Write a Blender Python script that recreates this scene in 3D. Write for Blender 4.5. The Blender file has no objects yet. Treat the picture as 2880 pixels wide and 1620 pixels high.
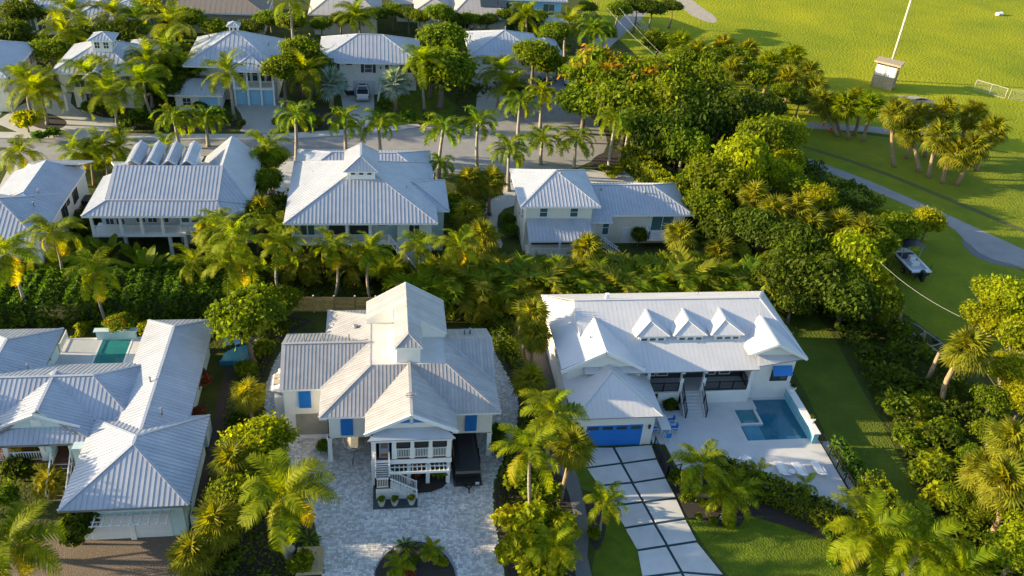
import bpy, math, random
import numpy as np
from mathutils import Vector, Matrix
random.seed(7)
rad = math.radians
scene = bpy.context.scene
COL = scene.collection

# ------------------------------------------------------------------ camera
F_PX, PITCH, ROLL, YAW, HCAM = 2483.0, rad(33.08), rad(4.776), rad(-10.0), 52.0
_F = Vector((0, math.cos(PITCH), -math.sin(PITCH))); _R = Vector((1, 0, 0)); _U = _R.cross(_F)
_R2 = _R * math.cos(ROLL) + _U * math.sin(ROLL); _U2 = -_R * math.sin(ROLL) + _U * math.cos(ROLL)
_Z = Matrix.Rotation(YAW, 3, 'Z')
CF, CR, CU = _Z @ _F, _Z @ _R2, _Z @ _U2
cd = bpy.data.cameras.new('camera'); cam = bpy.data.objects.new('camera', cd); COL.objects.link(cam)
cd.sensor_width = 36.0; cd.lens = F_PX / 2880 * 36.0; cd.clip_start = 1.0; cd.clip_end = 3000
M3 = Matrix((CR, CU, -CF)).transposed()
cam.matrix_world = Matrix.Translation((0, 0, HCAM)) @ M3.to_4x4()
scene.camera = cam

# ------------------------------------------------------------------ light
SUN_EL, SUN_AZ = rad(14.0), rad(175.0)          # math azimuth (from +X, counter-clockwise) of the sun itself
sdir = Vector((math.cos(SUN_AZ) * math.cos(SUN_EL), math.sin(SUN_AZ) * math.cos(SUN_EL), math.sin(SUN_EL)))
w = bpy.data.worlds.new('World'); scene.world = w; w.use_nodes = True
nt = w.node_tree; nt.nodes.clear()
sky = nt.nodes.new('ShaderNodeTexSky'); sky.sky_type = 'NISHITA'; sky.sun_disc = False
sky.sun_elevation = SUN_EL; sky.sun_rotation = math.pi / 2 - SUN_AZ
sky.air_density = 1.0; sky.dust_density = 0.8; sky.ozone_density = 1.8
bg = nt.nodes.new('ShaderNodeBackground'); bg.inputs[1].default_value = 0.125
wo = nt.nodes.new('ShaderNodeOutputWorld')
nt.links.new(sky.outputs[0], bg.inputs[0]); nt.links.new(bg.outputs[0], wo.inputs[0])
sl = bpy.data.lights.new('sun', 'SUN'); sl.energy = 4.9; sl.angle = rad(0.5); sl.color = (1.0, 0.79, 0.49)
so = bpy.data.objects.new('sun', sl); COL.objects.link(so)
so.rotation_euler = sdir.to_track_quat('Z', 'Y').to_euler(); so.location = sdir * 200
scene.view_settings.view_transform = 'Standard'; scene.view_settings.look = 'None'
scene.view_settings.exposure = 1.42; scene.view_settings.gamma = 1.0; scene.view_settings.use_curve_mapping = False
scene.render.engine = 'CYCLES'
scene.cycles.max_bounces = 5; scene.cycles.diffuse_bounces = 3; scene.cycles.transmission_bounces = 3
scene.cycles.transparent_max_bounces = 6; scene.cycles.caustics_reflective = False; scene.cycles.caustics_refractive = False

def G(px, py, z=0.0):
    """world point at height z measured at photograph pixel (2880 x 1620)"""
    d = CF * F_PX + CR * (px - 1440) - CU * (py - 810)
    t = (z - HCAM) / d.z
    return Vector((d.x * t, d.y * t, z))
def height_at(x, y, px, py):
    best = None
    for i in range(1, 200):
        z = i * .1; v = Vector((x, y, z - HCAM)); k = v.dot(CF)
        e = (1440 + F_PX * v.dot(CR) / k - px) ** 2 + (810 - F_PX * v.dot(CU) / k - py) ** 2
        if best is None or e < best[0]: best = (e, z)
    return best[1]

# ------------------------------------------------------------------ materials
MATS = {}
def mat(name, col, rough=.7, metal=0., noise=None, bump=0., bscale=8., rnd=0., island=0., spec=None, trans=None, col2=None, emit=None):
    """procedural material: base colour, object noise between col and col2, per object / per island brightness jitter, bump"""
    if name in MATS: return MATS[name]
    m = bpy.data.materials.new(name); m.use_nodes = True; MATS[name] = m
    n = m.node_tree; N = n.nodes; L = n.links
    b = N['Principled BSDF']; out = N['Material Output']
    b.inputs['Roughness'].default_value = rough; b.inputs['Metallic'].default_value = metal
    if spec is not None: b.inputs['Specular IOR Level'].default_value = spec
    c4 = (*col, 1); src = None
    tc = N.new('ShaderNodeTexCoord')
    if noise or col2:
        nz = N.new('ShaderNodeTexNoise'); nz.inputs['Scale'].default_value = noise or 2.0; nz.inputs['Detail'].default_value = 6
        nz.inputs['Roughness'].default_value = .62
        L.new(tc.outputs['Object'], nz.inputs['Vector'])
        rp = N.new('ShaderNodeValToRGB'); rp.color_ramp.elements[0].position = .32; rp.color_ramp.elements[1].position = .68
        rp.color_ramp.elements[0].color = c4
        rp.color_ramp.elements[1].color = (*(col2 or tuple(v * .78 for v in col)), 1)
        L.new(nz.outputs['Fac'], rp.inputs['Fac']); src = rp.outputs['Color']
    if rnd or island:
        hv = N.new('ShaderNodeHueSaturation')
        if src: L.new(src, hv.inputs['Color'])
        else: hv.inputs['Color'].default_value = c4
        mr = N.new('ShaderNodeMapRange'); amt = rnd or island
        mr.inputs['To Min'].default_value = 1 - amt; mr.inputs['To Max'].default_value = 1 + amt
        if island:
            g = N.new('ShaderNodeNewGeometry'); L.new(g.outputs['Random Per Island'], mr.inputs['Value'])
        else:
            g = N.new('ShaderNodeObjectInfo'); L.new(g.outputs['Random'], mr.inputs['Value'])
        L.new(mr.outputs[0], hv.inputs['Value'])
        if island:
            mh = N.new('ShaderNodeMapRange'); oi = N.new('ShaderNodeObjectInfo'); L.new(oi.outputs['Random'], mh.inputs['Value'])
            mh.inputs['To Min'].default_value = .485; mh.inputs['To Max'].default_value = .515
            L.new(mh.outputs[0], hv.inputs['Hue'])
        src = hv.outputs['Color']
    if src: L.new(src, b.inputs['Base Color'])
    else: b.inputs['Base Color'].default_value = c4
    if bump:
        bn = N.new('ShaderNodeTexNoise'); bn.inputs['Scale'].default_value = bscale; bn.inputs['Detail'].default_value = 5
        L.new(tc.outputs['Object'], bn.inputs['Vector'])
        bp = N.new('ShaderNodeBump'); bp.inputs['Strength'].default_value = 1.0; bp.inputs['Distance'].default_value = bump
        L.new(bn.outputs['Fac'], bp.inputs['Height']); L.new(bp.outputs[0], b.inputs['Normal'])
    if trans:
        t = N.new('ShaderNodeBsdfTranslucent'); mx = N.new('ShaderNodeMixShader'); mx.inputs[0].default_value = trans[3]
        t.inputs[0].default_value = (*trans[:3], 1)
        if src:
            mm = N.new('ShaderNodeMix'); mm.data_type = 'RGBA'; mm.blend_type = 'MULTIPLY'; mm.inputs['Factor'].default_value = 1
            L.new(src, mm.inputs['A']); k = 1 / max(.01, max(col)); mm.inputs['B'].default_value = (trans[0] * k, trans[1] * k, trans[2] * k + .1, 1)
            L.new(mm.outputs['Result'], t.inputs[0])
        L.new(b.outputs[0], mx.inputs[1]); L.new(t.outputs[0], mx.inputs[2]); L.new(mx.outputs[0], out.inputs[0])
    return m

def leafmat(name, a, b, tr=.35, isl=.45):
    return mat(name, a, rough=.62, noise=.9, col2=b, island=isl, spec=.12, trans=(min(1, a[0] * 3.0), min(1, a[1] * 2.5), a[2] * .5, tr + .06))

LEAF_PALM = leafmat('palm_leaf', (.20, .235, .003), (.09, .13, .003), .38, .35)
LEAF_PALM2 = leafmat('palm_leaf_yellow', (.30, .28, .010), (.17, .19, .010), .40, .35)
LEAF_ROYAL = leafmat('royal_leaf', (.15, .20, .008), (.07, .115, .008), .36, .35)
LEAF_SABAL = leafmat('sabal_leaf', (.215, .22, .012), (.11, .13, .010), .32, .35)
LEAF_SABAL2 = leafmat('sabal_leaf_golden', (.25, .25, .014), (.15, .16, .012), .32, .35)
LEAF_DEAD = leafmat('dead_leaf', (.28, .22, .11), (.18, .14, .07), .2, .3)
LEAF_SILVER = leafmat('silver_leaf', (.30, .36, .33), (.20, .26, .25), .2, .3)
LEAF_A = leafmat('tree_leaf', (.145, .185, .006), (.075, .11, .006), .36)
LEAF_B = leafmat('tree_leaf_bright', (.26, .28, .006), (.14, .18, .006), .38)  # brighter copy of tree_leaf; puts sunlight into lit crowns, own tint elsewhere
LEAF_C = leafmat('tree_leaf_dark', (.085, .115, .008), (.045, .065, .006), .3)  # darker copy of tree_leaf; carries shade in the woodland heart, own tint elsewhere
LEAF_O = leafmat('tree_leaf_blossom', (.16, .20, .008), (.42, .15, .01), .34)
LEAF_R = leafmat('leaf_red', (.26, .06, .05), (.10, .09, .02), .3)
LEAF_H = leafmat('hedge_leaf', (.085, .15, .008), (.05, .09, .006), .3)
BARK = mat('bark', (.20, .165, .12), .9, noise=5, bump=.03, bscale=10)
BARK_P = mat('palm_bark', (.36, .33, .27), .85, noise=4, col2=(.22, .19, .15), bump=.03, bscale=9)
BARK_S = mat('sabal_bark', (.36, .26, .15), .9, noise=4, col2=(.20, .145, .09), bump=.04, bscale=9)
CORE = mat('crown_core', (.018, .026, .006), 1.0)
SHAFT = mat('crownshaft', (.17, .24, .035), .45, noise=3)

GALV_A = mat('warm_galvalume_roof', (.45, .435, .425), .45, .25, noise=.8, col2=(.36, .35, .345), rnd=.07, bump=.006, bscale=1.6)
GALV = mat('galvalume_roof', (.49, .51, .55), .42, .30, noise=.7, col2=(.41, .435, .48), rnd=.055, bump=.006, bscale=1.6)
GALV_D = mat('galvalume_trim', (.30, .31, .33), .5, .4, noise=2)
WHITE_R = mat('white_metal_roof', (.60, .60, .61), .42, .0, noise=.45, col2=(.54, .54, .56), rnd=.03, bump=.006, bscale=1.6)
MEMB = mat('white_membrane', (.60, .59, .56), .7, noise=.7, col2=(.52, .51, .48), bump=.01, bscale=1.2)
WALL_W = mat('white_stucco', (.78, .77, .74), .8, noise=.8, col2=(.71, .70, .67), bump=.01, bscale=14)
WALL_B = mat('pale_aqua_siding', (.56, .70, .70), .75, noise=.8, col2=(.50, .64, .65), bump=.01, bscale=6)
WALL_Y = mat('cream_stucco', (.74, .72, .60), .8, noise=.8, col2=(.67, .65, .54), bump=.01, bscale=14)
WALL_G = mat('light_grey_siding', (.62, .66, .70), .75, noise=.8, bump=.01, bscale=6)
WALL_T = mat('tan_stucco', (.50, .46, .36), .8, noise=.8, bump=.01, bscale=10)
WALL_BLUE = mat('blue_stucco', (.30, .58, .78), .75, noise=.8, col2=(.26, .52, .72))
TRIM = mat('white_trim', (.80, .80, .79), .5, noise=3, col2=(.74, .74, .73))
GLASS = mat('window_glass', (.035, .05, .055), .08, spec=.8)
GLASS_T = mat('teal_glass', (.05, .12, .12), .1, spec=.8)
SHUT = mat('blue_shutter', (.015, .20, .62), .5, noise=1.5, col2=(.015, .17, .54))
DOOR_B = mat('blue_door', (.012, .19, .62), .4, noise=1.0, col2=(.012, .165, .56))
SHUT_D = mat('dark_shutter', (.06, .035, .03), .6)
DARK = mat('black_metal', (.018, .019, .022), .4, .3)
SHADE = mat('porch_shade_screen', (.03, .035, .035), .6)  # near-black tone puts porch shade into colour, on screens and back walls
BEIGE = mat('beige_garage_door', (.36, .34, .29), .7, noise=1)
WOODF = mat('cedar_board', (.64, .43, .14), .8, noise=2.5, col2=(.48, .31, .10), rnd=.22, bump=.01, bscale=14)
WOODD = mat('brown_deck', (.20, .085, .045), .6, noise=3, rnd=.12)
SHING = mat('brown_shingle', (.22, .19, .16), .9, noise=6, col2=(.16, .135, .115), bump=.02, bscale=20, rnd=.1)
SHING2 = mat('grey_shingle', (.40, .38, .36), .9, noise=5, col2=(.33, .31, .30), bump=.02, bscale=20, rnd=.1)
GRASS_F = mat('field_grass', (.33, .335, .010), .95, noise=.045, col2=(.17, .225, .010), bump=.24, bscale=2.2, spec=.1)
GRASS_L = mat('lawn_grass', (.12, .17, .012), .95, noise=.9, col2=(.07, .11, .012), bump=.12, bscale=6, spec=.1)
GROUND = mat('mulch_green_ground', (.08, .10, .02), .95, noise=.35, col2=(.05, .06, .02), bump=.15, bscale=3, spec=.1)  # dark mixture of mulch and greenery
DIRT = mat('sandy_dirt', (.42, .38, .32), .95, noise=1.2, col2=(.30, .27, .2), bump=.06, bscale=8)
MULCH = mat('dark_mulch', (.045, .038, .034), .95, noise=9, col2=(.025, .022, .02), bump=.05, bscale=22)
BARKM = mat('bark_mulch', (.27, .215, .16), .95, noise=13, col2=(.075, .052, .038), bump=.09, bscale=14)
GRAVEL = mat('grey_gravel', (.20, .20, .20), .95, noise=9, col2=(.11, .11, .115), bump=.05, bscale=22)
ASPH = mat('asphalt', (.30, .295, .29), .9, noise=.5, col2=(.235, .23, .225), bump=.01, bscale=25)
CONC = mat('concrete', (.50, .49, .475), .85, noise=.7, col2=(.42, .415, .40), bump=.008, bscale=12)
SLAB = mat('driveway_slab', (.58, .58, .575), .8, noise=.55, col2=(.48, .48, .475), rnd=.05, bump=.004, bscale=20)
TERR = mat('pale_stone_terrace', (.60, .60, .59), .75, noise=.8, col2=(.53, .535, .54), bump=.004, bscale=9)
COBB = mat('cobble', (.50, .49, .47), .85, noise=5, col2=(.33, .33, .33), bump=.03, bscale=14)
TURFJ = mat('slate_joint', (.012, .045, .06), .8)
BLACK = mat('black_rubber', (.012, .012, .013), .6)
CARW = mat('white_car_paint', (.72, .72, .72), .25, spec=.6)
ORANGE = mat('orange_plastic', (.75, .10, .012), .5)
WOODW = mat('weathered_wood', (.52, .42, .27), .85, noise=4, col2=(.33, .25, .16), bump=.02, bscale=10)
TERRA = mat('pot_clay', (.40, .36, .30), .8, noise=4)
ROCK = mat('pale_rock', (.42, .38, .32), .9, noise=3, bump=.05, bscale=6)

def water(name, a, b):
    m = mat(name, a, .04, noise=.5, col2=b, bump=.02, bscale=2.5, spec=.6); return m
POOL_D = water('pool_water_blue', (.022, .155, .235), (.016, .115, .185))
POOL_B = water('pool_water_teal', (.030, .22, .22), (.025, .18, .19))

# ------------------------------------------------------------------ mesh builder
class MB:
    def __init__(s): s.v = []; s.f = []
    def poly(s, pts): 
        n = len(s.v); s.v += [tuple(p) for p in pts]; s.f.append(tuple(range(n, n + len(pts)))); return s
    def box(s, x0, x1, y0, y1, z0, z1):
        n = len(s.v)
        s.v += [(x0, y0, z0), (x1, y0, z0), (x1, y1, z0), (x0, y1, z0), (x0, y0, z1), (x1, y0, z1), (x1, y1, z1), (x0, y1, z1)]
        s.f += [tuple(n + i for i in q) for q in ((0, 3, 2, 1), (4, 5, 6, 7), (0, 1, 5, 4), (1, 2, 6, 5), (2, 3, 7, 6), (3, 0, 4, 7))]
        return s
    def prism(s, pts, dz):
        """pts: polygon; extruded down by dz"""
        n = len(s.v); k = len(pts)
        s.v += [tuple(p) for p in pts] + [(p[0], p[1], p[2] - dz) for p in pts]
        s.f.append(tuple(range(n, n + k))); s.f.append(tuple(reversed(range(n + k, n + 2 * k))))
        for i in range(k):
            j = (i + 1) % k; s.f.append((n + j, n + i, n + k + i, n + k + j))
        return s
    def bar(s, a, b, w, h=None):
        """rectangular bar a->b"""
        h = h or w; a = Vector(a); b = Vector(b); d = (b - a)
        if d.length < 1e-5: return s
        d.normalize(); up = Vector((0, 0, 1)) if abs(d.z) < .95 else Vector((0, 1, 0))
        x = d.cross(up).normalized(); y = x.cross(d).normalized(); n = len(s.v)
        for p in (a, b):
            for sx, sy in ((-1, -1), (1, -1), (1, 1), (-1, 1)): s.v.append(tuple(p + x * sx * w / 2 + y * sy * h / 2))
        s.f += [tuple(n + i for i in q) for q in ((0, 1, 2, 3), (7, 6, 5, 4), (0, 4, 5, 1), (1, 5, 6, 2), (2, 6, 7, 3), (3, 7, 4, 0))]
        return s
    def tube(s, pts, rs, k=8, cap=True):
        n0 = len(s.v); pts = [Vector(p) for p in pts]
        for i, p in enumerate(pts):
            d = (pts[min(i + 1, len(pts) - 1)] - pts[max(i - 1, 0)]).normalized()
            up = Vector((0, 0, 1)) if abs(d.z) < .9 else Vector((1, 0, 0))
            x = d.cross(up).normalized(); y = x.cross(d)
            for j in range(k):
                a = 2 * math.pi * j / k; s.v.append(tuple(p + (x * math.cos(a) + y * math.sin(a)) * rs[i]))
        for i in range(len(pts) - 1):
            for j in range(k):
                a = n0 + i * k + j; b = n0 + i * k + (j + 1) % k; s.f.append((a, a + k, b + k, b))
        if cap: s.f.append(tuple(n0 + j for j in range(k))); s.f.append(tuple(n0 + (len(pts) - 1) * k + j for j in reversed(range(k))))
        return s
    def mesh(s, name, m, smooth=False, origin=(0, 0, 0)):
        me = bpy.data.meshes.new(name); o = origin
        me.from_pydata([(v[0] - o[0], v[1] - o[1], v[2] - o[2]) for v in s.v], [], s.f)
        for mm in (m if isinstance(m, (list, tuple)) else [m]): me.materials.append(mm)
        if smooth: me.polygons.foreach_set('use_smooth', [True] * len(me.polygons))
        me.update(); return me
    def build(s, name, m, parent=None, smooth=False, origin=None, bevel=0):
        org = origin if origin is not None else (rootloc(parent) if parent else (0, 0, 0))
        me = s.mesh(name, m, smooth, org)
        o = bpy.data.objects.new(name, me); COL.objects.link(o)
        if parent: o.parent = parent
        elif origin is not None: o.location = origin
        if bevel:
            md = o.modifiers.new('bevel', 'BEVEL'); md.width = bevel; md.segments = 2; md.limit_method = 'ANGLE'
        return o
ROOT = {}
def rootloc(p):
    while p.parent: p = p.parent
    return ROOT.get(p.name, (0, 0, 0))
def tag(o, label=None, cat=None, group=None, kind=None):
    if label: o['label'] = label
    if cat: o['category'] = cat
    if group: o['group'] = group
    if kind: o['kind'] = kind
    return o
def thing(name, label, cat, loc=(0, 0, 0), group=None, rz=0, rooted=True):
    o = bpy.data.objects.new(name, None); COL.objects.link(o); o.location = loc; o.rotation_euler = (0, 0, rz)
    o.empty_display_size = .3
    if rooted: ROOT[o.name] = tuple(loc)
    return tag(o, label, cat, group)
def link(name, me, parent, loc=(0, 0, 0), rot=(0, 0, 0), sc=1.0):
    o = bpy.data.objects.new(name, me); COL.objects.link(o); o.parent = parent
    o.location = loc; o.rotation_euler = rot; o.scale = (sc, sc, sc) if not isinstance(sc, (tuple, list)) else sc
    return o
def chaikin(pts, n=2):
    for _ in range(n):
        q = []
        for i in range(len(pts)):
            a, b = pts[i], pts[(i + 1) % len(pts)]
            q.append((a[0] * .75 + b[0] * .25, a[1] * .75 + b[1] * .25)); q.append((a[0] * .25 + b[0] * .75, a[1] * .25 + b[1] * .75))
        pts = q
    return pts
def sheet(name, pts, z, m, smooth=0, thick=0., label=None, cat=None, kind='structure'):
    if smooth: pts = chaikin(pts, smooth)
    b = MB()
    if thick: b.prism([(x, y, z) for x, y in pts], thick)
    else: b.poly([(x, y, z) for x, y in pts])
    me = b.mesh(name, m)
    import bmesh
    bm = bmesh.new(); bm.from_mesh(me); bmesh.ops.triangulate(bm, faces=[f for f in bm.faces if len(f.verts) > 4]); 
    bmesh.ops.recalc_face_normals(bm, faces=bm.faces)
    if not thick:
        for f in bm.faces:
            if f.normal.z < 0: f.normal_flip()
    bm.to_mesh(me); bm.free()
    o = bpy.data.objects.new(name, me); COL.objects.link(o); tag(o, label, cat, None, kind); return o
# ------------------------------------------------------------------ roofs
def clip(poly, a, lo, hi):
    for sgn, lim in ((1, lo), (-1, -hi)):
        out = []
        for i in range(len(poly)):
            p, q = poly[i], poly[(i + 1) % len(poly)]; dp = sgn * p.dot(a) - lim; dq = sgn * q.dot(a) - lim
            if dp >= 0: out.append(p)
            if dp * dq < 0: out.append(p + (q - p) * (dp / (dp - dq)))
        poly = out
        if len(poly) < 3: return None
    return poly
def norm(p):
    n = Vector((0, 0, 0))
    for i in range(len(p)):
        a, b = p[i], p[(i + 1) % len(p)]
        n += Vector(((a.y - b.y) * (a.z + b.z), (a.z - b.z) * (a.x + b.x), (a.x - b.x) * (a.y + b.y)))
    return n.normalized()
def seam_strips(poly, w, rib_w, rib_h, phase=0.):
    P = [Vector(p) for p in poly]; n = norm(P)
    if n.z < 0: P.reverse(); n = -n
    down = Vector((n.x, n.y, 0)); down = (down - n * down.dot(n)).normalized() if down.length > 1e-4 else Vector((0, -1, 0))
    a = n.cross(down).normalized()
    lo = min(p.dot(a) for p in P); hi = max(p.dot(a) for p in P); out = []
    k = max(1, round((hi - lo) / w)); w = (hi - lo) / k
    for i in range(k):
        s0 = lo + i * w; q = clip(P, a, s0 + .004, s0 + w - .004)
        if not q: continue
        area = sum(((q[j] - q[0]).cross(q[j + 1] - q[0])).length for j in range(1, len(q) - 1)) / 2
        b = MB(); top = [p + n * .022 for p in q]; kk = len(top)
        m0 = len(b.v); b.v += [tuple(p) for p in top] + [tuple(p - n * .02) for p in top]
        b.f.append(tuple(range(m0, m0 + kk)))
        for j in range(kk): b.f.append((m0 + (j + 1) % kk, m0 + j, m0 + kk + j, m0 + kk + (j + 1) % kk))
        if i > 0:
            r = clip(P, a, s0 - .002, s0 + .012)
            if r:
                ds = sorted(r, key=lambda p: p.dot(down)); e0, e1 = ds[0], ds[-1]
                if (e1 - e0).length > .15: 
                    e0 = e0 + n * (.02 + rib_h / 2); e1 = e1 + n * (.02 + rib_h / 2); m0 = len(b.v)
                    for p in (e0, e1):
                        for sx, sy in ((-1, -1), (1, -1), (.7, 1), (-.7, 1)): b.v.append(tuple(p + a * sx * rib_w / 2 + n * sy * rib_h / 2))
                    b.f += [tuple(m0 + t for t in qd) for qd in ((0, 4, 5, 1), (1, 5, 6, 2), (2, 6, 7, 3), (3, 7, 4, 0), (0, 1, 2, 3), (7, 6, 5, 4))]
        out.append((area, b))
    return out
def roof(root, polys, w=.42, rib=(.05, .05), m=None, split=0, fascia=.2, fm=None, gutter=None):
    m = m or GALV; base = MB()
    for p in polys: base.prism(p, fascia)
    r = base.build('roof', fm or TRIM, root)
    strips = []
    for p in polys: strips += seam_strips(p, w, *rib)
    strips.sort(key=lambda t: -t[0])
    for ar, b in strips[:split]: b.build('roof_panel', m, r)
    if strips[split:]:
        j = MB()
        for ar, b in strips[split:]:
            n = len(j.v); j.v += b.v; j.f += [tuple(n + i for i in f) for f in b.f]
        o = j.build('roof_panel', m, r); o['kind'] = 'stuff'
    # ridge and hip caps: edges shared by two faces
    ed = {}
    for p in polys:
        q = [tuple(round(c, 2) for c in v) for v in p]
        for i in range(len(q)):
            e = tuple(sorted((q[i], q[(i + 1) % len(q)]))); ed[e] = ed.get(e, 0) + 1
    cap = MB()
    for (a, b), c in ed.items():
        if c > 1: cap.bar((a[0], a[1], a[2] + .045), (b[0], b[1], b[2] + .045), .22, .05)
    if cap.v: cap.build('ridge_cap', m, r)
    return r
def hip(x0, x1, y0, y1, ze, sl, ax='x', h0=1, h1=1):
    if ax == 'x':
        hf = (y1 - y0) / 2; zr = ze + sl * hf; ym = (y0 + y1) / 2; ra = x0 + (hf if h0 else 0); rb = x1 - (hf if h1 else 0)
        if ra > rb: ra = rb = (ra + rb) / 2
        P = [[(x0, y0, ze), (x1, y0, ze), (rb, ym, zr), (ra, ym, zr)], [(x1, y1, ze), (x0, y1, ze), (ra, ym, zr), (rb, ym, zr)]]
        if h0: P.append([(x0, y1, ze), (x0, y0, ze), (ra, ym, zr)])
        if h1: P.append([(x1, y0, ze), (x1, y1, ze), (rb, ym, zr)])
    else:
        hf = (x1 - x0) / 2; zr = ze + sl * hf; xm = (x0 + x1) / 2; ra = y0 + (hf if h0 else 0); rb = y1 - (hf if h1 else 0)
        if ra > rb: ra = rb = (ra + rb) / 2
        P = [[(x1, y0, ze), (x1, y1, ze), (xm, rb, zr), (xm, ra, zr)], [(x0, y1, ze), (x0, y0, ze), (xm, ra, zr), (xm, rb, zr)]]
        if h0: P.append([(x0, y0, ze), (x1, y0, ze), (xm, ra, zr)])
        if h1: P.append([(x1, y1, ze), (x0, y1, ze), (xm, rb, zr)])
    out = []
    for p in P:
        q = []
        for v in p:
            if not q or (Vector(v) - Vector(q[-1])).length > .02: q.append(v)
        out.append(q)
    return out
def gable_tri(root, ax, c, a0, a1, ze, sl, m, t=.15):
    hf = (a1 - a0) / 2; b = MB(); mid = (a0 + a1) / 2; zr = ze + sl * hf
    if ax == 'y':   # wall facing +-Y at y=c spanning x
        p = [(a0, c, ze), (a1, c, ze), (mid, c, zr)]; q = [(x, y + t, z) for x, y, z in p]
    else:
        p = [(c, a0, ze), (c, a1, ze), (c, mid, zr)]; q = [(x + t, y, z) for x, y, z in p]
    b.poly(p).poly(q[::-1])
    for i in range(3): j = (i + 1) % 3; b.poly([p[i], q[i], q[j], p[j]])
    b.build('gable_wall', m, root)

# ------------------------------------------------------------------ house pieces
def walls(root, boxes, m, name='wall'):
    for bx in boxes: MB().box(*bx).build(name, m, root)
def window(root, face, c, u, z, wd, ht, nx=2, ny=2, fm=None, gm=None, name='window', t=.07):
    """face: S W E N; c = wall plane coordinate; u = centre along wall; z = sill height"""
    fm = fm or TRIM; gm = gm or GLASS; s = -1 if face in 'SW' else 1
    def bx(b, u0, u1, z0, z1, d0, d1):
        lo, hi = sorted((c + s * d0, c + s * d1))
        if face in 'SN': b.box(u0, u1, lo, hi, z0, z1)
        else: b.box(lo, hi, u0, u1, z0, z1)
    b = MB(); e = .08
    bx(b, u - wd / 2 - e, u + wd / 2 + e, z - e, z, .003, t); bx(b, u - wd / 2 - e, u + wd / 2 + e, z + ht, z + ht + e, .003, t)
    bx(b, u - wd / 2 - e, u - wd / 2, z, z + ht, .003, t); bx(b, u + wd / 2, u + wd / 2 + e, z, z + ht, .003, t)
    for i in range(1, nx): q = u - wd / 2 + wd * i / nx; bx(b, q - .025, q + .025, z, z + ht, .003, t - .015)
    for i in range(1, ny): q = z + ht * i / ny; bx(b, u - wd / 2, u + wd / 2, q - .025, q + .025, .003, t - .02)
    o = b.build(name, fm, root)
    g = MB(); bx(g, u - wd / 2, u + wd / 2, z, z + ht, .001, .03); g.build('pane', gm, o)
    return o
def panel(root, name, face, c, u, z, wd, ht, m, d0=.003, d1=.06):
    b = MB(); s = -1 if face in 'SW' else 1; lo, hi = sorted((c + s * d0, c + s * d1))
    if face in 'SN': b.box(u - wd / 2, u + wd / 2, lo, hi, z, z + ht)
    else: b.box(lo, hi, u - wd / 2, u + wd / 2, z, z + ht)
    return b.build(name, m, root)
def louvre_shutter(root, face, c, u, z, wd, ht, m, out=.35):
    """bahama style shutter hung from its top edge, propped away from the wall"""
    b = MB(); n = 12
    for i in range(n):
        z0 = z + ht * i / n; f = 1 - i / n; d = .07 + out * f * .35
        b.box(u - wd / 2, u + wd / 2, c - d - .03, c - d, z0, z0 + ht / n * .8)
    b.bar((u - wd / 2, c - .07 - out * .35, z), (u - wd / 2, c - .07, z + ht), .06); b.bar((u + wd / 2, c - .07 - out * .35, z), (u + wd / 2, c - .07, z + ht), .06)
    b.poly([(u - wd / 2, c - .05 - out * .35, z), (u + wd / 2, c - .05 - out * .35, z), (u + wd / 2, c - .05, z + ht), (u - wd / 2, c - .05, z + ht)])
    return b.build('shutter', m, root)
def railing(root, p0, p1, h=1.0, gap=.14, m=None, posts=2.2, name='railing', bw=.04, rw=.07):
    m = m or TRIM; p0 = Vector(p0); p1 = Vector(p1); d = p1 - p0; L = Vector((d.x, d.y, 0)).length; up = Vector((0, 0, 1)); b = MB()
    b.bar(p0 + up * h, p1 + up * h, rw + .02, .05); b.bar(p0 + up * .1, p1 + up * .1, rw - .01, .05)
    n = max(1, int(L / gap))
    for i in range(n + 1): q = p0 + d * (i / n); b.bar(q + up * .1, q + up * h, bw)
    k = max(1, round(L / posts))
    for i in range(k + 1): q = p0 + d * (i / k); b.bar(q, q + up * (h + .08), rw + .04)
    return b.build(name, m, root)
def steps(root, x0, x1, y0, z0, y1, z1, n, m, name='stairs', side=None):
    """steps descending from (y0,z0) to (y1,z1)"""
    r = MB()
    for i in range(n):
        f = i / n; g = (i + 1) / n; ya = y0 + (y1 - y0) * f; yb = y0 + (y1 - y0) * g; z = z0 + (z1 - z0) * f
        zl = z0 + (z1 - z0) * g
        r.box(x0, x1, min(ya, yb), max(ya, yb), min(z, zl) - .35, z - .003 * i * 0)
    return r.build(name, m, root)
def post(root, x, y, z0, z1, s=.3, m=None, name='column'):
    b = MB().box(x - s / 2, x + s / 2, y - s / 2, y + s / 2, z0, z1); e = .04
    b.box(x - s / 2 - e, x + s / 2 + e, y - s / 2 - e, y + s / 2 + e, z0, z0 + .2); b.box(x - s / 2 - e, x + s / 2 + e, y - s / 2 - e, y + s / 2 + e, z1 - .18, z1)
    return b.build(name, m or TRIM, root)
def lamp(root, x, y, z):
    b = MB().box(x - .08, x + .08, y - .16, y, z, z + .3).box(x - .11, x + .11, y - .19, y + .0, z + .3, z + .36); b.build('wall_lamp', DARK, root)
def vent(root, x, y, z, r=.07, h=.45, name='roof_vent'):
    MB().tube([(x, y, z - .2), (x, y, z + h)], [r, r], 8).tube([(x, y, z + h), (x, y, z + h + .06)], [r * 1.6, r * 1.2], 8).build(name, GALV_D, root)
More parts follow.
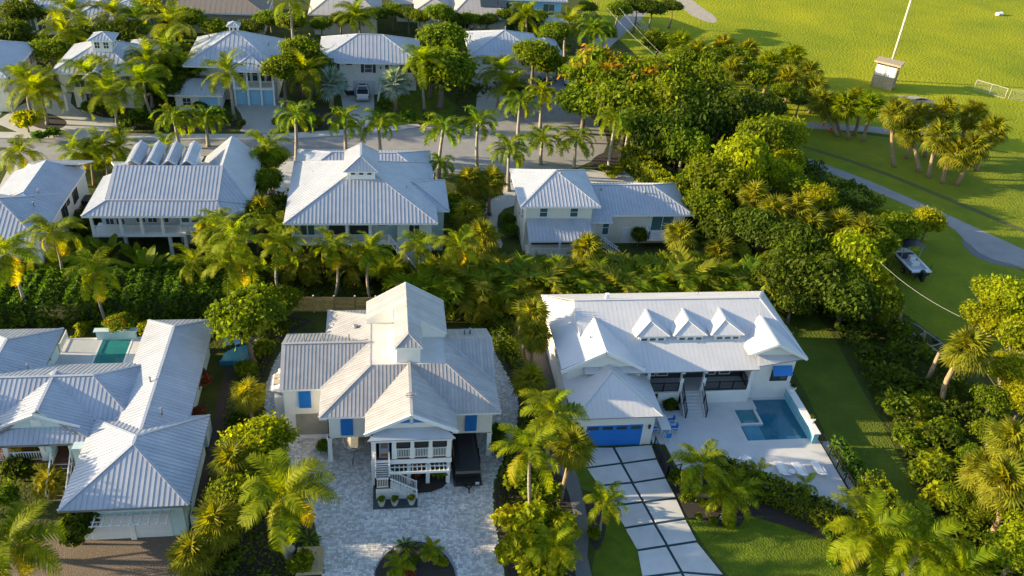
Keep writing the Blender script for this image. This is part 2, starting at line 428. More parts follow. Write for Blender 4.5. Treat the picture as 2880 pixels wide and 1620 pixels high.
# ================================================================== GROUND
gm = MB(); gm.poly([(-400, -60, 0), (520, -60, 0), (520, 900, 0), (-400, 900, 0)])
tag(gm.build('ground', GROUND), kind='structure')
sheet('sports_field', [(51, 260), (53.5, 155), (57, 140), (66, 124), (72, 124), (100, 114), (160, 100), (400, 60), (400, 400), (51, 400)], .008, GRASS_F)
sheet('field_verge', [(46, 168), (44, 240), (50.5, 240), (53, 160), (56, 141), (64, 122), (60, 118), (50, 138)], .004, GRASS_F)
sheet('park_grass', [(60, 125), (66.5, 124), (100, 114), (160, 100), (160, 40), (74, 40), (60, 60), (56, 74), (60, 95), (63, 108)], .004, mat('park_turf', (.22, .25, .015), .95, noise=.25, col2=(.14, .18, .014), bump=.16, bscale=3, spec=.1))
sheet('sand_patch', [(66, 200), (70, 202), (71, 190), (72, 183), (70.3, 178.5), (68, 180), (66, 186)], .014, DIRT, 2)
sheet('worn_patch', [(90, 139.2), (95, 138.4), (96, 136.8), (91, 136.8)], .012, DIRT, 2)
sheet('park_road', [(60, 124.2), (66, 123.6), (80, 121.9), (88, 120), (88, 123.2), (80, 124.4), (66, 126.2), (60, 127)], .014, ASPH, 1)
sheet('gravel_track', [(86, 120), (92, 122), (92, 130), (97, 137), (93, 138), (88, 130), (84, 124)], .012, GRAVEL, 2)
sheet('park_path', [(62.3, 112.6), (63.8, 110.4), (67.2, 106.8), (73.9, 96.4), (78, 89), (82, 82), (88, 70), (83, 70), (77.6, 81.6), (72.6, 84.0), (73.0, 87.5), (73.4, 92), (70.8, 97), (65.6, 104.6), (61.5, 110)], .012, ASPH, 1)
sheet('dirt_edge', [(71.9, 83.4), (77, 81), (82, 76), (84, 70), (80.5, 72), (76.8, 81.9), (73.2, 84.2), (73.2, 88.2), (72.2, 88)], .016, GRAVEL, 1)
sheet('drainage_ditch', [(63, 116), (70, 109.5), (77, 99), (84, 88), (92, 76), (92.8, 76.6), (84.8, 88.8), (77.8, 99.8), (70.6, 110.3), (63.4, 117)], .012, mat('ditch_grass', (.09, .105, .016), .95, noise=1.5, bump=.1), 1)
sheet('street', [(-90, 106), (-47, 108), (-29, 111.0), (-17, 111.6), (-5.7, 109.6), (6, 107), (12, 106.2), (18, 105.6), (25, 107), (31, 112), (33.6, 118), (32.8, 126), (32.2, 136), (35.4, 147), (41.5, 158), (52, 176), (60, 190), (55, 190), (47.5, 175), (38.5, 161), (31.2, 148), (26.5, 138), (22.5, 130), (17, 123.5), (10, 122.6), (6, 121.8), (0, 119.2), (-14, 116.6), (-34, 116.0), (-90, 116.3)], .012, ASPH, 1)
kb = MB(); kp = [(-90, 116.3), (-34, 116.0), (-14, 116.6), (0, 119.4), (6, 121.9), (10, 122.7)]
for a, b in zip(kp, kp[1:]): kb.bar((*a, .06), (*b, .06), .16, .13)
kp = [(-90, 105.9), (-47, 107.9), (-29, 110.9), (-17, 111.5), (-5.7, 109.5), (6, 106.9), (12, 106.1)]
for a, b in zip(kp, kp[1:]): kb.bar((*a, .06), (*b, .06), .16, .13)
tag(kb.build('kerb', CONC), kind='structure')
sheet('pavement', [(-90, 116.5), (-34, 116.2), (-14, 116.8), (-1, 119.3), (6, 122.1), (5, 123.9), (-2, 121.1), (-15, 118.6), (-34, 118.1), (-90, 118.3)], .02, CONC)
sheet('driveway', [(-53, 118), (-50, 131), (-45.6, 134), (-44, 127), (-40, 125.2), (-37, 124), (-33.5, 121.5), (-33.8, 118.2)], .026, CONC, 1)
sheet('driveway', [(-62, 118.3), (-62, 131), (-52.6, 128), (-52, 118.3)], .030, CONC)
sheet('driveway', [(-23, 131.5), (-15, 133.5), (-12.8, 128), (-13.8, 118.8), (-19.6, 118.6), (-19.2, 122), (-20.5, 127)], .026, COBB, 1)
sheet('driveway', [(-6.3, 136.6), (-.9, 137), (-.8, 121.8), (-4.6, 120.3), (-5.4, 127)], .026, CONC)
sheet('driveway', [(16, 139), (20.5, 139), (22.5, 132), (19, 124.5), (14, 123.5)], .026, CONC, 1)
sheet('driveway', [(-14, 100), (-9.6, 100), (-9.0, 104), (-8, 110.6), (-13.4, 111.6)], .026, CONC)
sheet('driveway', [(-6.4, 100), (-1.5, 100), (-1.5, 104), (-1.0, 108.4), (-6, 109.9)], .026, CONC)
sheet('driveway', [(1.0, 100), (6.5, 100), (7, 106.8), (.8, 108.2)], .026, CONC)
sheet('driveway', [(-30, 99), (-24, 99), (-23, 111.5), (-31, 110.9)], .026, CONC)
sheet('driveway', [(-45, 99), (-39, 99), (-38, 109.9), (-46, 108)], .026, CONC)
sheet('driveway', [(16, 96), (30, 96), (41, 102), (40.5, 110), (36, 112), (31.5, 106.5), (27.5, 108.5), (26, 107.4), (20, 105.5), (15, 106)], .026, CONC, 1)
sheet('garden_path', [(17.5, 100.8), (13.6, 99.6), (11.9, 94), (12.6, 87), (14.1, 87), (13.6, 91), (14.4, 96), (17.5, 98)], .03, COBB, 1)
sheet('front_lawn', [(-.6, 137), (9, 137), (12, 130), (10, 124.2), (0, 121.6), (-.6, 121.8)], .022, GRASS_L)
# large planted islands between drives
for pts in ([(-51, 124.5), (-46.5, 119.5), (-43.4, 118.8), (-42.6, 121.5), (-45, 124), (-48.5, 126)],
            [(-41.5, 126), (-38.5, 123), (-34.5, 124), (-36, 128), (-40, 128)],
            [(-30, 119), (-20.6, 119), (-20.2, 122.5), (-22, 125.5), (-31, 125)],
            [(-12.3, 119.6), (-6, 121), (-6, 128), (-12, 128)],
            [(28.5, 109.5), (30, 107.2), (34, 108.6), (36, 112), (34, 114), (31, 113.4)]):
    sheet('planting_bed', pts, .034, MULCH, 2)
# A lot
P_AREA = [(-9.0, 70.4), (-6, 71.3), (8.6, 70.8), (10.4, 69), (11.2, 65), (12.2, 60.6), (11.2, 55.6), (9.3, 52), (8.5, 49.6), (8.3, 46), (8.5, 41), (8.6, 34), (-4.0, 34), (-4.25, 42), (-4.9, 45.6), (-5.6, 48), (-7.3, 52), (-8.6, 57), (-10.3, 59.5), (-10.4, 65)]
sheet('driveway_bed', P_AREA, .01, mat('paver_joint', (.36, .37, .38), .95, noise=6), 1)
sheet('planting_bed', [(5.1, 53), (5.1, 50.6), (4.6, 49.9), (3.6, 49.45), (2.55, 49.4), (-.9, 50.9), (-.9, 53)], .09, MULCH)
sheet('planting_bed', [(-.88, 36), (-.9, 41.8), (-.2, 43.4), (.9, 44.4), (1.9, 44.65), (3.1, 44.4), (4.3, 43.4), (5.05, 41.5), (5.1, 36)], .10, MULCH, 1)
sheet('planting_bed', [(8.75, 34), (8.75, 41), (8.55, 46), (8.7, 49.4), (9.6, 51.8), (11.4, 55.4), (12.4, 60.4), (11.6, 65), (11, 69), (13.2, 72), (15.6, 60), (15.6, 52), (14.6, 51.4), (15.2, 47), (14.3, 41), (13.4, 34)], .008, MULCH, 1)
sheet('gravel_strip', [(14.2, 34), (13.4, 41.5), (14.5, 45.5), (14.6, 49.5), (13.7, 53), (14.6, 53.4), (15.6, 51.4), (15.7, 48.6), (15.5, 45), (14.6, 41.6), (15.4, 34)], .014, GRAVEL, 1)
sheet('planting_bed', [(15.5, 45.2), (15.7, 48.4), (16.4, 48.4), (17.2, 47.2), (17.0, 45.2), (15.7, 42.6), (15.3, 43.5)], .018, MULCH, 2)
sheet('planting_bed', [(-4.6, 34), (-4.5, 42), (-5.2, 45.6), (-6, 48), (-7.6, 51.8), (-8.9, 56.8), (-10.6, 59.4), (-10.8, 65), (-9.6, 70.6), (-6, 73.8), (-13.6, 74), (-14, 46), (-12, 40), (-11, 34)], .008, MULCH, 1)
sheet('front_lawn', [(15.1, 52), (16.7, 51.6), (17.2, 49.2), (17.8, 47), (18.35, 44.8), (18.8, 42.6), (18.6, 40), (18.3, 34), (14.9, 34), (14.9, 41.2), (15.6, 43), (16.6, 45), (17.3, 47.2), (16.4, 48.8), (15.8, 49)], .012, GRASS_L)
sheet('planting_bed', [(22.9, 53.6), (23.6, 53.4), (24.2, 50.4), (28.6, 49.6), (36.6, 43.9), (36.4, 42.6), (34.4, 42.4), (31.2, 44.2), (28.4, 45.6), (27.4, 44.4), (25.6, 44.6), (23.6, 45.6), (23.1, 47.8), (22.8, 50)], .014, MULCH)
sheet('front_lawn', [(23.3, 45.6), (25.6, 44.7), (27.3, 44.4), (28.5, 45.5), (31.2, 44.1), (34.4, 42.3), (35.6, 40), (36.5, 34), (25.6, 34), (25.0, 39.6), (24.1, 42.4)], .012, GRASS_L)
sheet('side_lawn', [(38.6, 44), (39.0, 54), (39.6, 60), (39.6, 70), (41, 78), (46, 79), (46.4, 69), (45.4, 60), (44.9, 54), (43.4, 44), (41, 34), (37, 34)], .012, mat('side_lawn_turf', (.13, .16, .02), .95, noise=.35, col2=(.075, .115, .014), bump=.15, bscale=5, spec=.1))
sheet('gravel_strip', [(37.6, 43.6), (38.1, 48), (38.1, 53.4), (38.9, 53.4), (38.9, 47.5), (38.3, 43)], .02, COBB)
sheet('service_yard', [(12.9, 72), (15.9, 72), (15.9, 54), (15.0, 53.2), (13.6, 58)], .02, mat('yard_paving', (.12, .11, .105), .95, noise=.8))
sheet('bark_yard', [(-40, 34), (-40, 45), (-25.4, 47.6), (-21, 46.6), (-15, 46.6), (-13.4, 45), (-12.4, 40), (-12, 34)], .008, BARKM, 1)
sheet('garden_walk', [(-14.3, 47), (-14.3, 66.2), (-12.4, 66.2), (-12.6, 47)], .012, mat('brown_walk', (.075, .055, .045), .95, noise=2))
sheet('rear_garden', [(-60, 72), (-60, 83), (-12, 83), (-12, 74), (-28, 72)], .006, GROUND)

# ---- paving stones of the front driveway (mixed sizes, random tones)
def pavers():
    import bisect
    P = chaikin(P_AREA, 1)
    def inside(x, y):
        c = False; j = len(P) - 1
        for i in range(len(P)):
            xi, yi = P[i]; xj, yj = P[j]
            if (yi > y) != (yj > y) and x < (xj - xi) * (y - yi) / (yj - yi) + xi: c = not c
            j = i
        return c
    rnd = random.Random(3); near = []; far = []
    y = 38.2; row = 0
    while y < 71:
        h = rnd.choice((.15, .15, .22)); x = -11 + rnd.random() * .2
        while x < 12.6:
            wd = rnd.choice((.15, .22, .28)); 
            if inside(x + wd / 2, y + h / 2) and not (-.4 < x < 8.2 and 58 < y < 62.5):
                if not ((x + wd / 2 - 2.1) ** 2 / 8.9 + (y - 41.6) ** 2 / 9.2 < 1.0): 
                    e = .008; z = .035 + rnd.random() * .008; (near if y < 50 else far).append((x + e, x + wd - e, y + e, y + h - e, z))
            x += wd
        y += h
    def join(lst, name, par=None):
        v = []; f = []
        for x0, x1, y0, y1, z in lst:
            n = len(v); v += [(x0, y0, .012), (x1, y0, .012), (x1, y1, .012), (x0, y1, .012), (x0 + .01, y0 + .01, z), (x1 - .01, y0 + .01, z), (x1 - .01, y1 - .01, z), (x0 + .01, y1 - .01, z)]
            f += [tuple(n + i for i in q) for q in ((4, 5, 6, 7), (0, 1, 5, 4), (1, 2, 6, 5), (2, 3, 7, 6), (3, 0, 4, 7))]
        b = MB(); b.v = v; b.f = f; return b.build(name, PAVER, par)
    PAVER = mat('grey_paver', (.66, .65, .63), .85, island=.30, bump=.01, bscale=30, noise=.35, col2=(.52, .515, .50))
    o = join(near + far, 'paving_stones'); tag(o, 'mixed grey and white rectangular paving stones laid over the driveway', None, None, 'stuff')
pavers()

# ================================================================== HOUSE A : raised white house, centre front
A = thing('house', 'white raised house with blue shutters, gabled front porch and white stair', 'house', (2, 57, 0))
walls(A, [(-4.3, 8.7, 53.4, 63.0, 2.55, 5.62), (-8.0, -4.3, 56.35, 63.0, 2.6, 5.62), (-4.4, -1.0, 63.0, 66.2, 0, 5.62), (-.9, 4.8, 62.4, 64.5, 0, 7.8), (2.2, 5.0, 60.15, 64.5, 5.6, 7.95), (2.1, 3.1, 60.1, 64.5, 7.9, 9.15), (-1.0, 2.1, 62.3, 64.5, 5.6, 7.95), (.9, 2.1, 62.25, 64.5, 7.9, 9.15), (8.7, 8.75, 56.5, 63.0, 0, 5.6),
          (-8.0, -7.2, 56.35, 63.0, 0, 2.6), (-9.0, -8.0, 58.2, 62, 0, 2.9)], WALL_W)
walls(A, [(-4.6, 8.7, 58.0, 63.0, 0, 2.54)], WALL_G, 'ground_floor_wall')
walls(A, [(1.08, 2.98, 56.75, 62.2, 7.35, 9.2), (2.98, 3.0, 57, 60, 7.35, 9.2)], WALL_W, 'clerestory_wall')
panel(A, 'garage_door', 'S', 56.6, -5.9, .12, 2.55, 2.4, BEIGE, -.05, .05)
MB().box(-7.2, -4.5, 56.2, 56.7, .0, .11).build('door_sill', TRIM, A)
MB().prism([(-9.5, 59.2, 2.8), (-8, 58.0, 3.5), (-8, 61.6, 3.5), (-9.5, 61.2, 2.8)], .12).build('lean_to_roof', WHITE_R, A)
MB().box(-9.2, -8.5, 59.6, 60.2, 2.95, 3.2).box(-9.2, -8.5, 60.4, 61, 2.95, 3.2).build('skylight', BEIGE, A)
for x, y in ((-4.3, 53.5), (8.55, 53.5), (8.55, 56.2), (-4.3, 56.2)): post(A, x, y, 0, 2.58, .34)
PA = [[(-4.95, 55.85, 5.6), (-4.95, 52.4, 5.6), (-1, 56.5, 7.4), (-1, 59.55, 7.4)],
      [(-8.2, 55.85, 5.6), (-4.95, 55.85, 5.6), (-1, 59.55, 7.4), (-8.2, 59.55, 7.4)],
      [(-4.9, 63.4, 5.6), (-8.2, 63.4, 5.6), (-8.2, 59.55, 7.4), (-1, 59.55, 7.4)],
      [(-4.9, 66.8, 5.6), (-4.9, 63.4, 5.6), (-1, 59.55, 7.4), (-1, 63.3, 7.4)],
      [(-1, 66.8, 5.6), (-4.9, 66.8, 5.6), (-1, 63.3, 7.4)],
      [(-4.95, 52.4, 5.6), (9.2, 52.3, 5.6), (5.1, 56.45, 7.4), (-1, 56.5, 7.4)],
      [(9.2, 52.3, 5.6), (9.15, 56, 5.6), (5.1, 59.75, 7.4), (5.1, 56.45, 7.4)],
      [(9.15, 56, 5.6), (9.2, 59.75, 7.4), (5.1, 59.75, 7.4)],
      [(9.2, 59.75, 7.4), (9.2, 63.6, 5.6), (4.8, 63.6, 5.6), (4.8, 59.75, 7.4)],
      [(5.58, 50.35, 5.68), (5.58, 55.5, 5.68), (2.08, 57.2, 7.45), (2.08, 50.35, 7.45)],
      [(-1.42, 55.5, 5.68), (-1.42, 50.35, 5.68), (2.08, 50.35, 7.45), (2.08, 57.2, 7.45)],
      [(.92, 56.3, 9.18), (3.14, 56.3, 9.18), (2.03, 57.4, 9.85)],
      [(.92, 62.2, 9.18), (.92, 56.3, 9.18), (2.03, 57.4, 9.85), (2.03, 62.2, 9.85)],
      [(-1.38, 64.9, 7.8), (-1.38, 62.2, 7.8), (2.03, 62.2, 9.85), (2.03, 64.9, 9.85)],
      [(3.14, 56.3, 9.18), (3.14, 60, 9.18), (2.03, 60, 9.85), (2.03, 57.4, 9.85)],
      [(5.35, 60, 7.86), (5.35, 64.9, 7.86), (2.03, 64.9, 9.85), (2.03, 60, 9.85)]]
roof(A, PA, .30, (.028, .026), GALV_A, 290, .17)
MB().box(-1.0, 5.1, 56.5, 63.3, 7.2, 7.39).build('flat_roof', MEMB, A)
MB().poly([(-1.3, 62.38, 7.2), (-1.3, 62.38, 7.82), (1.2, 62.38, 9.3), (1.2, 62.38, 7.2)]).poly([(-1.3, 62.25, 7.82), (-1.3, 62.25, 7.2), (1.2, 62.25, 7.2), (1.2, 62.25, 9.3)]).build('gable_wall', WALL_W, A)
MB().poly([(5.25, 60.08, 7.86), (2.9, 60.08, 9.28), (2.9, 60.08, 7.2), (5.25, 60.08, 7.2)]).poly([(5.25, 60.2, 7.2), (2.9, 60.2, 7.2), (2.9, 60.2, 9.28), (5.25, 60.2, 7.86)]).build('gable_wall', WALL_W, A)
gable_tri(A, 'y', 64.5, -1.0, 5.05, 7.7, .6, WALL_W); gable_tri(A, 'x', -8.0, 56.2, 63.1, 5.55, .5, WALL_W)
gable_tri(A, 'x', 8.6, 56.3, 63.2, 5.5, .5, WALL_W)
gable_tri(A, 'y', 50.75, -1.1, 5.26, 5.55, .5, WALL_W)
for s in (-1, 1):
    MB().bar((2.08 + s * 3.55, 50.3, 5.55), (2.08, 50.3, 7.34), .1, .26).build('bargeboard', TRIM, A)
    b = MB(); b.poly([(2.08 + s * .14, 50.72, 6.3), (2.08 + s * .14, 50.72, 6.95), (2.08 + s * 1.25, 50.72, 6.3)][::s]); b.build('gable_window', SHUT, A)
MB().bar((.7, 50.7, 6.26), (3.5, 50.7, 6.26), .06, .08).bar((2.08, 50.7, 6.2), (2.08, 50.7, 7.1), .14, .06).build('gable_trim', TRIM, A)
pp = [(-1.25, 49.95, 5.28), (5.42, 49.95, 5.28), (4.6, 50.74, 5.78), (-.4, 50.74, 5.78)]
MB().prism(pp, .1).build('pent_roof', GALV, A)
MB().box(-1.0, 5.2, 50.0, 50.5, 5.0, 5.24).build('porch_beam', TRIM, A)
MB().box(-1.0, 5.2, 50.35, 53.4, 2.7, 2.92).build('porch_deck', WOODD, A)
MB().box(-1.02, 5.22, 50.28, 50.36, 2.45, 2.88).build('deck_fascia', TRIM, A)
walls(A, [(-.95, 5.15, 53.3, 53.38, 2.92, 5.6)], SHADE, 'porch_shade_screen')
walls(A, [(-1.0, -.9, 50.5, 53.4, 2.92, 5.2), (5.1, 5.2, 50.5, 53.4, 2.92, 5.2)], SHADE, 'porch_shade_screen')
for x, wd in ((-.8, .34), (.75, .34), (2.15, .28), (3.55, .28), (5.0, .34)):
    MB().box(x - wd / 2, x + wd / 2, 50.36, 50.6, 2.92, 5.05).build('porch_column', TRIM, A)
for x0, x1 in ((.95, 2.0), (2.3, 3.4), (3.7, 4.82)):
    railing(A, (x0, 50.45, 2.92), (x1, 50.45, 2.92), .95, .12, bw=.045, posts=5)
    MB().box(x0, x1, 50.62, 50.64, 3.0, 5.0).build('insect_screen', SHADE, A)
dr = MB().box(-.38, .38, 50.52, 50.6, 2.95, 5.0).build('screen_door', mat('blue_grey_door', (.16, .28, .50), .5), A)
MB().box(-.27, .27, 50.5, 50.515, 3.95, 4.85).box(-.27, .27, 50.5, 50.515, 3.1, 3.4).build('pane', mat('door_screen', (.13, .09, .06), .6), dr)
MB().box(-.26, .24, 50.47, 50.49, 3.5, 3.72).build('orange_mat', mat('rust_orange', (.55, .24, .03), .8), dr)
# pergola trellis under deck and posts
tb = MB()
for i in range(14): x = .45 + i * .345; tb.box(x - .03, x + .03, 49.55, 50.3, 2.28, 2.34)
tb.box(.35, 5.1, 49.6, 49.68, 2.2, 2.28).box(.35, 5.1, 50.1, 50.18, 2.2, 2.28).box(.3, 5.0, 49.52, 49.58, 2.1, 2.32)
tb.build('trellis', TRIM, A)
for x in (-.85, 1.9, 3.4, 5.0): MB().box(x - .15, x + .15, 50.4, 50.7, 0, 2.7).build('porch_pier', TRIM, A)
# front stair: flight down, landing, second flight to the right
us = MB(); un = MB()
for i in range(8): us.box(-.6, .3, 50.36 - (i + 1) * .075 - .04, 50.36 - i * .075, 1.0, 2.74 - i * .165); un.box(-.64, .33, 50.30 - (i + 1) * .075, 50.34 - i * .075 - .04, 2.70 - i * .165, 2.76 - i * .165)
us.build('stair_risers', mat('stair_shadow_board', (.16, .155, .15), .8), A); un.build('stair_nosing', TRIM, A)  # dark boards carry the shade of the gaps between white nosings
MB().box(-.68, .36, 48.85, 49.8, 1.3, 1.42).build('stair_landing', WOODD, A)
st = MB()
for i in range(8): st.box(.36 + i * .26, .36 + (i + 1) * .26, 48.85, 49.75, max(0, 1.3 - (i + 1) * .165 - .06), 1.36 - (i + 1) * .165)
st.build('stair_treads', TRIM, A)
railing(A, (-.68, 50.3, 2.75), (-.68, 49.8, 1.9), .9, .13); railing(A, (.36, 50.3, 2.75), (.36, 49.8, 1.9), .9, .13)
railing(A, (-.68, 48.85, 1.42), (.36, 48.85, 1.42), .95, .12); railing(A, (-.68, 49.8, 1.42), (-.68, 48.85, 1.42), .95, .12)
railing(A, (.36, 48.85, 1.42), (2.46, 48.85, .05), .95, .13); railing(A, (.36, 49.78, 1.42), (2.46, 49.78, .05), .95, .13)
sk = MB().box(-.66, .34, 48.9, 48.94, 0, 1.3); sk.poly([(.34, 48.92, 0), (2.4, 48.92, 0), (2.4, 48.92, .1), (.34, 48.92, 1.3)])
for i in range(24): x = -.6 + i * .125; sk.box(x, x + .03, 48.86, 48.9, 0, max(.12, 1.3 if x < .34 else 1.3 - (x - .34) * .62))
sk.build('stair_skirt', TRIM, A)
MB().box(-.9, 2.5, 47.95, 48.85, .03, .12).box(-.9, -.7, 48.85, 50.7, .03, .12).build('stair_plinth', mat('slate_plinth', (.05, .07, .08), .8), A)
for u, c, z in ((-6.3, 56.35, 3.4), (-2.9, 53.4, 2.95), (6.95, 53.4, 2.95)): louvre_shutter(A, 'S', c, u, z, .9, 1.75, SHUT)
vent(A, -2.3, 62.4, 6.85, .16, .2); vent(A, -6.5, 60.6, 7.1); vent(A, -5.0, 60.9, 6.9); vent(A, -2.8, 60.2, 7.2); vent(A, 7, 61.4, 6.7); vent(A, 7.5, 61.6, 6.6, .1)
an = MB(); an.bar((2.1, 52.1, 7.4), (2.1, 52.1, 8.0), .04)
for i in range(10): a = i * .63; an.bar((2.1 + .4 * math.cos(a), 52.1 + .3 * math.sin(a), 7.85), (2.1 + .4 * math.cos(a + .63), 52.1 + .3 * math.sin(a + .63), 7.85), .04)
an.bar((1.6, 52.1, 7.8), (2.6, 52.1, 7.85), .04); an.build('antenna', GALV_D, A)
MB().box(-4.95, -4.35, 52.6, 53.4, 5.15, 5.45).build('gutter_box', TRIM, A)

# ================================================================== HOUSE B : large left front house
B = thing('house', 'sprawling blue-grey roofed house with vine-edged double garage at the lower left', 'house', (-20, 56, 0))
SL = .45
PB = hip(-22.4, -13.66, 45.9, 55.4, 3.6, .46, 'y')
PB += hip(-21.0, -15.15, 50, 68.6, 3.62, .455, 'y', 0, 1)
PB += hip(-37, -19.2, 55.0, 62.4, 3.6, .46, 'x', 0, 1)
PB += hip(-34.6, -27.9, 58, 67.6, 3.6, .40, 'y', 0, 1)
zr, xr = 5.25, -26.0
PB += [[(-21.5, 52.9, 3.4), (-21.5, 57.5, 3.4), (xr, 59.6, zr), (xr, 55.05, zr), (-23.4, 54.45, 4.18)],
       [(-30.5, 57.5, 3.4), (-30.5, 52.9, 3.4), (-28.6, 54.45, 4.18), (xr, 55.05, zr), (xr, 59.6, zr)],
       [(-30.5, 52.9, 3.4), (-21.5, 52.9, 3.4), (-23.4, 54.5, 4.2), (-28.6, 54.5, 4.2)]]
PB[-3] = [(-21.5, 52.9, 3.4), (-21.5, 57.5, 3.4), (xr, 59.6, zr), (xr, 54.6, zr)]
PB[-2] = [(-30.5, 57.5, 3.4), (-30.5, 52.9, 3.4), (xr, 54.6, zr), (xr, 59.6, zr)]
PB[-1] = [(-30.5, 52.9, 3.42), (-21.5, 52.9, 3.42), (-23.3, 54.4, 4.3), (-28.7, 54.4, 4.3)]
roof(B, PB, .36, (.032, .030), GALV, 290, .2, GALV_D)
gb = MB(); gb.poly([(-28.9, 54.0, 4.15), (-23.1, 54.0, 4.15), (xr, 54.0, 5.35)]); gb.poly([(-23.1, 54.3, 4.15), (-28.9, 54.3, 4.15), (xr, 54.3, 5.35)]); gb.build('gable_wall', WALL_B, B)
for s in (-1, 1): MB().bar((xr + s * 3.1, 53.9, 4.15), (xr, 53.9, 5.42), .12, .2).build('bargeboard', TRIM, B)
panel(B, 'gable_window', 'S', 54.0, xr, 4.35, .7, .55, TRIM)
walls(B, [(-21.3, -14.3, 46.4, 54.8, 0, 3.55), (-20.2, -15.9, 54.8, 68, 0, 3.6), (-33, -20.2, 57.5, 61.8, 0, 3.6), (-34, -28.55, 61.8, 67, 0, 3.6)], WALL_B)
walls(B, [(-23.2, -20.9, 52.2, 57.5, 0, 3.5)], WALL_B, 'porch_wall')
gd = [panel(B, 'garage_door', 'S', 46.4, u, .05, 2.75, 2.2, TRIM, .0, .06) for u in (-19.45, -16.65)]
for g, u in zip(gd, (-19.45, -16.65)):
    b = MB()
    for r_ in range(4):
        for c_ in range(4): b.box(u - 1.3 + c_ * .66, u - .72 + c_ * .66, 46.325, 46.337, .12 + r_ * .54, .55 + r_ * .54)
    b.build('door_panel', mat('door_panel_white', (.72, .72, .72), .5), g)
MB().box(-18.16, -17.78, 46.2, 46.4, 0, 2.6).build('garage_pier', TRIM, B)
pg = MB()
for i in range(9): pg.box(-20.2 + i * .62, -20.12 + i * .62, 45.1, 46.4, 2.62, 2.72)
for i in range(3): pg.box(-20.4, -15.2, 45.25 + i * .4, 45.3 + i * .4, 2.55, 2.62)
pg.build('trellis', TRIM, B)
MB().box(-30, -21.2, 52.9, 57.4, 1.55, 1.75).build('porch_floor', WOODD, B)
for x in (-29.4, -28.2, -25.6): post(B, x, 53.1, 1.75, 3.3, .32)
MB().box(-25.35, -24.95, 52.9, 54.0, 1.75, 3.3).box(-23.7, -23.4, 52.9, 54, 0, 3.3).build('column', WALL_B, B)
stp = MB()
for i in range(9): stp.box(-24.9, -23.7, 52.8 - (i + 1) * .28, 52.8 - i * .28, 0, 1.7 - i * .185)
stp.build('stair_treads', WOODD, B)
nb = MB()
for i in range(9): nb.box(-24.9, -23.7, 52.76 - (i + 1) * .28, 52.80 - (i + 1) * .28, 1.66 - i * .185, 1.71 - i * .185)
nb.build('stair_nosing', TRIM, B)
railing(B, (-25.0, 52.8, 1.75), (-25.0, 50.3, .1), .85, .5, bw=.03); railing(B, (-23.6, 52.8, 1.75), (-23.6, 50.3, .1), .85, .5, bw=.03)
railing(B, (-30, 53, 1.75), (-25.4, 53, 1.75), .85, .18)
panel(B, 'front_door', 'S', 57.5, -24.4, 1.75, 1.0, 1.7, SHUT_D)
window(B, 'E', -28.55, 62.9, 1.0, .55, 1.5, 1, 1); window(B, 'E', -28.55, 63.8, 1.0, .55, 1.5, 1, 1); window(B, 'E', -28.55, 64.8, 2.2, .35, .35, 1, 1)
MB().box(-28.55, -20.2, 61.8, 69.4, .6, 1.2).build('pool_terrace', TERR, B)
MB().box(-25.4, -22.9, 65.4, 69.0, 1.02, 1.212).build('swimming_pool', POOL_B, B)
MB().box(-25.9, -22.5, 69.05, 69.45, .6, 2.05).box(-26.1, -22.3, 69.0, 69.6, 2.05, 2.15).build('pool_wall', WALL_B, B)
cp = MB(); 
for q in ((-25.55, -25.4, 65.3, 69.05), (-22.9, -22.75, 65.3, 69.05)): cp.box(*q, 1.2, 1.225)
cp.build('pool_coping', TRIM, B)
railing(B, (-28.5, 67.3, 1.2), (-28.5, 69.3, 1.2), .9, .15); 
vent(B, -18.6, 58.4, 4.7); vent(B, -17.0, 54.6, 4.75); vent(B, -28.8, 61.2, 4.3, .06, .35)
MB().box(-15.9, -14.2, 55.6, 57.6, 0, 1.6).build('service_ledge', WALL_B, B)

# ================================================================== HOUSE D : white house with pool, right front
D = thing('house', 'white-roofed house with three roof dormers and a blue garage door', 'house', (27, 62, 0))
walls(D, [(15.95, 22.7, 53.95, 59.8, 0, 3.3), (15.8, 22.4, 58.6, 69.2, 0, 4.95), (22.4, 33.2, 61.0, 69.2, 0, 4.95), (33.2, 37.25, 59.4, 69.2, 0, 4.95)], WALL_W)
main = [[(17.2, 57.95, 4.62), (33.1, 57.95, 4.62), (35.0, 64.8, 7.7), (17.2, 64.8, 7.7)],
        [(37.9, 69.9, 5.0), (15.2, 69.8, 5.0), (17.2, 64.8, 7.7), (35.0, 64.8, 7.7)],
        [(37.9, 58.9, 5.0), (37.9, 69.9, 5.0), (35.0, 64.8, 7.7)],
        [(33.1, 57.95, 4.62), (37.9, 58.9, 5.0), (35.0, 64.8, 7.7)]]
main[3] = [(33.1, 58.2, 4.8), (37.9, 58.9, 5.0), (35.0, 64.8, 7.7)]
lw = [[(22.5, 58.25, 5.0), (22.5, 63.9, 5.0), (18.85, 63.9, 7.0), (18.85, 58.0, 7.0)],
      [(15.2, 69.7, 5.0), (15.2, 58.2, 5.0), (18.85, 58.0, 7.0), (18.85, 64.2, 7.0), (17.2, 64.8, 6.1), (17.2, 69.0, 6.1)]]
lw[1] = [(15.2, 69.7, 5.0), (15.2, 58.2, 5.0), (18.85, 58.1, 7.0), (18.85, 64.0, 7.0), (17.2, 67.7, 6.096)]
gar = hip(15.55, 23.3, 53.75, 61.6, 3.3, .5, 'y', 1, 0)
rw = [[(37.96, 58.9, 5.0), (37.96, 64, 5.0), (34.5, 62.8, 7.0), (34.5, 58.5, 7.0)], [(32.2, 64, 5.6), (32.2, 58.9, 5.6), (34.5, 58.5, 7.0), (34.5, 62.8, 7.0)]]
dorm = []
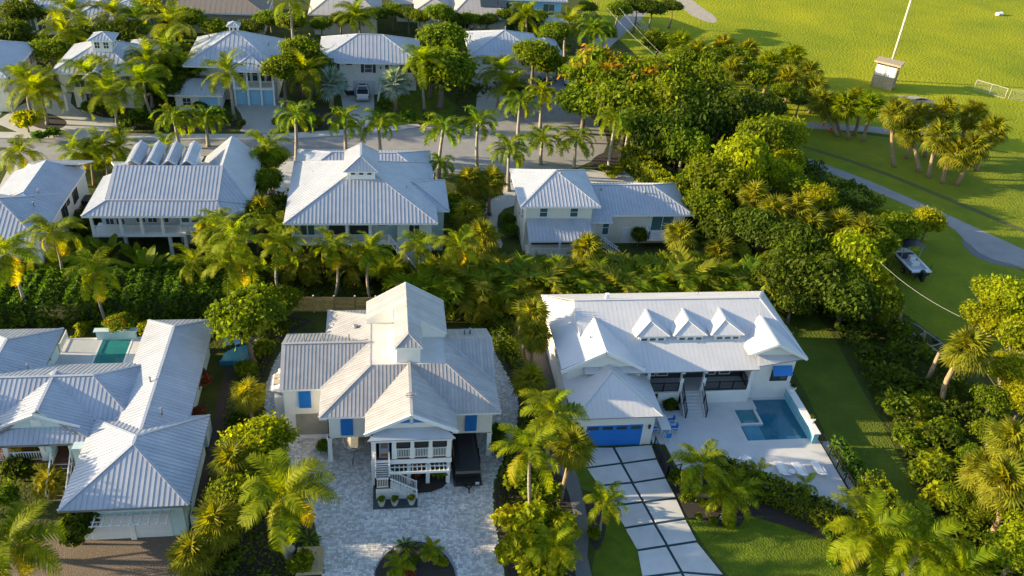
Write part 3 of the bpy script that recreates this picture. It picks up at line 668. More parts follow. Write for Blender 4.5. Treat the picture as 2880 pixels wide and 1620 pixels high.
for xc in (23.75, 27.25, 30.75):
    dorm += [[(xc - 1.6, 60.78, 6.42), (xc + 1.6, 60.78, 6.42), (xc, 62.1, 7.25)],
             [(xc + 1.6, 60.78, 6.42), (xc + 1.6, 63.0, 6.42), (xc, 64.8, 7.25), (xc, 62.1, 7.25)],
             [(xc - 1.6, 63.0, 6.42), (xc - 1.6, 60.78, 6.42), (xc, 62.1, 7.25), (xc, 64.8, 7.25)]]
roof(D, main, .42, (.02, .009), WHITE_R, 0, .08, GALV_D); roof(D, lw, .42, (.02, .009), WHITE_R, 0, .08, GALV_D); roof(D, gar, .42, (.02, .009), WHITE_R, 0, .08, GALV_D)
roof(D, rw, .42, (.02, .009), WHITE_R, 0, .08, GALV_D)
gt = MB().poly([(17.25, 58.2, 5.0), (17.25, 69.6, 5.1), (17.25, 64.8, 7.6)]).poly([(17.4, 69.6, 5.1), (17.4, 58.2, 5.0), (17.4, 64.8, 7.6)]); gt.build('gable_wall', WALL_W, D)
for k, xc in enumerate((23.75, 27.25, 30.75)):
    dw = MB().box(xc - 1.2, xc + 1.25, 60.86, 64, 5.4, 6.40).build('dormer', WALL_W, D)
    for dx in (-.72, .05, .82): 
        f = MB().box(xc + dx - .34, xc + dx + .34, 60.80, 60.86, 5.92, 6.26).build('window', TRIM, dw)
        # pane kept on the dormer's window level
        MB().box(xc + dx - .26, xc + dx + .27, 60.785, 60.80, 5.97, 6.22).build('pane', GLASS, dw)
    roof(D, dorm[k * 3:k * 3 + 3], .40, (.02, .009), WHITE_R, 0, .07)
gable_tri(D, 'y', 58.45, 15.7, 22.0, 5.0, .58, WALL_W); gable_tri(D, 'y', 59.25, 32.7, 37.4, 5.0, .72, WALL_W)
for s in (-1, 1):
    MB().bar((18.85 + s * 3.7, 58.0, 4.88), (18.85, 58.0, 6.9), .1, .3).build('bargeboard', TRIM, D)
    MB().bar((34.5 + s * (3.4 if s > 0 else 2.2), 58.5 + (.3), 4.95 if s > 0 else 5.6), (34.5, 58.45, 6.95), .1, .24).build('bargeboard', TRIM, D)
# garage front
gd = panel(D, 'garage_door', 'S', 53.95, 19.3, .05, 4.9, 2.3, DOOR_B, -.02, .05)
b = MB()
for i in range(4):
    for r_ in range(3): u = 17.45 + i * 1.23; b.box(u - .5, u + .5, 53.885, 53.9, .14 + r_ * .56, .60 + r_ * .56)
b.build('door_panel', DOOR_B, gd)
for i in range(4):
    u = 17.45 + i * 1.23; MB().box(u - .45, u + .45, 53.87, 53.9, 1.88, 2.2).build('pane', GLASS, gd)
MB().box(16.72, 21.88, 53.9, 53.948, 2.36, 2.5).box(16.7, 16.84, 53.9, 53.948, 0, 2.36).box(21.76, 21.9, 53.9, 53.948, 0, 2.36).build('door_frame', TRIM, D)
lamp(D, 16.4, 53.95, 1.9); lamp(D, 22.3, 53.95, 1.9)
for y, z, ht in ((63.4, 2.6, 1.2), (61.0, 2.6, 1.2), (57.6, 1.2, 1.0), (55.6, 1.4, 1.4)): window(D, 'W', 15.95 if y < 58.6 else 15.8, y, z, .8, ht, 1, 2)
# porch
MB().box(22.7, 33.25, 59.0, 61.0, 1.28, 1.5).build('porch_floor', CONC, D)
MB().box(24.6, 26.6, 58.9, 59.1, 0, 1.45).box(28.7, 33.3, 58.9, 59.1, 0, 1.5).build('porch_base_wall', WALL_W, D)
MB().box(22.7, 33.3, 58.9, 59.05, 4.35, 4.6).build('porch_beam', TRIM, D)
for x in (26.6, 28.7, 33.1, 23.4): post(D, x, 59.1, 1.5, 4.45, .3)
walls(D, [(22.7, 33.2, 60.94, 61.0, 1.5, 4.5)], SHADE, 'porch_shade_screen')
for u in (24.2, 25.4, 30, 31.4): window(D, 'S', 60.94, u, 1.9, .9, 2.0, 1, 1)
railing(D, (23.6, 59.05, 1.5), (26.4, 59.05, 1.5), .95, .13, DARK, 1.6, bw=.025, rw=.05); railing(D, (28.9, 59.05, 1.5), (32.95, 59.05, 1.5), .95, .13, DARK, 1.6, bw=.025, rw=.05)
railing(D, (33.0, 59.05, 1.5), (33.0, 60.8, 1.5), .95, .13, DARK, 1.6, bw=.025, rw=.05)
st = MB()
for i in range(8): st.box(26.9, 28.5, 59.1 - (i + 1) * .28, 59.1 - i * .28, 0, 1.5 - (i + 1) * .165)
st.build('stair_treads', TERR, D)
for x in (26.75, 28.65):
    MB().prism([(x - .12, 56.85, .12), (x + .12, 56.85, .12), (x + .12, 59.1, 1.55), (x - .12, 59.1, 1.55)], .12).build('stair_cheek', TERR, D)
    railing(D, (x, 59.1, 1.6), (x, 56.9, .15), .95, .13, DARK, 1.1, bw=.022, rw=.05)
lamp(D, 26.6, 58.9, 3.2); lamp(D, 28.7, 58.9, 3.2)
# right wing front
sh = MB().poly([(35.1, 58.75, 3.15), (36.95, 58.75, 3.15), (36.95, 59.35, 3.85), (35.1, 59.35, 3.85)])
sh.prism([(35.1, 58.75, 3.19), (36.95, 58.75, 3.19), (36.95, 59.35, 3.89), (35.1, 59.35, 3.89)], .04); sh.build('awning_shutter', SHUT, D)
window(D, 'S', 59.4, 36.0, 2.2, 1.5, 1.2, 2, 1, DARK)
vent(D, 18.3, 65.5, 6.8, .05, .2); MB().box(20.4, 20.75, 65.6, 65.9, 7.2, 7.75).build('chimney', TRIM, D); vent(D, 18, 60.6, 6.5, .06, .2); vent(D, 30, 67.4, 6.4, .05, .2)
# ================================================================== SECOND ROW
S2 = (.034, .036)
H2 = thing('house', 'porch-fronted two-storey house with four small rear dormers, second row left', 'house', (-22, 88, 0))
roof(H2, [[(-30.5, 84.5, 5.6), (-16.4, 84.5, 5.6), (-17.2, 86.3, 6.5), (-28.4, 86.3, 6.5)], [(-28.4, 86.3, 6.5), (-17.2, 86.3, 6.5), (-17.1, 90.9, 8.3), (-28.3, 90.9, 8.3)],
          [(-30.5, 93.6, 5.6), (-30.5, 84.5, 5.6), (-28.4, 86.3, 6.5), (-28.4, 93.6, 6.5)], [(-28.45, 94.0, 6.5), (-28.45, 86.3, 6.5), (-28.3, 90.9, 8.3)],
          [(-16.9, 97.5, 5.6), (-30.6, 97.5, 5.6), (-28.3, 90.9, 8.3), (-16.9, 90.9, 8.3)],
          [(-13.9, 87.2, 5.6), (-13.9, 99, 5.6), (-17.1, 99, 8.3), (-17.1, 90.9, 8.3)], [(-17.2, 86.3, 6.5), (-13.9, 87.2, 5.6), (-17.1, 90.9, 8.3)], [(-16.4, 84.5, 5.6), (-13.9, 87.2, 5.6), (-17.2, 86.3, 6.5)],
          [(-20.3, 99, 5.6), (-20.3, 91.5, 5.6), (-17.1, 91.0, 8.3), (-17.1, 99, 8.3)]], .40, S2, GALV, 0, .2)
walls(H2, [(-29.6, -14.4, 87.6, 97, 2.9, 5.6), (-21.2, -14.4, 85.9, 87.6, 2.9, 5.6), (-29.6, -14.4, 91.5, 97, 0, 2.9), (-22.0, -14.4, 88.5, 91.5, 0, 2.9)], WALL_G)
MB().box(-30.1, -20.7, 85.4, 88, 2.6, 2.9).build('porch_deck', TRIM, H2)
for x in (-29.95, -27.1, -25.0, -22.9): MB().box(x - .14, x + .14, 85.45, 85.73, 2.9, 5.5).build('porch_column', TRIM, H2)
for x in (-30, -27.05, -22.5, -20.9): MB().box(x - .17, x + .17, 85.9, 86.24, 0, 2.7).build('porch_pier', TRIM, H2)
for x0, x1 in ((-29.8, -27.25), (-26.95, -25.15), (-24.85, -23.05), (-22.75, -21.2)): railing(H2, (x0, 85.6, 2.9), (x1, 85.6, 2.9), .95, .14, posts=5)
railing(H2, (-21.1, 85.2, 2.9), (-20.0, 85.2, 2.9), .95, .14, posts=5); railing(H2, (-20.0, 85.3, 2.9), (-18.6, 85.3, .9), .95, .2, posts=5)
for u in (-28.8, -27.7): window(H2, 'S', 87.6, u, 2.95, .8, 2.1, 2, 3, gm=GLASS)
for u in (-25.6, -24.4, -23.2): window(H2, 'S', 87.6, u, 3.2, .9, 1.7, 2, 1)
for u in (-20.6, -19.6): window(H2, 'S', 85.9, u, 4.1, .75, .9, 1, 1, gm=GLASS_T)
for u in (-17.6, -16.7): window(H2, 'S', 85.9, u, 3.6, .7, 1.5, 1, 2, gm=GLASS)
for k, xc in enumerate((-26.6, -24.7, -22.8, -20.9)):
    dw = MB().box(xc - .6, xc + .6, 92.2, 96.0, 6.3, 8.2).build('dormer', TRIM, H2)
    roof(H2, [[(xc + .8, 91.4, 8.15), (xc + .8, 96.4, 8.15), (xc, 96.4, 8.75), (xc, 91.4, 8.75)], [(xc - .8, 96.4, 8.15), (xc - .8, 91.4, 8.15), (xc, 91.4, 8.75), (xc, 96.4, 8.75)]], .35, (.04, .04), GALV, 0, .1)
MB().box(-26.8, -22.2, 79.9, 82.6, .02, .16).build('swimming_pool', mat('rear_pool_water', (.05, .24, .30), .08), H2)

H0 = thing('house', 'white stucco house with blue-grey ribbed roof reaching the left frame edge in the second row', 'house', (-40, 88, 0))
roof(H0, [[(-33.3, 82.0, 5.3), (-33.0, 95.8, 5.3), (-36.7, 95.2, 6.8), (-36.7, 87.6, 6.8), (-38.5, 84.6, 6.8), (-34.6, 80.4, 5.3)]], .42, S2, GALV, 0, .2)
roof(H0, hip(-44.5, -33.2, 80.0, 90.0, 5.3, .42, 'x', 1, 1), .42, S2, GALV, 0, .2)
roof(H0, [[(-40.4, 95.2, 5.3), (-40.4, 88.6, 5.3), (-36.7, 87.6, 6.8), (-36.7, 95.2, 6.8)], [(-33.0, 99.0, 5.0), (-38.5, 99.0, 5.0), (-38.5, 95.3, 6.4), (-33.4, 95.3, 6.4)]], .42, S2, GALV, 0, .2)
walls(H0, [(-39.6, -33.7, 81, 97.5, 0, 5.25), (-43.5, -39.6, 80.8, 89, 0, 5.25)], WALL_W)
walls(H0, [(-34.2, -33.7, 89, 97.5, 5.2, 5.4)], WALL_W)
for u, z, hh in ((92.6, 2.9, 1.5), (90.6, 3.8, .5), (88.6, 2.9, 1.5), (83.6, 2.9, 1.5)):
    window(H0, 'E', -33.7, u, z, .7, hh, 1, 2, GLASS)
    if hh > 1: window(H0, 'E', -33.7, u + .95, z, .5, hh, 1, 2, GLASS)
vent(H0, -35.5, 88.2, 6.3); vent(H0, -35.2, 85.6, 6.2); vent(H0, -37.5, 83.6, 6.2)
MB().box(-33.6, -32.6, 94.2, 95.8, 0, 2.2).build('side_gate', DARK, H0)

C = thing('house', 'pale aqua house with hip roof and small cupola, centre of the second row', 'house', (-2, 90, 0))
zc = 9.2
roof(C, [[(-10.1, 82.6, 5.75), (6.0, 82.6, 5.75), (-2.05, 89.03, 9.61)], [(-10.1, 97.5, 5.75), (-10.1, 82.6, 5.75), (-2.05, 89.03, 9.61), (-2.05, 89.8, 9.61)],
         [(6.0, 82.6, 5.75), (6.0, 97.5, 5.75), (-2.05, 89.8, 9.61), (-2.05, 89.03, 9.61)], [(6.0, 97.5, 5.75), (-10.1, 97.5, 5.75), (-2.05, 89.8, 9.61)]], .40, S2, GALV, 0, .2)
roof(C, hip(-9.9, 6.1, 92.6, 101.0, 5.75, .38, 'x', 1, 1), .40, S2, GALV, 0, .2)
roof(C, hip(.5, 7.45, 86.0, 93.6, 5.45, .42, 'x', 0, 1), .40, S2, GALV, 0, .2)
MB().box(-3.55, -.6, 87.3, 91.6, 7.9, 9.75).build('cupola_wall', TRIM, C)
roof(C, [[(-3.95, 86.85, 9.7), (-.3, 86.85, 9.7), (-2.1, 88.1, 11.0)], [(-.3, 86.85, 9.7), (-.3, 92, 9.7), (-2.1, 91.2, 11.0), (-2.1, 88.1, 11.0)], [(-3.95, 92, 9.7), (-3.95, 86.85, 9.7), (-2.1, 88.1, 11.0), (-2.1, 91.2, 11.0)], [(-.3, 92, 9.7), (-3.95, 92, 9.7), (-2.1, 91.2, 11.0)]], .33, (.045, .045), GALV, 0, .12)
for u in (-2.95, -2.08, -1.2): window(C, 'S', 87.3, u, 9.15, .45, .26, 1, 1)
walls(C, [(-9.2, 1.7, 85.0, 99, 2.9, 5.75), (1.7, 5.4, 83.4, 99, 0, 5.75), (5.4, 6.9, 86.6, 93, 0, 5.4), (-8.4, 1.7, 88, 99, 0, 2.9)], WALL_B)
MB().box(-9.4, 1.7, 83.4, 85.1, 2.65, 2.9).build('porch_deck', TRIM, C)
for x in (-9.25, -5.95, -3.65, -1.2): MB().box(x - .16, x + .16, 83.45, 83.77, 0, 5.6).build('porch_column', TRIM, C)
for x0, x1 in ((-9.1, -6.15), (-5.8, -3.85), (-3.5, -1.4), (-1.05, .75)): railing(C, (x0, 83.5, 2.9), (x1, 83.5, 2.9), .95, .13, posts=6)
railing(C, (.85, 83.4, 2.9), (1.6, 82.6, 2.2), .95, .15, posts=5); railing(C, (1.6, 82.5, 2.2), (3.0, 81.6, .9), .95, .15, posts=5); railing(C, (3.0, 81.6, .9), (3.6, 81.2, .1), .95, .15, posts=5)
for u in (-8.3, -7.5): window(C, 'S', 85.0, u, 2.95, .65, 2.0, 1, 1, gm=GLASS_T)
MB().box(-5.6, -3.7, 84.9, 85.0, 2.95, 5.2).box(-3.4, -1.3, 84.9, 85.0, 2.95, 5.2).build('porch_shade_screen', SHADE, C)
window(C, 'S', 85.0, .1, 4.1, 1.1, 1.0, 1, 1, gm=GLASS_T); window(C, 'S', 83.4, 3.5, 3.9, 1.1, 1.4, 2, 1, gm=GLASS)
panel(C, 'side_door', 'E', 6.9, 89.2, 0, .9, 2.1, TRIM)
for x, y in ((-7.6, 92.5), (3.5, 89.2)): vent(C, x, y, 6.6, .06, .35)
vent(C, 2.6, 88.0, 7.0, .22, .3)

E = thing('house', 'cream house with hip-roofed tower and low wing, right end of the second row', 'house', (25, 90, 0))
roof(E, hip(15.3, 24.5, 85.7, 95.2, 6.1, .46, 'x', 1, 1), .40, S2, GALV, 0, .2)
roof(E, [[(26.2, 87.2, 4.2), (36.2, 87.3, 4.2), (32.0, 91.4, 6.0), (23.5, 91.3, 6.0), (22.5, 87.2, 4.2)], [(36.2, 87.3, 4.2), (36.2, 95.5, 4.2), (32.0, 91.4, 6.0)], [(36.2, 95.5, 4.2), (22.5, 95.5, 4.2), (23.5, 91.3, 6.0), (32.0, 91.4, 6.0)]], .40, S2, GALV, 0, .2)
roof(E, [[(23.2, 86.3, 3.75), (26.3, 86.3, 3.75), (26.3, 88.4, 4.7), (23.2, 88.4, 4.7)], [(16.2, 83.45, 2.95), (23.5, 83.5, 2.95), (23.5, 86.35, 4.3), (16.2, 86.3, 4.3)]], .40, S2, GALV, 0, .15)
walls(E, [(16.1, 23.7, 86.3, 94.4, 0, 6.1), (23.7, 35.5, 88.0, 94.8, 0, 4.2), (23.7, 26.2, 87.2, 88, 0, 4.0)], WALL_Y)
MB().box(16.3, 23.4, 83.7, 86.3, 0, .9).build('porch_base_wall', WALL_Y, E)
MB().box(16.9, 23.3, 86.2, 86.28, .95, 2.9).build('porch_shade_screen', SHADE, E)
for x in (16.4, 19.8, 23.3): MB().box(x - .12, x + .12, 83.75, 84, .9, 2.95).build('porch_column', TRIM, E)
railing(E, (16.5, 83.8, .9), (19.7, 83.8, .9), .95, .16, posts=6); railing(E, (19.9, 83.8, .9), (23.2, 83.8, .9), .95, .16, posts=6)
for u in (17.6, 18.8, 20.3, 21.7): window(E, 'S', 86.2, u, 1.6, .9, 1.1, 1, 1, gm=GLASS)
for u in (18.1, 21.6): window(E, 'S', 86.3, u, 4.55, .85, 1.15, 1, 2, gm=GLASS_T)
for u, z in ((92.6, 4.0), (90.4, 2.4), (88.2, 3.2)): window(E, 'W', 16.1, u, z, .6, 1.3, 1, 2)
panel(E, 'front_door', 'S', 87.2, 24.2, 1.0, .9, 2.1, TRIM); window(E, 'S', 87.2, 25.8, 1.7, .7, 1.8, 1, 2, gm=GLASS_T)
lamp(E, 24.8, 87.2, 3.1); lamp(E, 31.0, 88.0, 3.6)
panel(E, 'storage_door', 'S', 88.0, 28.6, .05, 1.0, 2.1, TRIM)
window(E, 'S', 88.0, 32.8, 1.8, 2.6, 2.2, 2, 1, gm=GLASS_T)
MB().box(30.8, 35.2, 86.3, 88.0, 1.25, 1.5).build('balcony_deck', TRIM, E)
railing(E, (30.9, 86.4, 1.5), (33.2, 86.4, 1.5), .95, .14, posts=4); railing(E, (33.4, 86.4, 1.5), (35.1, 86.4, 1.5), .95, .14, posts=4); railing(E, (30.9, 86.4, 1.5), (30.9, 87.9, 1.5), .95, .14, posts=4)
MB().box(23.9, 25.2, 85.4, 87.2, .8, 1.0).build('entry_landing', TRIM, E)
railing(E, (24.0, 85.5, 1.0), (25.2, 85.5, 1.0), .95, .14, posts=4); railing(E, (25.2, 85.5, 1.0), (27.0, 84.6, .05), .95, .2, posts=4); railing(E, (25.2, 86.3, 1.0), (27.0, 85.4, .05), .95, .2, posts=4)
for x, y, z in ((20.4, 90.0, 7.9), (25.6, 90.6, 5.6), (30.8, 90.2, 5.4)): vent(E, x, y, z, .1, .35)
gr = thing('kettle_grill', 'round black covered barbecue grill on the landing of the cream house', 'grill', (24.6, 86.0, 1.0))
MB().tube([(24.6, 86, 1.05), (24.6, 86, 1.5), (24.6, 86, 1.75), (24.6, 86, 2.0), (24.6, 86, 2.1)], [.3, .42, .46, .34, .08], 14).build('cover', BLACK, gr, True)
MB().tube([(24.6, 86, 1.0), (24.6, 86, 1.1)], [.3, .3], 10).build('base', BLACK, gr)

# ================================================================== TOP ROW
def simple_house(name_lbl, loc, roofs, boxes, wm, rm=None, w=.6, rib=(.045, .036), fas=.2):
    h = thing('house', name_lbl, 'house', loc)
    for p in roofs: roof(h, p, w, rib, rm or GALV, 0, fas)
    walls(h, boxes, wm); return h
T1 = simple_house('two-storey house with a square windowed cupola on its hip roof, upper left', (-39, 130, 0),
    [hip(-45.0, -33.4, 124.9, 137.0, 5.9, .5, 'y', 1, 1), hip(-37.5, -32.6, 127, 140, 5.8, .45, 'y', 1, 1), [[(-40.5, 123.6, 5.7), (-38.6, 126, 6.9), (-38.6, 123.6, 6.9)], [(-36.7, 123.6, 5.7), (-36.7, 125.4, 5.7), (-38.6, 126, 6.9), (-38.6, 123.6, 6.9)]]],
    [(-44.2, -34.2, 125.8, 136.5, 2.8, 5.9), (-43.0, -34.2, 127.2, 136.5, 0, 2.8), (-39.9, -37.3, 128.6, 131.4, 7.6, 9.5)], WALL_W)
roof(T1, hip(-40.3, -36.9, 128.2, 131.8, 9.45, .42, 'x', 1, 1), .45, (.05, .045), GALV, 0, .1)
for u in (-39.2, -38.0): window(T1, 'S', 128.6, u, 8.3, .65, .85, 2, 2)
for u in (129.4, 130.6): window(T1, 'E', -37.3, u, 8.3, .5, .85, 1, 2)
window(T1, 'S', 125.8, -41.6, 3.6, 1.3, 1.7, 2, 1); window(T1, 'S', 125.8, -35.4, 3.8, 1.2, 1.4, 2, 1); window(T1, 'W', -44.2, 129.6, 3.6, .9, 1.4, 1, 2)
for x in (-44.0, -41.9, -39.5): post(T1, x, 125.95, 0, 2.8, .3)
panel(T1, 'front_door', 'S', 127.2, -42.6, 0, 1.0, 2.2, TRIM); window(T1, 'S', 127.2, -41.0, .9, 1.1, 1.2, 2, 1); vent(T1, -41.5, 134.5, 7.6)
T0 = simple_house('pale two-storey house cut by the left frame edge in the upper left', (-56, 131, 0),
    [hip(-61.5, -50.4, 124.2, 138.4, 5.4, .42, 'y', 1, 1)], [(-60.8, -51.1, 125.2, 137.6, 0, 5.4)], WALL_Y)
for u in (126.6, 131.2, 132.4, 135.6, 136.6): window(T0, 'E', -51.1, u, 3.3, .7, 1.4, 2, 2)
panel(T0, 'garage_door', 'S', 125.2, -55.2, .1, 4.4, 2.3, TRIM)
T2 = simple_house('big hip-roofed house with a tiny cupola and white porch railing over a curved cobbled drive', (-21, 136, 0),
    [hip(-28.1, -14.6, 128.9, 142.0, 5.9, .5, 'y', 1, 1), hip(-21.6, -15.9, 127.8, 135, 5.7, .5, 'y', 1, 0), hip(-30.0, -22.4, 125.2, 131.6, 2.9, .4, 'x', 1, 1)],
    [(-27.2, -15.3, 131.2, 141.2, 0, 5.9), (-29.2, -23.0, 126.2, 131.2, 0, 2.9)], WALL_W)
MB().box(-22.1, -20.9, 135.4, 136.6, 8.4, 9.9).build('cupola_wall', TRIM, T2); roof(T2, hip(-22.45, -20.55, 135.05, 136.95, 9.9, .5, 'x', 1, 1), .4, (.04, .04), GALV, 0, .1)
for u in (-21.8, -21.2): window(T2, 'S', 135.4, u, 9.2, .3, .45, 1, 1)
MB().box(-21.4, -15.4, 128.8, 131.3, 2.5, 2.8).build('porch_deck', TRIM, T2)
for x in (-21.2, -19.3, -17.4, -15.6): MB().box(x - .13, x + .13, 128.9, 129.16, 0, 5.7).build('porch_column', TRIM, T2)
railing(T2, (-21.1, 129, 2.8), (-15.7, 129, 2.8), 1.0, .22, posts=2.0)
MB().box(-21.3, -15.5, 129.3, 129.4, 0, 2.4).build('porch_skirt', WALL_BLUE, T2)
for u in (-20.4, -19.5, -18.4, -17.4, -16.4): window(T2, 'S', 131.2, u, 2.9, .7, 2.1, 1, 2)
window(T2, 'S', 126.2, -27.6, .8, 1.1, 1.3, 2, 2); panel(T2, 'garage_door', 'S', 126.2, -24.6, .05, 2.6, 2.2, WALL_BLUE)
vent(T2, -25.6, 138, 7.3); vent(T2, -16.6, 136, 6.8)
T3 = simple_house('white ranch-style house with dark shutters and grey hip roof above the parked pickup', (-1, 138, 0),
    [hip(-9.3, 6.6, 133.2, 145.2, 5.5, .42, 'x', 1, 1)], [(-7.6, 5.8, 134.4, 144.4, 2.7, 5.5), (-7.6, -.1, 134.4, 144.4, 0, 2.7), (-.1, 5.8, 136.4, 144.4, 0, 2.7)], WALL_W)
panel(T3, 'garage_door', 'S', 134.4, -2.4, .05, 3.4, 2.2, WALL_G); panel(T3, 'garage_door', 'S', 134.4, -5.9, .05, 1.9, 2.1, SHADE)
window(T3, 'S', 134.4, -1.7, 3.6, 1.1, 1.2, 1, 2)
for u in (-2.6, -.8): panel(T3, 'shutter', 'S', 134.4, u, 3.55, .45, 1.35, SHUT_D)
window(T3, 'S', 134.4, -4.6, 4.7, 1.0, .35, 1, 1, gm=SHUT_D); window(T3, 'S', 134.4, 4.3, 3.7, 1.2, 1.3, 2, 1)
for u in (-6.3, 3.3, 5.3): panel(T3, 'shutter', 'S', 134.4, u, 3.55, .45, 1.35, SHUT_D)
panel(T3, 'front_door', 'S', 134.4, 1.4, 2.75, 1.0, 2.1, SHUT_D); lamp(T3, .2, 134.4, 4.2)
railing(T3, (.1, 133.2, 1.4), (.9, 134.3, 2.7), .9, .25); railing(T3, (-.3, 130.4, 0), (.2, 133.2, 1.4), .9, .4); vent(T3, -5.0, 140, 7.2)
T4 = simple_house('grey-white house with pale ribbed hip roof beside the side street, top centre', (20, 143, 0),
    [hip(14.3, 26.6, 138.0, 150.5, 5.4, .38, 'x', 1, 1), hip(25.8, 30.3, 141.8, 150.2, 4.8, .3, 'y', 1, 1)], [(15.2, 25.8, 139, 149.6, 0, 5.4), (25.8, 29.6, 142.6, 149.4, 0, 4.8)], WALL_G)
for u in (17.2, 19.3, 23.6): window(T4, 'S', 139, u, 3.7, 1.3, .9, 2, 1)
panel(T4, 'garage_door', 'S', 139, 18, .05, 4.2, 2.2, TRIM); vent(T4, 21, 146.4, 7.3)
MB().box(15.0, 26, 137.8, 139, 2.6, 2.85).build('balcony_deck', TRIM, T4); railing(T4, (19.6, 137.9, 2.85), (25.8, 137.9, 2.85), .9, .3)
R1 = simple_house('white house with skylit roof and corner porch at the very top left', (-54, 162, 0),
    [hip(-61.0, -50.6, 158, 174, 4.8, .3, 'y', 1, 1), hip(-50.2, -42.4, 154.8, 166, 4.4, .5, 'y', 1, 1), hip(-45, -38.5, 158, 176, 5.4, .25, 'y', 1, 1)], [(-60.0, -51.4, 159.4, 173, 0, 4.8), (-49.4, -43.2, 156, 166, 0, 4.4), (-44.4, -39.4, 159, 175, 0, 5.4)], WALL_W)
for u in (-58.6, -56.9, -54.4, -52.8): window(R1, 'S', 159.4, u, .6, 1.3, 2.4, 2, 1, gm=GLASS_T)
for i in range(4): MB().box(-54.3 + i * 1.1, -53.4 + i * 1.1, 162.0, 162.8, 6.05, 6.35).build('skylight', GLASS, R1)
window(R1, 'S', 156, -44.4, 2.2, .8, 1.0, 1, 2); window(R1, 'E', -39.4, 162, 2.2, .8, 1.3, 1, 2); window(R1, 'E', -39.4, 166, 2.2, .8, 1.3, 1, 2)
R0 = simple_house('white house corner just visible at the extreme top left of the frame', (-72, 165, 0), [hip(-82, -64.5, 158, 178, 5, .3, 'y', 1, 1)], [(-81, -65.4, 159, 177, 0, 5)], WALL_W)
window(R0, 'E', -65.4, 164, 2, .8, 1.3, 1, 2)
R2 = simple_house('tan house with brown shingle roof near the top edge, left of centre', (-30, 168, 0), [hip(-38.5, -19.6, 161.6, 180, 3.9, .38, 'x', 1, 1)], [(-36.6, -20.4, 162.6, 179, 0, 3.9)], WALL_T, SHING, .9, (.02, .012))
for u in (-34.2, -28.6, -22.0): window(R2, 'S', 162.6, u, 1.6, 1.2, 1.2, 2, 1)
R3 = simple_house('cream house with pale grey shingle hip roof at the top edge of the frame', (-6, 170, 0), [hip(-12.6, .6, 162.6, 180, 3.9, .40, 'x', 1, 1)], [(-11.6, -.4, 163.6, 179, 0, 3.9)], WALL_Y, SHING2, .9, (.02, .012))
for u, wd in ((-9.4, 1.2), (-6.6, .5)): window(R3, 'S', 163.6, u, 1.9, wd, 1.1, 1, 2)
R3b = simple_house('sand coloured low building behind the trees at the top centre', (8, 178, 0), [hip(2.5, 15, 172, 186, 3.9, .3, 'x', 1, 1)], [(3.5, 14, 173, 185, 0, 3.9)], WALL_Y, SHING2, .9, (.02, .012))
window(R3b, 'S', 173, 7, 1.5, 1.2, 1.2, 2, 1)
R4 = simple_house('house with dark solar panels on its grey roof at the top, right of centre', (20, 172, 0), [hip(13.0, 24.6, 163.8, 180, 3.9, .42, 'x', 1, 1), hip(6.6, 14, 166, 182, 4.2, .4, 'y', 1, 1)], [(13.8, 23.8, 164.8, 179, 0, 3.9), (7.4, 13.8, 167, 181, 0, 4.2)], WALL_G, SHING2, .9, (.02, .012))
for i in range(3): 
    a = Vector((19.0 + i * 1.7, 167.5, 5.6)); MB().prism([(a.x, 166.6, 5.25), (a.x + 1.5, 166.6, 5.25), (a.x + 1.5, 170.6, 6.95), (a.x, 170.6, 6.95)], .06).build('solar_panel', GLASS, R4)
window(R4, 'S', 164.8, 16, 1.5, 1.3, 1.1, 2, 1)
R5 = simple_house('bright sky-blue house with tall windows and white deck rail at the top edge', (30, 175, 0), [hip(22.6, 36.0, 168.6, 184, 6.2, .4, 'x', 1, 1)], [(23.8, 35.0, 170, 183, 0, 6.2)], WALL_BLUE)
for u in (24.8, 26.2, 27.6, 29.0): window(R5, 'S', 170, u, 3.0, 1.1, 2.2, 1, 1, gm=GLASS_T)
window(R5, 'S', 170, 32.6, 3.0, 2.2, 2.2, 2, 1, gm=GLASS_T)
MB().box(31.5, 37.0, 167.6, 170, 2.4, 2.7).build('deck', TRIM, R5); railing(R5, (31.6, 167.7, 2.7), (36.9, 167.7, 2.7), 1.0, .3); railing(R5, (36.9, 167.7, 2.7), (36.9, 170, 2.7), 1.0, .3)

# ================================================================== POOL TERRACE of the white house
TP = [(22.95, 58.9), (22.9, 53.9), (24.0, 53.6), (24.3, 50.8), (28, 49.6), (30.6, 48.2), (34.0, 46.0), (37.0, 43.9), (37.9, 45.2), (37.95, 53.2), (37.2, 53.2), (37.2, 53.6), (31.55, 53.6), (31.4, 58.9)]
def ts(pts, nm='terrace_paving'): return sheet(nm, pts, .12, TERR, 0, .14)
# terrace slab cut round the pool (31.7..37.2 x 53.75..59.2) and the spa (29.9..31.7 x 55.2..57.4)
ts([(22.95, 58.95), (22.95, 54.0), (24.0, 53.75), (31.5, 53.75), (31.5, 58.95)]); ts([(31.5, 58.95), (31.5, 57.95), (33.8, 57.95), (33.8, 59.4), (33.3, 59.4)])
ts([(24.0, 53.75), (24.3, 50.8), (28, 49.6), (30.6, 48.2), (34.0, 46.0), (37.0, 43.9), (37.9, 45.2), (37.95, 53.2), (37.95, 53.75)])
grid = MB()
for i in range(8): grid.box(24.6 + i * 1.7, 24.62 + i * 1.7, 50.4 if i < 2 else 49.4, 53.7, .1205, .1225)
PW = thing('swimming_pool', 'rectangular blue swimming pool with raised spa beside the white house', 'pool', (34, 56, 0))
MB().box(33.6, 37.2, 53.7, 59.3, -.05, .05).box(31.6, 33.6, 53.7, 55.7, -.05, .05).build('water', POOL_D, PW)
MB().box(33.62, 33.85, 57.85, 59.3, 0, .14).box(33.85, 37.1, 59.1, 59.4, 0, .16).build('coping', TERR, PW)
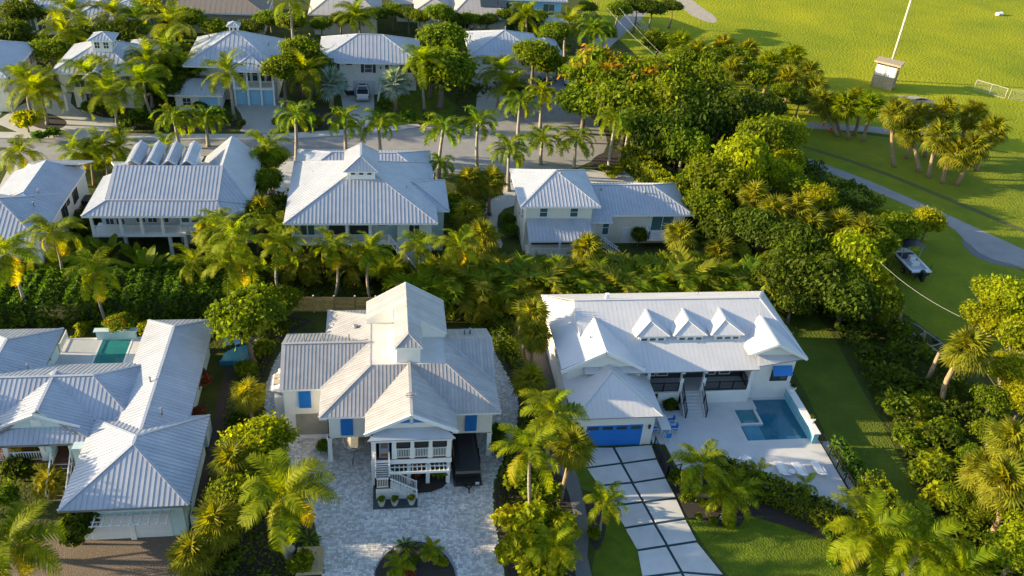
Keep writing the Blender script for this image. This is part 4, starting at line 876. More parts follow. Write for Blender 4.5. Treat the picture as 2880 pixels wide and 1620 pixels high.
MB().box(31.65, 33.4, 55.85, 57.75, 0, .12).build('spa_water', mat('spa_water', (.03, .20, .25), .06, noise=.9, bump=.02), PW)
MB().box(31.45, 31.65, 55.65, 57.95, 0, .17).box(33.4, 33.62, 55.65, 57.95, 0, .26).box(31.65, 33.4, 55.65, 55.85, 0, .26).box(31.65, 33.4, 57.75, 57.95, 0, .17).build('spa_edge', TERR, PW)
MB().box(31.62, 33.2, 53.72, 55.62, 0, .056).build('sun_shelf', mat('shelf_water', (.07, .26, .38), .08, noise=.8), PW)
MB().box(32.0, 33.0, 56.0, 56.3, .1, .126).box(35.2, 36.6, 53.72, 54.2, .03, .056).build('bench_step', mat('step_water', (.06, .25, .33), .1), PW)
MB().box(37.1, 37.22, 53.2, 59.4, 0, 1.15).box(37.1, 37.55, 53.08, 53.2, 0, 1.15).build('tiled_face', mat('aqua_tile', (.20, .48, .60), .35, noise=2), PW)
MB().box(37.22, 37.65, 53.2, 60.0, 0, 1.15).box(37.06, 37.7, 53.05, 60.0, 1.15, 1.25).build('privacy_wall', WALL_W, PW)
def pot(x, y, z, lbl, cat='plant pot', r=.28, h=.42, m=None, g=None):
    p = thing('plant_pot', lbl, cat, (x, y, z), g)
    MB().tube([(x, y, z), (x, y, z + h * .9), (x, y, z + h)], [r * .7, r, r * 1.12], 10).build('pot', m or TERRA, p)
    return p
# ---- driveway slabs with slate coloured joints
cl = [(19.4, 53.6), (19.67, 51.72), (20.02, 49.49), (20.39, 47.36), (20.72, 45.12), (21.10, 42.90), (21.5, 40.4), (22.1, 37.5)]
le = [(16.5, 53.75), (16.62, 51.38), (17.15, 49.33), (17.72, 47.11), (18.31, 44.84), (18.72, 42.64), (18.5, 40.2), (18.2, 37.5)]
re = [(22.75, 53.7), (22.74, 52.08), (22.90, 49.87), (23.14, 47.61), (23.26, 45.41), (23.49, 43.16), (24.5, 39.9), (26.4, 37.2)]
sheet('driveway', [le[0]] + le[1:] + re[::-1], .02, TURFJ)
g = .12
for i in range(len(cl) - 1):
    for a, b, sg in ((le, cl, 0), (cl, re, 1)):
        p = [a[i], b[i], b[i + 1], a[i + 1]]
        cx = sum(q[0] for q in p) / 4; cy = sum(q[1] for q in p) / 4; q2 = []
        for j, (x, y) in enumerate(p):
            dx = g if j in (0, 3) else -g; dy = -g if j < 2 else g
            if sg == 0 and j in (0, 3): dx = 0
            if sg == 1 and j in (1, 2): dx = 0
            if i == 0 and j < 2: dy = 0
            q2.append((x + dx, y + dy, .075))
        b_ = MB().prism(q2[::-1], .06); o = b_.build('concrete_slab', SLAB); tag(o, kind='structure')

# ================================================================== FENCES
def board_fence(p0, p1, h, npan, label):
    p0 = Vector((*p0, 0)); p1 = Vector((*p1, 0)); d = (p1 - p0) / npan
    f = thing('wooden_fence', label, 'fence', tuple((p0 + p1) / 2)); nb = 9; n2 = Vector((-d.y, d.x, 0)).normalized()
    for i in range(npan + 1):
        q = p0 + d * i; MB().bar(q, q + Vector((0, 0, h + .08)), .12).build('post', WOODF, f)
        MB().bar(q + Vector((0, 0, h + .08)), q + Vector((0, 0, h + .14)), .16).build('post_cap', TRIM, f)
    for i in range(npan):
        for k in range(nb):
            z = .12 + k * (h - .15) / nb; a = p0 + d * i + d * .04 + n2 * random.uniform(-.008, .008); b = p0 + d * (i + 1) - d * .04
            MB().bar(a + Vector((0, 0, z + .09)), b + Vector((0, 0, z + .09)), .025, (h - .15) / nb * .9).build('board', WOODF, f)
        m = p0 + d * (i + .5) - n2 * .04
        if i % 1 == 0: MB().bar(m + Vector((0, 0, .1)), m + Vector((0, 0, h)), .05, .03).build('batten', WOODF, f)
board_fence((-10.9, 74.8), (13.6, 73.8), 1.9, 12, 'honey-brown horizontal board fence running behind the white raised house')
def metal_fence(pts, h, label, gap=.14, m=None, name='metal_fence'):
    f = thing(name, label, 'fence', (pts[0][0], pts[0][1], 0))
    for a, b in zip(pts, pts[1:]): railing(f, (*a, .02), (*b, .02), h, gap, m or DARK, 1.6, 'fence_panel', bw=.02, rw=.045)
metal_fence([(22.9, 53.5), (23.05, 49.9), (24.2, 50.2)], 1.2, 'black picket fence between the slab driveway and the stone terrace')
metal_fence([(38.0, 53.0), (38.05, 47.0), (37.5, 43.6)], 1.2, 'low black mesh fence along the right edge of the stone terrace', .3)
def chain_fence(pts, h, lbl, sp=3.0, mesh=True):
    f = thing('chain_link_fence', lbl, 'fence', (*pts[0], 0)); pm = mat('galvanised_pipe', (.50, .48, .42), .5, .3)
    for a, b in zip(pts, pts[1:]):
        a = Vector((*a, 0)); b = Vector((*b, 0)); n = max(1, round((b - a).length / sp)); up = Vector((0, 0, 1))
        for i in range(n + 1): q = a + (b - a) * i / n; MB().bar(q, q + up * h, .08).build('post', pm, f)
        MB().bar(a + up * h, b + up * h, .07).bar(a + up * .08, b + up * .08, .05).build('rail', pm, f)
        if mesh:
            mm = MB(); L = (b - a).length; k = int(L / .25)
            for i in range(k): 
                q = a + (b - a) * i / k; r = a + (b - a) * min(1, (i + 2) / k); mm.bar(q + up * .1, r + up * h, .012); mm.bar(r + up * .1, q + up * h, .012)
            mm.build('wire_mesh', pm, f)
chain_fence([(107.5, 142.4), (111.0, 138.2)], 1.9, 'left section of the pipe-framed backstop fence on the sports field', 3.0)
chain_fence([(111.6, 138.0), (119, 135.4)], 1.9, 'right section of the pipe-framed backstop fence cut by the frame edge', 3.4)
chain_fence([(51.6, 181), (53.2, 168), (55.2, 158)], 1.6, 'grey chain-link fence along the edge of the field beside the street', 2.6)

# ================================================================== SHED AND POLES
S = thing('equipment_shed', 'tall leaning-looking timber shed with two white panels on the bright field', 'shed', (90, 142, 0))
a0 = Vector((87.7, 143.4, 0)); e1 = Vector((2.75, -2.45, 0)).normalized(); e2 = Vector((e1.y * -1, e1.x, 0)); up = Vector((0, 0, 1)); W_, D_, Hh = 3.6, 2.3, 4.4
def sp(u, v, z): return a0 + e1 * u + e2 * v + up * z
b = MB(); n = 9
for i in range(n): u0, u1 = W_ * i / n + .01, W_ * (i + 1) / n - .01; MB().prism([sp(u0, 0, 2.1), sp(u1, 0, 2.1), sp(u1, .06, 2.1), sp(u0, .06, 2.1)], 2.1).build('plank', WOODW, S)
for u in (0, W_ / 2, W_):
    for v in (0, D_): MB().prism([sp(u - .06, v - .06, Hh), sp(u + .06, v - .06, Hh), sp(u + .06, v + .06, Hh), sp(u - .06, v + .06, Hh)], Hh).build('corner_post', WOODW, S)
for u0, u1 in ((.12, W_ / 2 - .1), (W_ / 2 + .1, W_ - .12)): MB().prism([sp(u0, -.05, Hh - .35), sp(u1, -.05, Hh - .35), sp(u1, .02, Hh - .35), sp(u0, .02, Hh - .35)], 1.85).build('white_panel', mat('bright_panel', (.80, .78, .72), .7), S)
for k in range(10):
    z = .3 + k * .42; MB().bar(sp(W_, 0, z), sp(W_, D_, z + (.15 if k % 3 == 0 else 0)), .06, .14).build('rung', WOODW, S)
MB().prism([sp(0, D_, Hh), sp(W_, D_, Hh), sp(W_, D_ + .06, Hh), sp(0, D_ + .06, Hh)], Hh).prism([sp(-.03, 0, Hh), sp(.03, 0, Hh), sp(.03, D_, Hh), sp(-.03, D_, Hh)], Hh).build('back_wall', WOODW, S)
MB().prism([sp(-.5, -.5, Hh + .35), sp(W_ + .5, -.5, Hh + .35), sp(W_ + .5, D_ + .5, Hh + .3), sp(-.5, D_ + .5, Hh + .3)], .32).build('roof', WOODW, S)
def pole(x, y, h, lbl, r=.22, cat='utility pole', name='wooden_pole', lean=(0, 0), arms=0, group=None):
    p = thing(name, lbl, cat, (x, y, 0), group)
    MB().tube([(x, y, 0), (x + lean[0] * .5, y + lean[1] * .5, h * .5), (x + lean[0], y + lean[1], h)], [r, r * .8, r * .6], 10).build('shaft', BARK_S, p, True)
    if arms: MB().bar((x + lean[0] - 1.0, y + lean[1], h - .4), (x + lean[0] + 1.0, y + lean[1], h - .4), .12).build('crossarm', BARK_S, p)
    return p
lp_ = pole(92.3, 146.4, 24, 'very tall pale light pole rising behind the shed on the field', .24, 'light pole', 'light_pole')
lp_.children[0].data.materials[0] = mat('pale_pole', (.62, .56, .45), .7, noise=1.5)
def pole_px(bx, by, tx, ty, lbl, r=.2, group=None):
    g_ = G(bx, by); h = height_at(g_.x, g_.y, tx, ty); return pole(g_.x, g_.y, h, lbl, r, group=group)
pole_px(2512, 940, 2548, 862, 'leftmost of the three bare timber posts in the right-hand thicket', .27)
pole_px(2588, 968, 2605, 934, 'short middle timber post between the two longer posts in the thicket', .28)
pole_px(2605, 1080, 2641, 994, 'rightmost timber post standing next to the leaning boat trailer', .28)
pole(-23.6, 167, 7.2, 'slim grey street light post between the rear houses at the top', .09, 'street light', 'street_light')
pole_px(1889, 503, 1894, 455, 'thin wooden stake standing in the hedge right of the pale driveway', .1)
pole_px(1677, 30, 1679, -30, 'utility pole at the top of the street behind the tallest royal palm', .16)
def cable(pts, r, lbl):
    b = MB(); q = []
    for i in range(13): t = i / 12; p = Vector(pts[0]).lerp(Vector(pts[1]), t); p.z -= pts[2] * 4 * t * (1 - t); q.append(p)
    b.tube(q, [r] * 13, 5); o = b.build('power_cable', mat('cable_grey', (.30, .30, .28), .6)); tag(o, lbl, 'cable'); return o
cable((G(1707, 22, 9), G(1860, 168, 7.5), .5), .022, 'upper power cable crossing the grass verge above the flame tree')
cable((G(1742, 22, 9), G(1905, 190, 6), .5), .02, 'lower power cable crossing the verge toward the woodland')
cable((G(2428, 690, 7), G(2700, 890, 6), .7), .017, 'pale sagging cable running between the thicket trees on the right')

# ================================================================== VEHICLES AND BOATS
def wheel(par, x, y, z, r, w_, name='wheel'):
    o = MB().tube([(x - w_ / 2, y, z), (x + w_ / 2, y, z)], [r, r], 14).build(name, BLACK, par)
    MB().tube([(x - w_ / 2 - .01, y, z), (x + w_ / 2 + .01, y, z)], [r * .55, r * .55], 10).build('rim', GALV_D, o)
def loft(secs):
    """secs: list of (y, [(x,z)...]) cross-sections, same count -> closed shell"""
    b = MB(); k = len(secs[0][1])
    for y, pr in secs: b.v += [(x, y, z) for x, z in pr]
    for i in range(len(secs) - 1):
        for j in range(k): a = i * k + j; c = i * k + (j + 1) % k; b.f.append((a, c, c + k, a + k))
    b.f.append(tuple(reversed(range(k)))); b.f.append(tuple((len(secs) - 1) * k + j for j in range(k))); return b
def pickup(x, y, rz, lbl):
    t = thing('pickup_truck', lbl, 'pickup truck', (x, y, 0), None, rz, False)
    def sec(w_, z0, z1, zs): return [(-w_ * .94, z0), (w_ * .94, z0), (w_, z0 + .25), (w_, zs), (w_ * .93, z1), (-w_ * .93, z1), (-w_, zs), (-w_, z0 + .25)]
    loft([(-2.8, sec(.94, .5, 1.18, 1.05)), (-2.7, sec(.98, .4, 1.28, 1.15)), (1.5, sec(.99, .38, 1.28, 1.12)), (2.5, sec(.97, .42, 1.18, 1.0)), (2.85, sec(.88, .5, .98, .85))]).build('body', CARW, t, origin=(0, 0, 0))
    MB().box(-.8, .8, -2.6, -.95, 1.0, 1.33).build('cargo_bed', BLACK, t, origin=(0, 0, 0))
    bd = MB(); bd.prism([(-.82, -2.62, 1.34), (.82, -2.62, 1.34), (.82, -.95, 1.36), (-.82, -.95, 1.36)], .03); bd.build('bed_cover', BLACK, t, origin=(0, 0, 0))
    loft([(-.95, [(-.88, 1.2), (.88, 1.2), (.86, 1.32), (-.86, 1.32)]), (-.7, [(-.9, 1.2), (.9, 1.2), (.7, 1.86), (-.7, 1.86)]), (.7, [(-.9, 1.2), (.9, 1.2), (.7, 1.88), (-.7, 1.88)]), (1.5, [(-.88, 1.15), (.88, 1.15), (.84, 1.24), (-.84, 1.24)])]).build('cab', CARW, t, origin=(0, 0, 0))
    MB().poly([(-.74, -.98, 1.36), (.74, -.98, 1.36), (.64, -.745, 1.8), (-.64, -.745, 1.8)]).build('rear_window', GLASS, t, origin=(0, 0, 0))
    MB().poly([(.74, 1.52, 1.3), (-.74, 1.52, 1.3), (-.62, .78, 1.82), (.62, .78, 1.82)]).build('windscreen', GLASS, t, origin=(0, 0, 0))
    for s in (-1, 1):
        MB().poly([(s * .905, -.6, 1.3), (s * .905, 1.0, 1.3), (s * .76, .65, 1.78), (s * .76, -.6, 1.78)][::s]).build('side_window', GLASS, t, origin=(0, 0, 0))
        MB().box(s * .93 - .06, s * .93 + .06, -2.84, -2.74, .75, 1.12).build('tail_light', mat('tail_red', (.25, .01, .01), .3), t, origin=(0, 0, 0))
        MB().box(s * 1.08 - .1, s * 1.08 + .1, .95, 1.1, 1.2, 1.4).build('mirror', BLACK, t, origin=(0, 0, 0))
        for yy in (-1.85, 1.85): wheel(t, s * .9, yy, .38, .4, .26)
    MB().box(-.95, .95, -2.98, -2.8, .42, .62).build('rear_bumper', GALV, t, origin=(0, 0, 0))
    MB().box(-.55, .55, -.4, .3, 1.885, 1.9).build('sunroof', GLASS, t, origin=(0, 0, 0))
pickup(-2.65, 134.0 - .2, rad(1), 'white pickup truck with black bed cover parked on the drive of the shuttered house')
suv = thing('parked_suv', 'small white estate car half hidden by the flame tree on the side street', 'car', (32.0, 141.8, 0), None, rad(-12), False)
loft([(-2.2, [(-.8, .4), (.8, .4), (.88, .8), (.8, 1.0), (-.8, 1.0), (-.88, .8)]), (-1.9, [(-.88, .32), (.88, .32), (.93, .8), (.86, 1.05), (-.86, 1.05), (-.93, .8)]), (1.5, [(-.88, .32), (.88, .32), (.93, .8), (.86, 1.0), (-.86, 1.0), (-.93, .8)]), (2.2, [(-.7, .4), (.7, .4), (.78, .6), (.7, .8), (-.7, .8), (-.78, .6)])]).build('body', CARW, suv, origin=(0, 0, 0))
loft([(-2.05, [(-.82, 1.0), (.82, 1.0), (.8, 1.08), (-.8, 1.08)]), (-1.7, [(-.84, 1.0), (.84, 1.0), (.66, 1.58), (-.66, 1.58)]), (.2, [(-.84, 1.0), (.84, 1.0), (.66, 1.6), (-.66, 1.6)]), (1.0, [(-.82, .98), (.82, .98), (.78, 1.04), (-.78, 1.04)])]).build('cabin', GLASS, suv, origin=(0, 0, 0))
MB().box(-.64, .64, -1.65, .15, 1.58, 1.64).build('roof_panel', CARW, suv, origin=(0, 0, 0))
MB().poly([(-.7, -2.08, 1.1), (.7, -2.08, 1.1), (.6, -1.73, 1.55), (-.6, -1.73, 1.55)]).build('rear_window', GLASS, suv, origin=(0, 0, 0))
for s in (-1, 1):
    MB().box(s * .8 - .08, s * .8 + .08, -2.16, -2.05, .7, .95).build('tail_light', mat('tail_red', (.25, .01, .01), .3), suv, origin=(0, 0, 0))
    for yy in (-1.35, 1.35): wheel(suv, s * .84, yy, .33, .34, .2)
gc = thing('golf_cart', 'small dark golf cart with pale seats parked left of the white pickup', 'golf cart', (-4.6, 134.6, 0), None, 0, False)
loft([(-1.1, [(-.52, .3), (.52, .3), (.55, .6), (.5, .72), (-.5, .72), (-.55, .6)]), (-.2, [(-.58, .25), (.58, .25), (.6, .6), (.5, .75), (-.5, .75), (-.6, .6)]), (.5, [(-.55, .25), (.55, .25), (.56, .4), (.5, .5), (-.5, .5), (-.56, .4)]), (1.2, [(-.4, .35), (.4, .35), (.45, .6), (.35, .85), (-.35, .85), (-.45, .6)])]).build('body', BLACK, gc, origin=(0, 0, 0))
MB().box(-.5, .5, -.5, .05, .72, .86).box(-.5, .5, -.62, -.5, .8, 1.2).build('seat', TRIM, gc, origin=(0, 0, 0))
MB().box(-.5, .5, -1.15, -.65, .95, 1.0).build('rear_seat', TRIM, gc, origin=(0, 0, 0))
for s in (-1, 1):
    for yy in (-.75, .8): wheel(gc, s * .5, yy, .22, .22, .16)
# covered dark cargo trailer under the right bay
ct = thing('cargo_trailer', 'black tarp-covered cargo trailer parked under the right bay of the raised house', 'trailer', (6.6, 52.4, 0), None, 0, False)
loft([(-1.9, [(-1.0, .45), (1.0, .45), (1.0, 1.05), (-1.0, 1.05)]), (-1.75, [(-1.02, .45), (1.02, .45), (1.02, 1.2), (-1.02, 1.2)]), (2.6, [(-1.02, .45), (1.02, .45), (1.0, 1.35), (-1.0, 1.35)])]).build('body', BLACK, ct, origin=(0, 0, 0))
loft([(-1.75, [(-.98, 1.2), (.98, 1.2), (.6, 1.24), (-.6, 1.24)]), (.3, [(-.98, 1.22), (.98, 1.22), (.6, 1.38), (-.6, 1.38)]), (2.6, [(-.98, 1.3), (.98, 1.3), (.6, 1.42), (-.6, 1.42)])]).build('tarp', mat('dark_tarp', (.03, .03, .036), .8, noise=3, bump=.03, bscale=5), ct, origin=(0, 0, 0))
MB().box(-1.0, 1.0, -1.98, -1.9, .95, 1.18).build('front_board', mat('grey_board', (.14, .14, .13), .8), ct, origin=(0, 0, 0))
MB().box(-1.0, 1.0, -2.6, -1.9, .4, .55).build('front_step', BLACK, ct, origin=(0, 0, 0))
MB().bar((-.6, -2.5, .45), (0, -3.1, .42), .08).bar((.6, -2.5, .45), (0, -3.1, .42), .08).bar((0, -3.1, .42), (0, -3.35, .42), .08).build('drawbar', DARK, ct, origin=(0, 0, 0))
MB().tube([(0, -3.15, 0), (0, -3.15, .5)], [.05, .05], 8).build('jack', DARK, ct, origin=(0, 0, 0))
MB().box(.55, .85, -2.64, -2.6, .5, .6).box(.55, .85, -2.64, -2.6, .38, .44).build('number_plate', TRIM, ct, origin=(0, 0, 0))
for s in (-1, 1):
    for yy in (.2, 1.1): wheel(ct, s * 1.1, yy, .33, .33, .2)
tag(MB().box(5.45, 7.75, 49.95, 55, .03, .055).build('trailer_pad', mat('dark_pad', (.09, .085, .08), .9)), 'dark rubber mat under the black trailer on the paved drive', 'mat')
bt = thing('covered_boat', 'boat with beige canvas cover on a trailer under the left bay of the raised house', 'boat', (-2.4, 55.6, 0), None, 0, False)
def bs(w_, z0, z1): return [(-.05, z0), (.05, z0), (w_ * .8, z0 + .25), (w_, z1), (-w_, z1), (-w_ * .8, z0 + .25)]
loft([(-2.05, bs(.35, .95, 1.1)), (-1.8, bs(.75, .8, 1.12)), (-1.2, bs(.97, .65, 1.1)), (0, bs(1.0, .55, 1.05)), (2.6, bs(1.0, .55, 1.0))]).build('hull', mat('boat_white', (.6, .6, .58), .4), bt, origin=(0, 0, 0))
loft([(-2.0, [(-.4, 1.1), (.4, 1.1), (.2, 1.16), (-.2, 1.16)]), (-1.75, [(-.8, 1.1), (.8, 1.1), (.3, 1.25), (-.3, 1.25)]), (-1.2, [(-.92, 1.06), (.92, 1.06), (.3, 1.4), (-.3, 1.4)]), (.5, [(-1.05, 1.0), (1.05, 1.0), (.4, 1.7), (-.4, 1.7)]), (2.6, [(-1.03, .98), (1.03, .98), (.4, 1.5), (-.4, 1.5)])]).build('canvas_cover', mat('beige_canvas', (.36, .35, .31), .9, noise=2, bump=.03, bscale=4), bt, origin=(0, 0, 0))
MB().bar((0, -1.5, .5), (-.12, -2.75, .35), .09).bar((-.5, .2, .5), (0, -1.8, .48), .08).bar((.5, .2, .5), (0, -1.8, .48), .08).build('trailer_frame', GALV_D, bt, origin=(0, 0, 0))
for s in (-1, 1): wheel(bt, s * .95, .6, .3, .3, .18)
MB().tube([(-.12, -2.7, 0), (-.12, -2.7, .5)], [.05, .05], 8).build('jack', DARK, bt, origin=(0, 0, 0))
# flats boat with black canopy at the right
fb = thing('fishing_boat', 'open white fishing boat with black canopy and dark outboard parked on the shaded grass', 'boat', (61.6, 81.6, 0), None, rad(0), False)
def hs(w_, z0, z1): return [(-w_ * .6, z0), (w_ * .6, z0), (w_, z0 + .35), (w_, z1), (-w_, z1), (-w_, z0 + .35)]
loft([(-2.6, hs(1.15, .55, 1.15)), (0, hs(1.2, .5, 1.15)), (2.2, hs(1.0, .6, 1.25)), (3.6, hs(.25, .9, 1.35))]).build('hull', mat('hull_navy', (.03, .04, .07), .4), fb, origin=(0, 0, 0))
dk = MB().box(-1.0, 1.0, -2.4, 1.8, 1.14, 1.17); dk.build('deck', mat('pale_deck', (.50, .53, .55), .6, noise=2), fb, origin=(0, 0, 0))
MB().box(1.0, 1.24, -2.6, 1.8, 1.16, 1.34).box(-1.24, -1.0, -2.6, 1.8, 1.16, 1.34).box(-1.24, 1.24, -2.65, -2.15, 1.16, 1.32).prism([(-1.2, 1.8, 1.36), (1.2, 1.8, 1.36), (.25, 3.7, 1.42), (-.25, 3.7, 1.42)], .12).build('gunwale', CARW, fb, origin=(0, 0, 0))
MB().box(-.35, .35, -.4, .2, 1.17, 1.9).box(-.5, .5, -1.2, -.7, 1.17, 1.6).build('console', CARW, fb, origin=(0, 0, 0))
MB().box(-.28, .28, .2, .24, 1.6, 2.1).build('windscreen', GLASS, fb, origin=(0, 0, 0))
cpy = MB(); 
for i in range(6): 
    a = -1.3 + i * .52; za = 2.75 + .35 * math.cos(a * 1.1); zb = 2.75 + .35 * math.cos((a + .52) * 1.1); cpy.poly([(a, .1, za), (a + .52, .1, zb), (a + .52, 2.8, zb + .2), (a, 2.8, za + .2)])
cpy.build('canopy', BLACK, fb, origin=(0, 0, 0))
MB().bar((-1.1, .3, 1.3), (-1.2, .2, 2.9), .05).bar((1.1, .3, 1.3), (1.2, .2, 2.9), .05).bar((-1.0, 2.2, 1.3), (-1.2, 2.7, 3.0), .05).bar((1.0, 2.2, 1.3), (1.2, 2.7, 3.0), .05).build('canopy_frame', GALV, fb, origin=(0, 0, 0))
loft([(-3.3, [(-.18, .3), (.18, .3), (.2, 1.5), (-.2, 1.5)]), (-2.65, [(-.2, .5), (.2, .5), (.22, 1.6), (-.22, 1.6)])]).build('outboard_motor', BLACK, fb, origin=(0, 0, 0))
MB().bar((-.5, -2.6, .45), (-.5, 2.6, .45), .1).bar((.5, -2.6, .45), (.5, 2.6, .45), .1).bar((1.3, -2.2, .4), (1.3, -2.2, 1.9), .06).build('trailer_frame', DARK, fb, origin=(0, 0, 0))
for s in (-1, 1): wheel(fb, s * 1.05, -.8, .32, .32, .2)
# empty boat trailer in thicket
et = thing('boat_trailer', 'empty grey metal trailer frame standing in shade behind the single tall fan palm', 'trailer', (56.0, 67.3, 0), None, rad(18), False)
MB().bar((-.8, -2.5, .55), (-.8, 2.2, .55), .12).bar((.8, -2.5, .55), (.8, 2.2, .55), .12).bar((-.8, 2.2, .55), (0, 3.8, .55), .12).bar((.8, 2.2, .55), (0, 3.8, .55), .12).bar((-.8, -1.2, .55), (.8, -1.2, .55), .1).bar((-.8, .8, .55), (.8, .8, .55), .1).bar((-.8, -2.5, .55), (.8, -2.5, .55), .1).build('frame', GALV_D, et, origin=(0, 0, 0))
for s in (-1, 1): wheel(et, s * 1.0, -.3, .33, .34, .2)
# cones
for px, py, lb in ((2336, 367, 'orange traffic cone with white collar on the park road edge'), (2316, 352, 'second orange traffic cone, farther left behind the first')):
    g_ = G(px, py); c = thing('traffic_cone', lb, 'traffic cone', tuple(g_), 'cones on the park road')
    MB().tube([(g_.x, g_.y, .03), (g_.x, g_.y, 1.05)], [.22, .05], 12).box(g_.x - .3, g_.x + .3, g_.y - .3, g_.y + .3, 0, .05).build('cone', ORANGE, c)
    MB().tube([(g_.x, g_.y, .5), (g_.x, g_.y, .75)], [.145, .10], 12).build('collar', TRIM, c)
for px, py, lb in ((2805, 43, 'left of two white bags lying far out on the field'), (2815, 42, 'right of two white bags lying far out on the field')):
    g_ = G(px, py); b = MB().tube([(g_.x, g_.y, 0), (g_.x, g_.y, .3), (g_.x, g_.y, .6), (g_.x, g_.y, .75)], [.5, .62, .4, .1], 8); tag(b.build('sack', CARW, origin=(g_.x, g_.y, 0)), lb, 'bag')

# ================================================================== TERRACE FURNITURE
def lounger(x, y, rz, label, group=None):
    t = thing('sun_lounger', label, 'sun lounger', (x, y, .12), group, rz, False); o = (0, 0, 0)
    MB().bar((-.32, -1.0, .32), (-.32, .35, .32), .05).bar((.32, -1.0, .32), (.32, .35, .32), .05).bar((-.32, -1, .32), (.32, -1, .32), .05).build('frame', TRIM, t, origin=o)
    MB().prism([(-.3, -.95, .36), (.3, -.95, .36), (.3, .35, .36), (-.3, .35, .36)], .02).build('seat', TRIM, t, origin=o)
    MB().prism([(-.3, .35, .36), (.3, .35, .36), (.3, 1.0, .78), (-.3, 1.0, .78)], .03).build('backrest', TRIM, t, origin=o)
    for sx in (-.3, .3):
        for y0, y1 in ((-.95, -.75), (.3, .1)): MB().bar((sx, y0, 0), (sx, y1, .33), .045).build('leg', TRIM, t, origin=o)
        MB().bar((sx * 1.15, -.2, .55), (sx * 1.15, .55, .55), .06, .03).build('armrest', TRIM, t, origin=o)
lounger(33.0, 49.75, rad(180), 'leftmost of the three white sun loungers on the terrace', 'row of sun loungers')
lounger(34.5, 49.6, rad(181), 'middle white sun lounger beside the little round table', 'row of sun loungers')
lounger(36.2, 49.6, rad(180), 'rightmost of the three white sun loungers, nearest the black fence', 'row of sun loungers')
lounger(29.9, 50.9, rad(130), 'single white reclining chair turned away behind the left palm', None)
rt = thing('side_table', 'small round white table between two sun loungers', 'table', (33.75, 49.5, .12))
MB().tube([(33.75, 49.5, .5), (33.75, 49.5, .54)], [.28, .28], 16).build('table_top', TRIM, rt)
for a in range(3): MB().bar((33.75, 49.5, .5), (33.75 + .22 * math.cos(a * 2.1), 49.5 + .22 * math.sin(a * 2.1), .12), .03).build('leg', TRIM, rt)
dt = thing('dining_table', 'long white outdoor dining table beside the blue garage door corner', 'table', (24.25, 55.6, .12))
MB().box(23.8, 24.7, 54.7, 56.6, .86, .91).build('table_top', TRIM, dt)
for x in (23.88, 24.62):
    for y in (54.8, 56.5): MB().box(x - .04, x + .04, y - .04, y + .04, .12, .86).build('leg', TRIM, dt)
BLUEC = mat('blue_cushion', (.015, .22, .62), .7)
def chair(x, y, rz, label):
    t = thing('dining_chair', label, 'chair', (x, y, .12), 'blue cushioned chairs round the table', rz, False); o = (0, 0, 0)
    MB().box(-.25, .25, -.25, .25, .42, .50).build('seat', BLUEC, t, origin=o)
    MB().prism([(-.25, .22, .95), (.25, .22, .95), (.25, .3, .95), (-.25, .3, .95)], .42).build('backrest', BLUEC, t, origin=o)
    for sx in (-.25, .25):
        for sy in (-.24, .27): MB().bar((sx, sy, 0), (sx, sy, .95 if sy > 0 else .62), .045).build('leg', TRIM, t, origin=o)
        MB().bar((sx, -.26, .63), (sx, .28, .63), .05, .03).build('armrest', TRIM, t, origin=o)
chair(25.15, 55.2, rad(-90), 'blue cushioned chair on the right of the table, nearer one')
chair(25.15, 56.2, rad(-90), 'blue cushioned chair on the right of the table, farther one')
chair(23.35, 55.2, rad(90), 'blue cushioned chair on the left of the table against the garage wall')
chair(23.35, 56.2, rad(90), 'farther blue cushioned chair on the left, partly under the garage eave')
chair(24.25, 54.25, rad(180), 'blue cushioned chair at the near end of the white table')
tb = tag(MB().box(25.2, 26.6, 58.0, 58.9, .1, .14).build('planting_strip', MULCH), kind='structure')
# AC units
for x, y, z, lb in ((-14.9, 57.0, 1.0, 'grey air-conditioning unit beside the wall of the lower-left house'), (-13.75, 47.6, .1, 'pale equipment box next to the right wall of the double garage')):
    a = thing('air_conditioner', lb, 'air conditioner', (x, y, z)); MB().box(x - .4, x + .4, y - .4, y + .4, z, z + .95).build('case', GALV_D if z > .5 else TRIM, a)
    MB().tube([(x, y, z + .95), (x, y, z + .98)], [.33, .33], 14).build('fan_grille', DARK, a)
bp = thing('garden_pool', 'small curved bright-blue plunge pool beside the dark garden walk', 'pool', (-13.3, 67.2, 0))
MB().prism([(-14.7, 66.4, .5), (-11.9, 66.4, .5), (-11.9, 68.6, .5), (-13.0, 68.7, .5), (-13.9, 68.2, .5), (-14.5, 67.6, .5)], .5).build('water', mat('cyan_water', (.02, .30, .44), .1, noise=1), bp)
MB().box(-14.8, -11.85, 66.3, 66.42, 0, .5).build('wall', mat('blue_liner', (.015, .2, .42), .5), bp)
for dx, dy in ((-1.2, 1.9), (-.3, 2.0)): 
    c = thing('garden_chair', 'small aqua garden chair behind the plunge pool, ' + ('left one' if dx < -1 else 'right one'), 'chair', (-13.3 + dx, 67.2 + dy, .02), None, .4, False)
    MB().box(-.25, .25, -.25, .25, .4, .46).build('seat', WALL_BLUE, c, origin=(0, 0, 0)); MB().box(-.25, .25, .2, .26, .46, .95).build('backrest', WALL_BLUE, c, origin=(0, 0, 0))
    for sx in (-.22, .22):
        for sy in (-.22, .22): MB().bar((sx, sy, 0), (sx, sy, .4), .04).build('leg', WALL_BLUE, c, origin=(0, 0, 0))
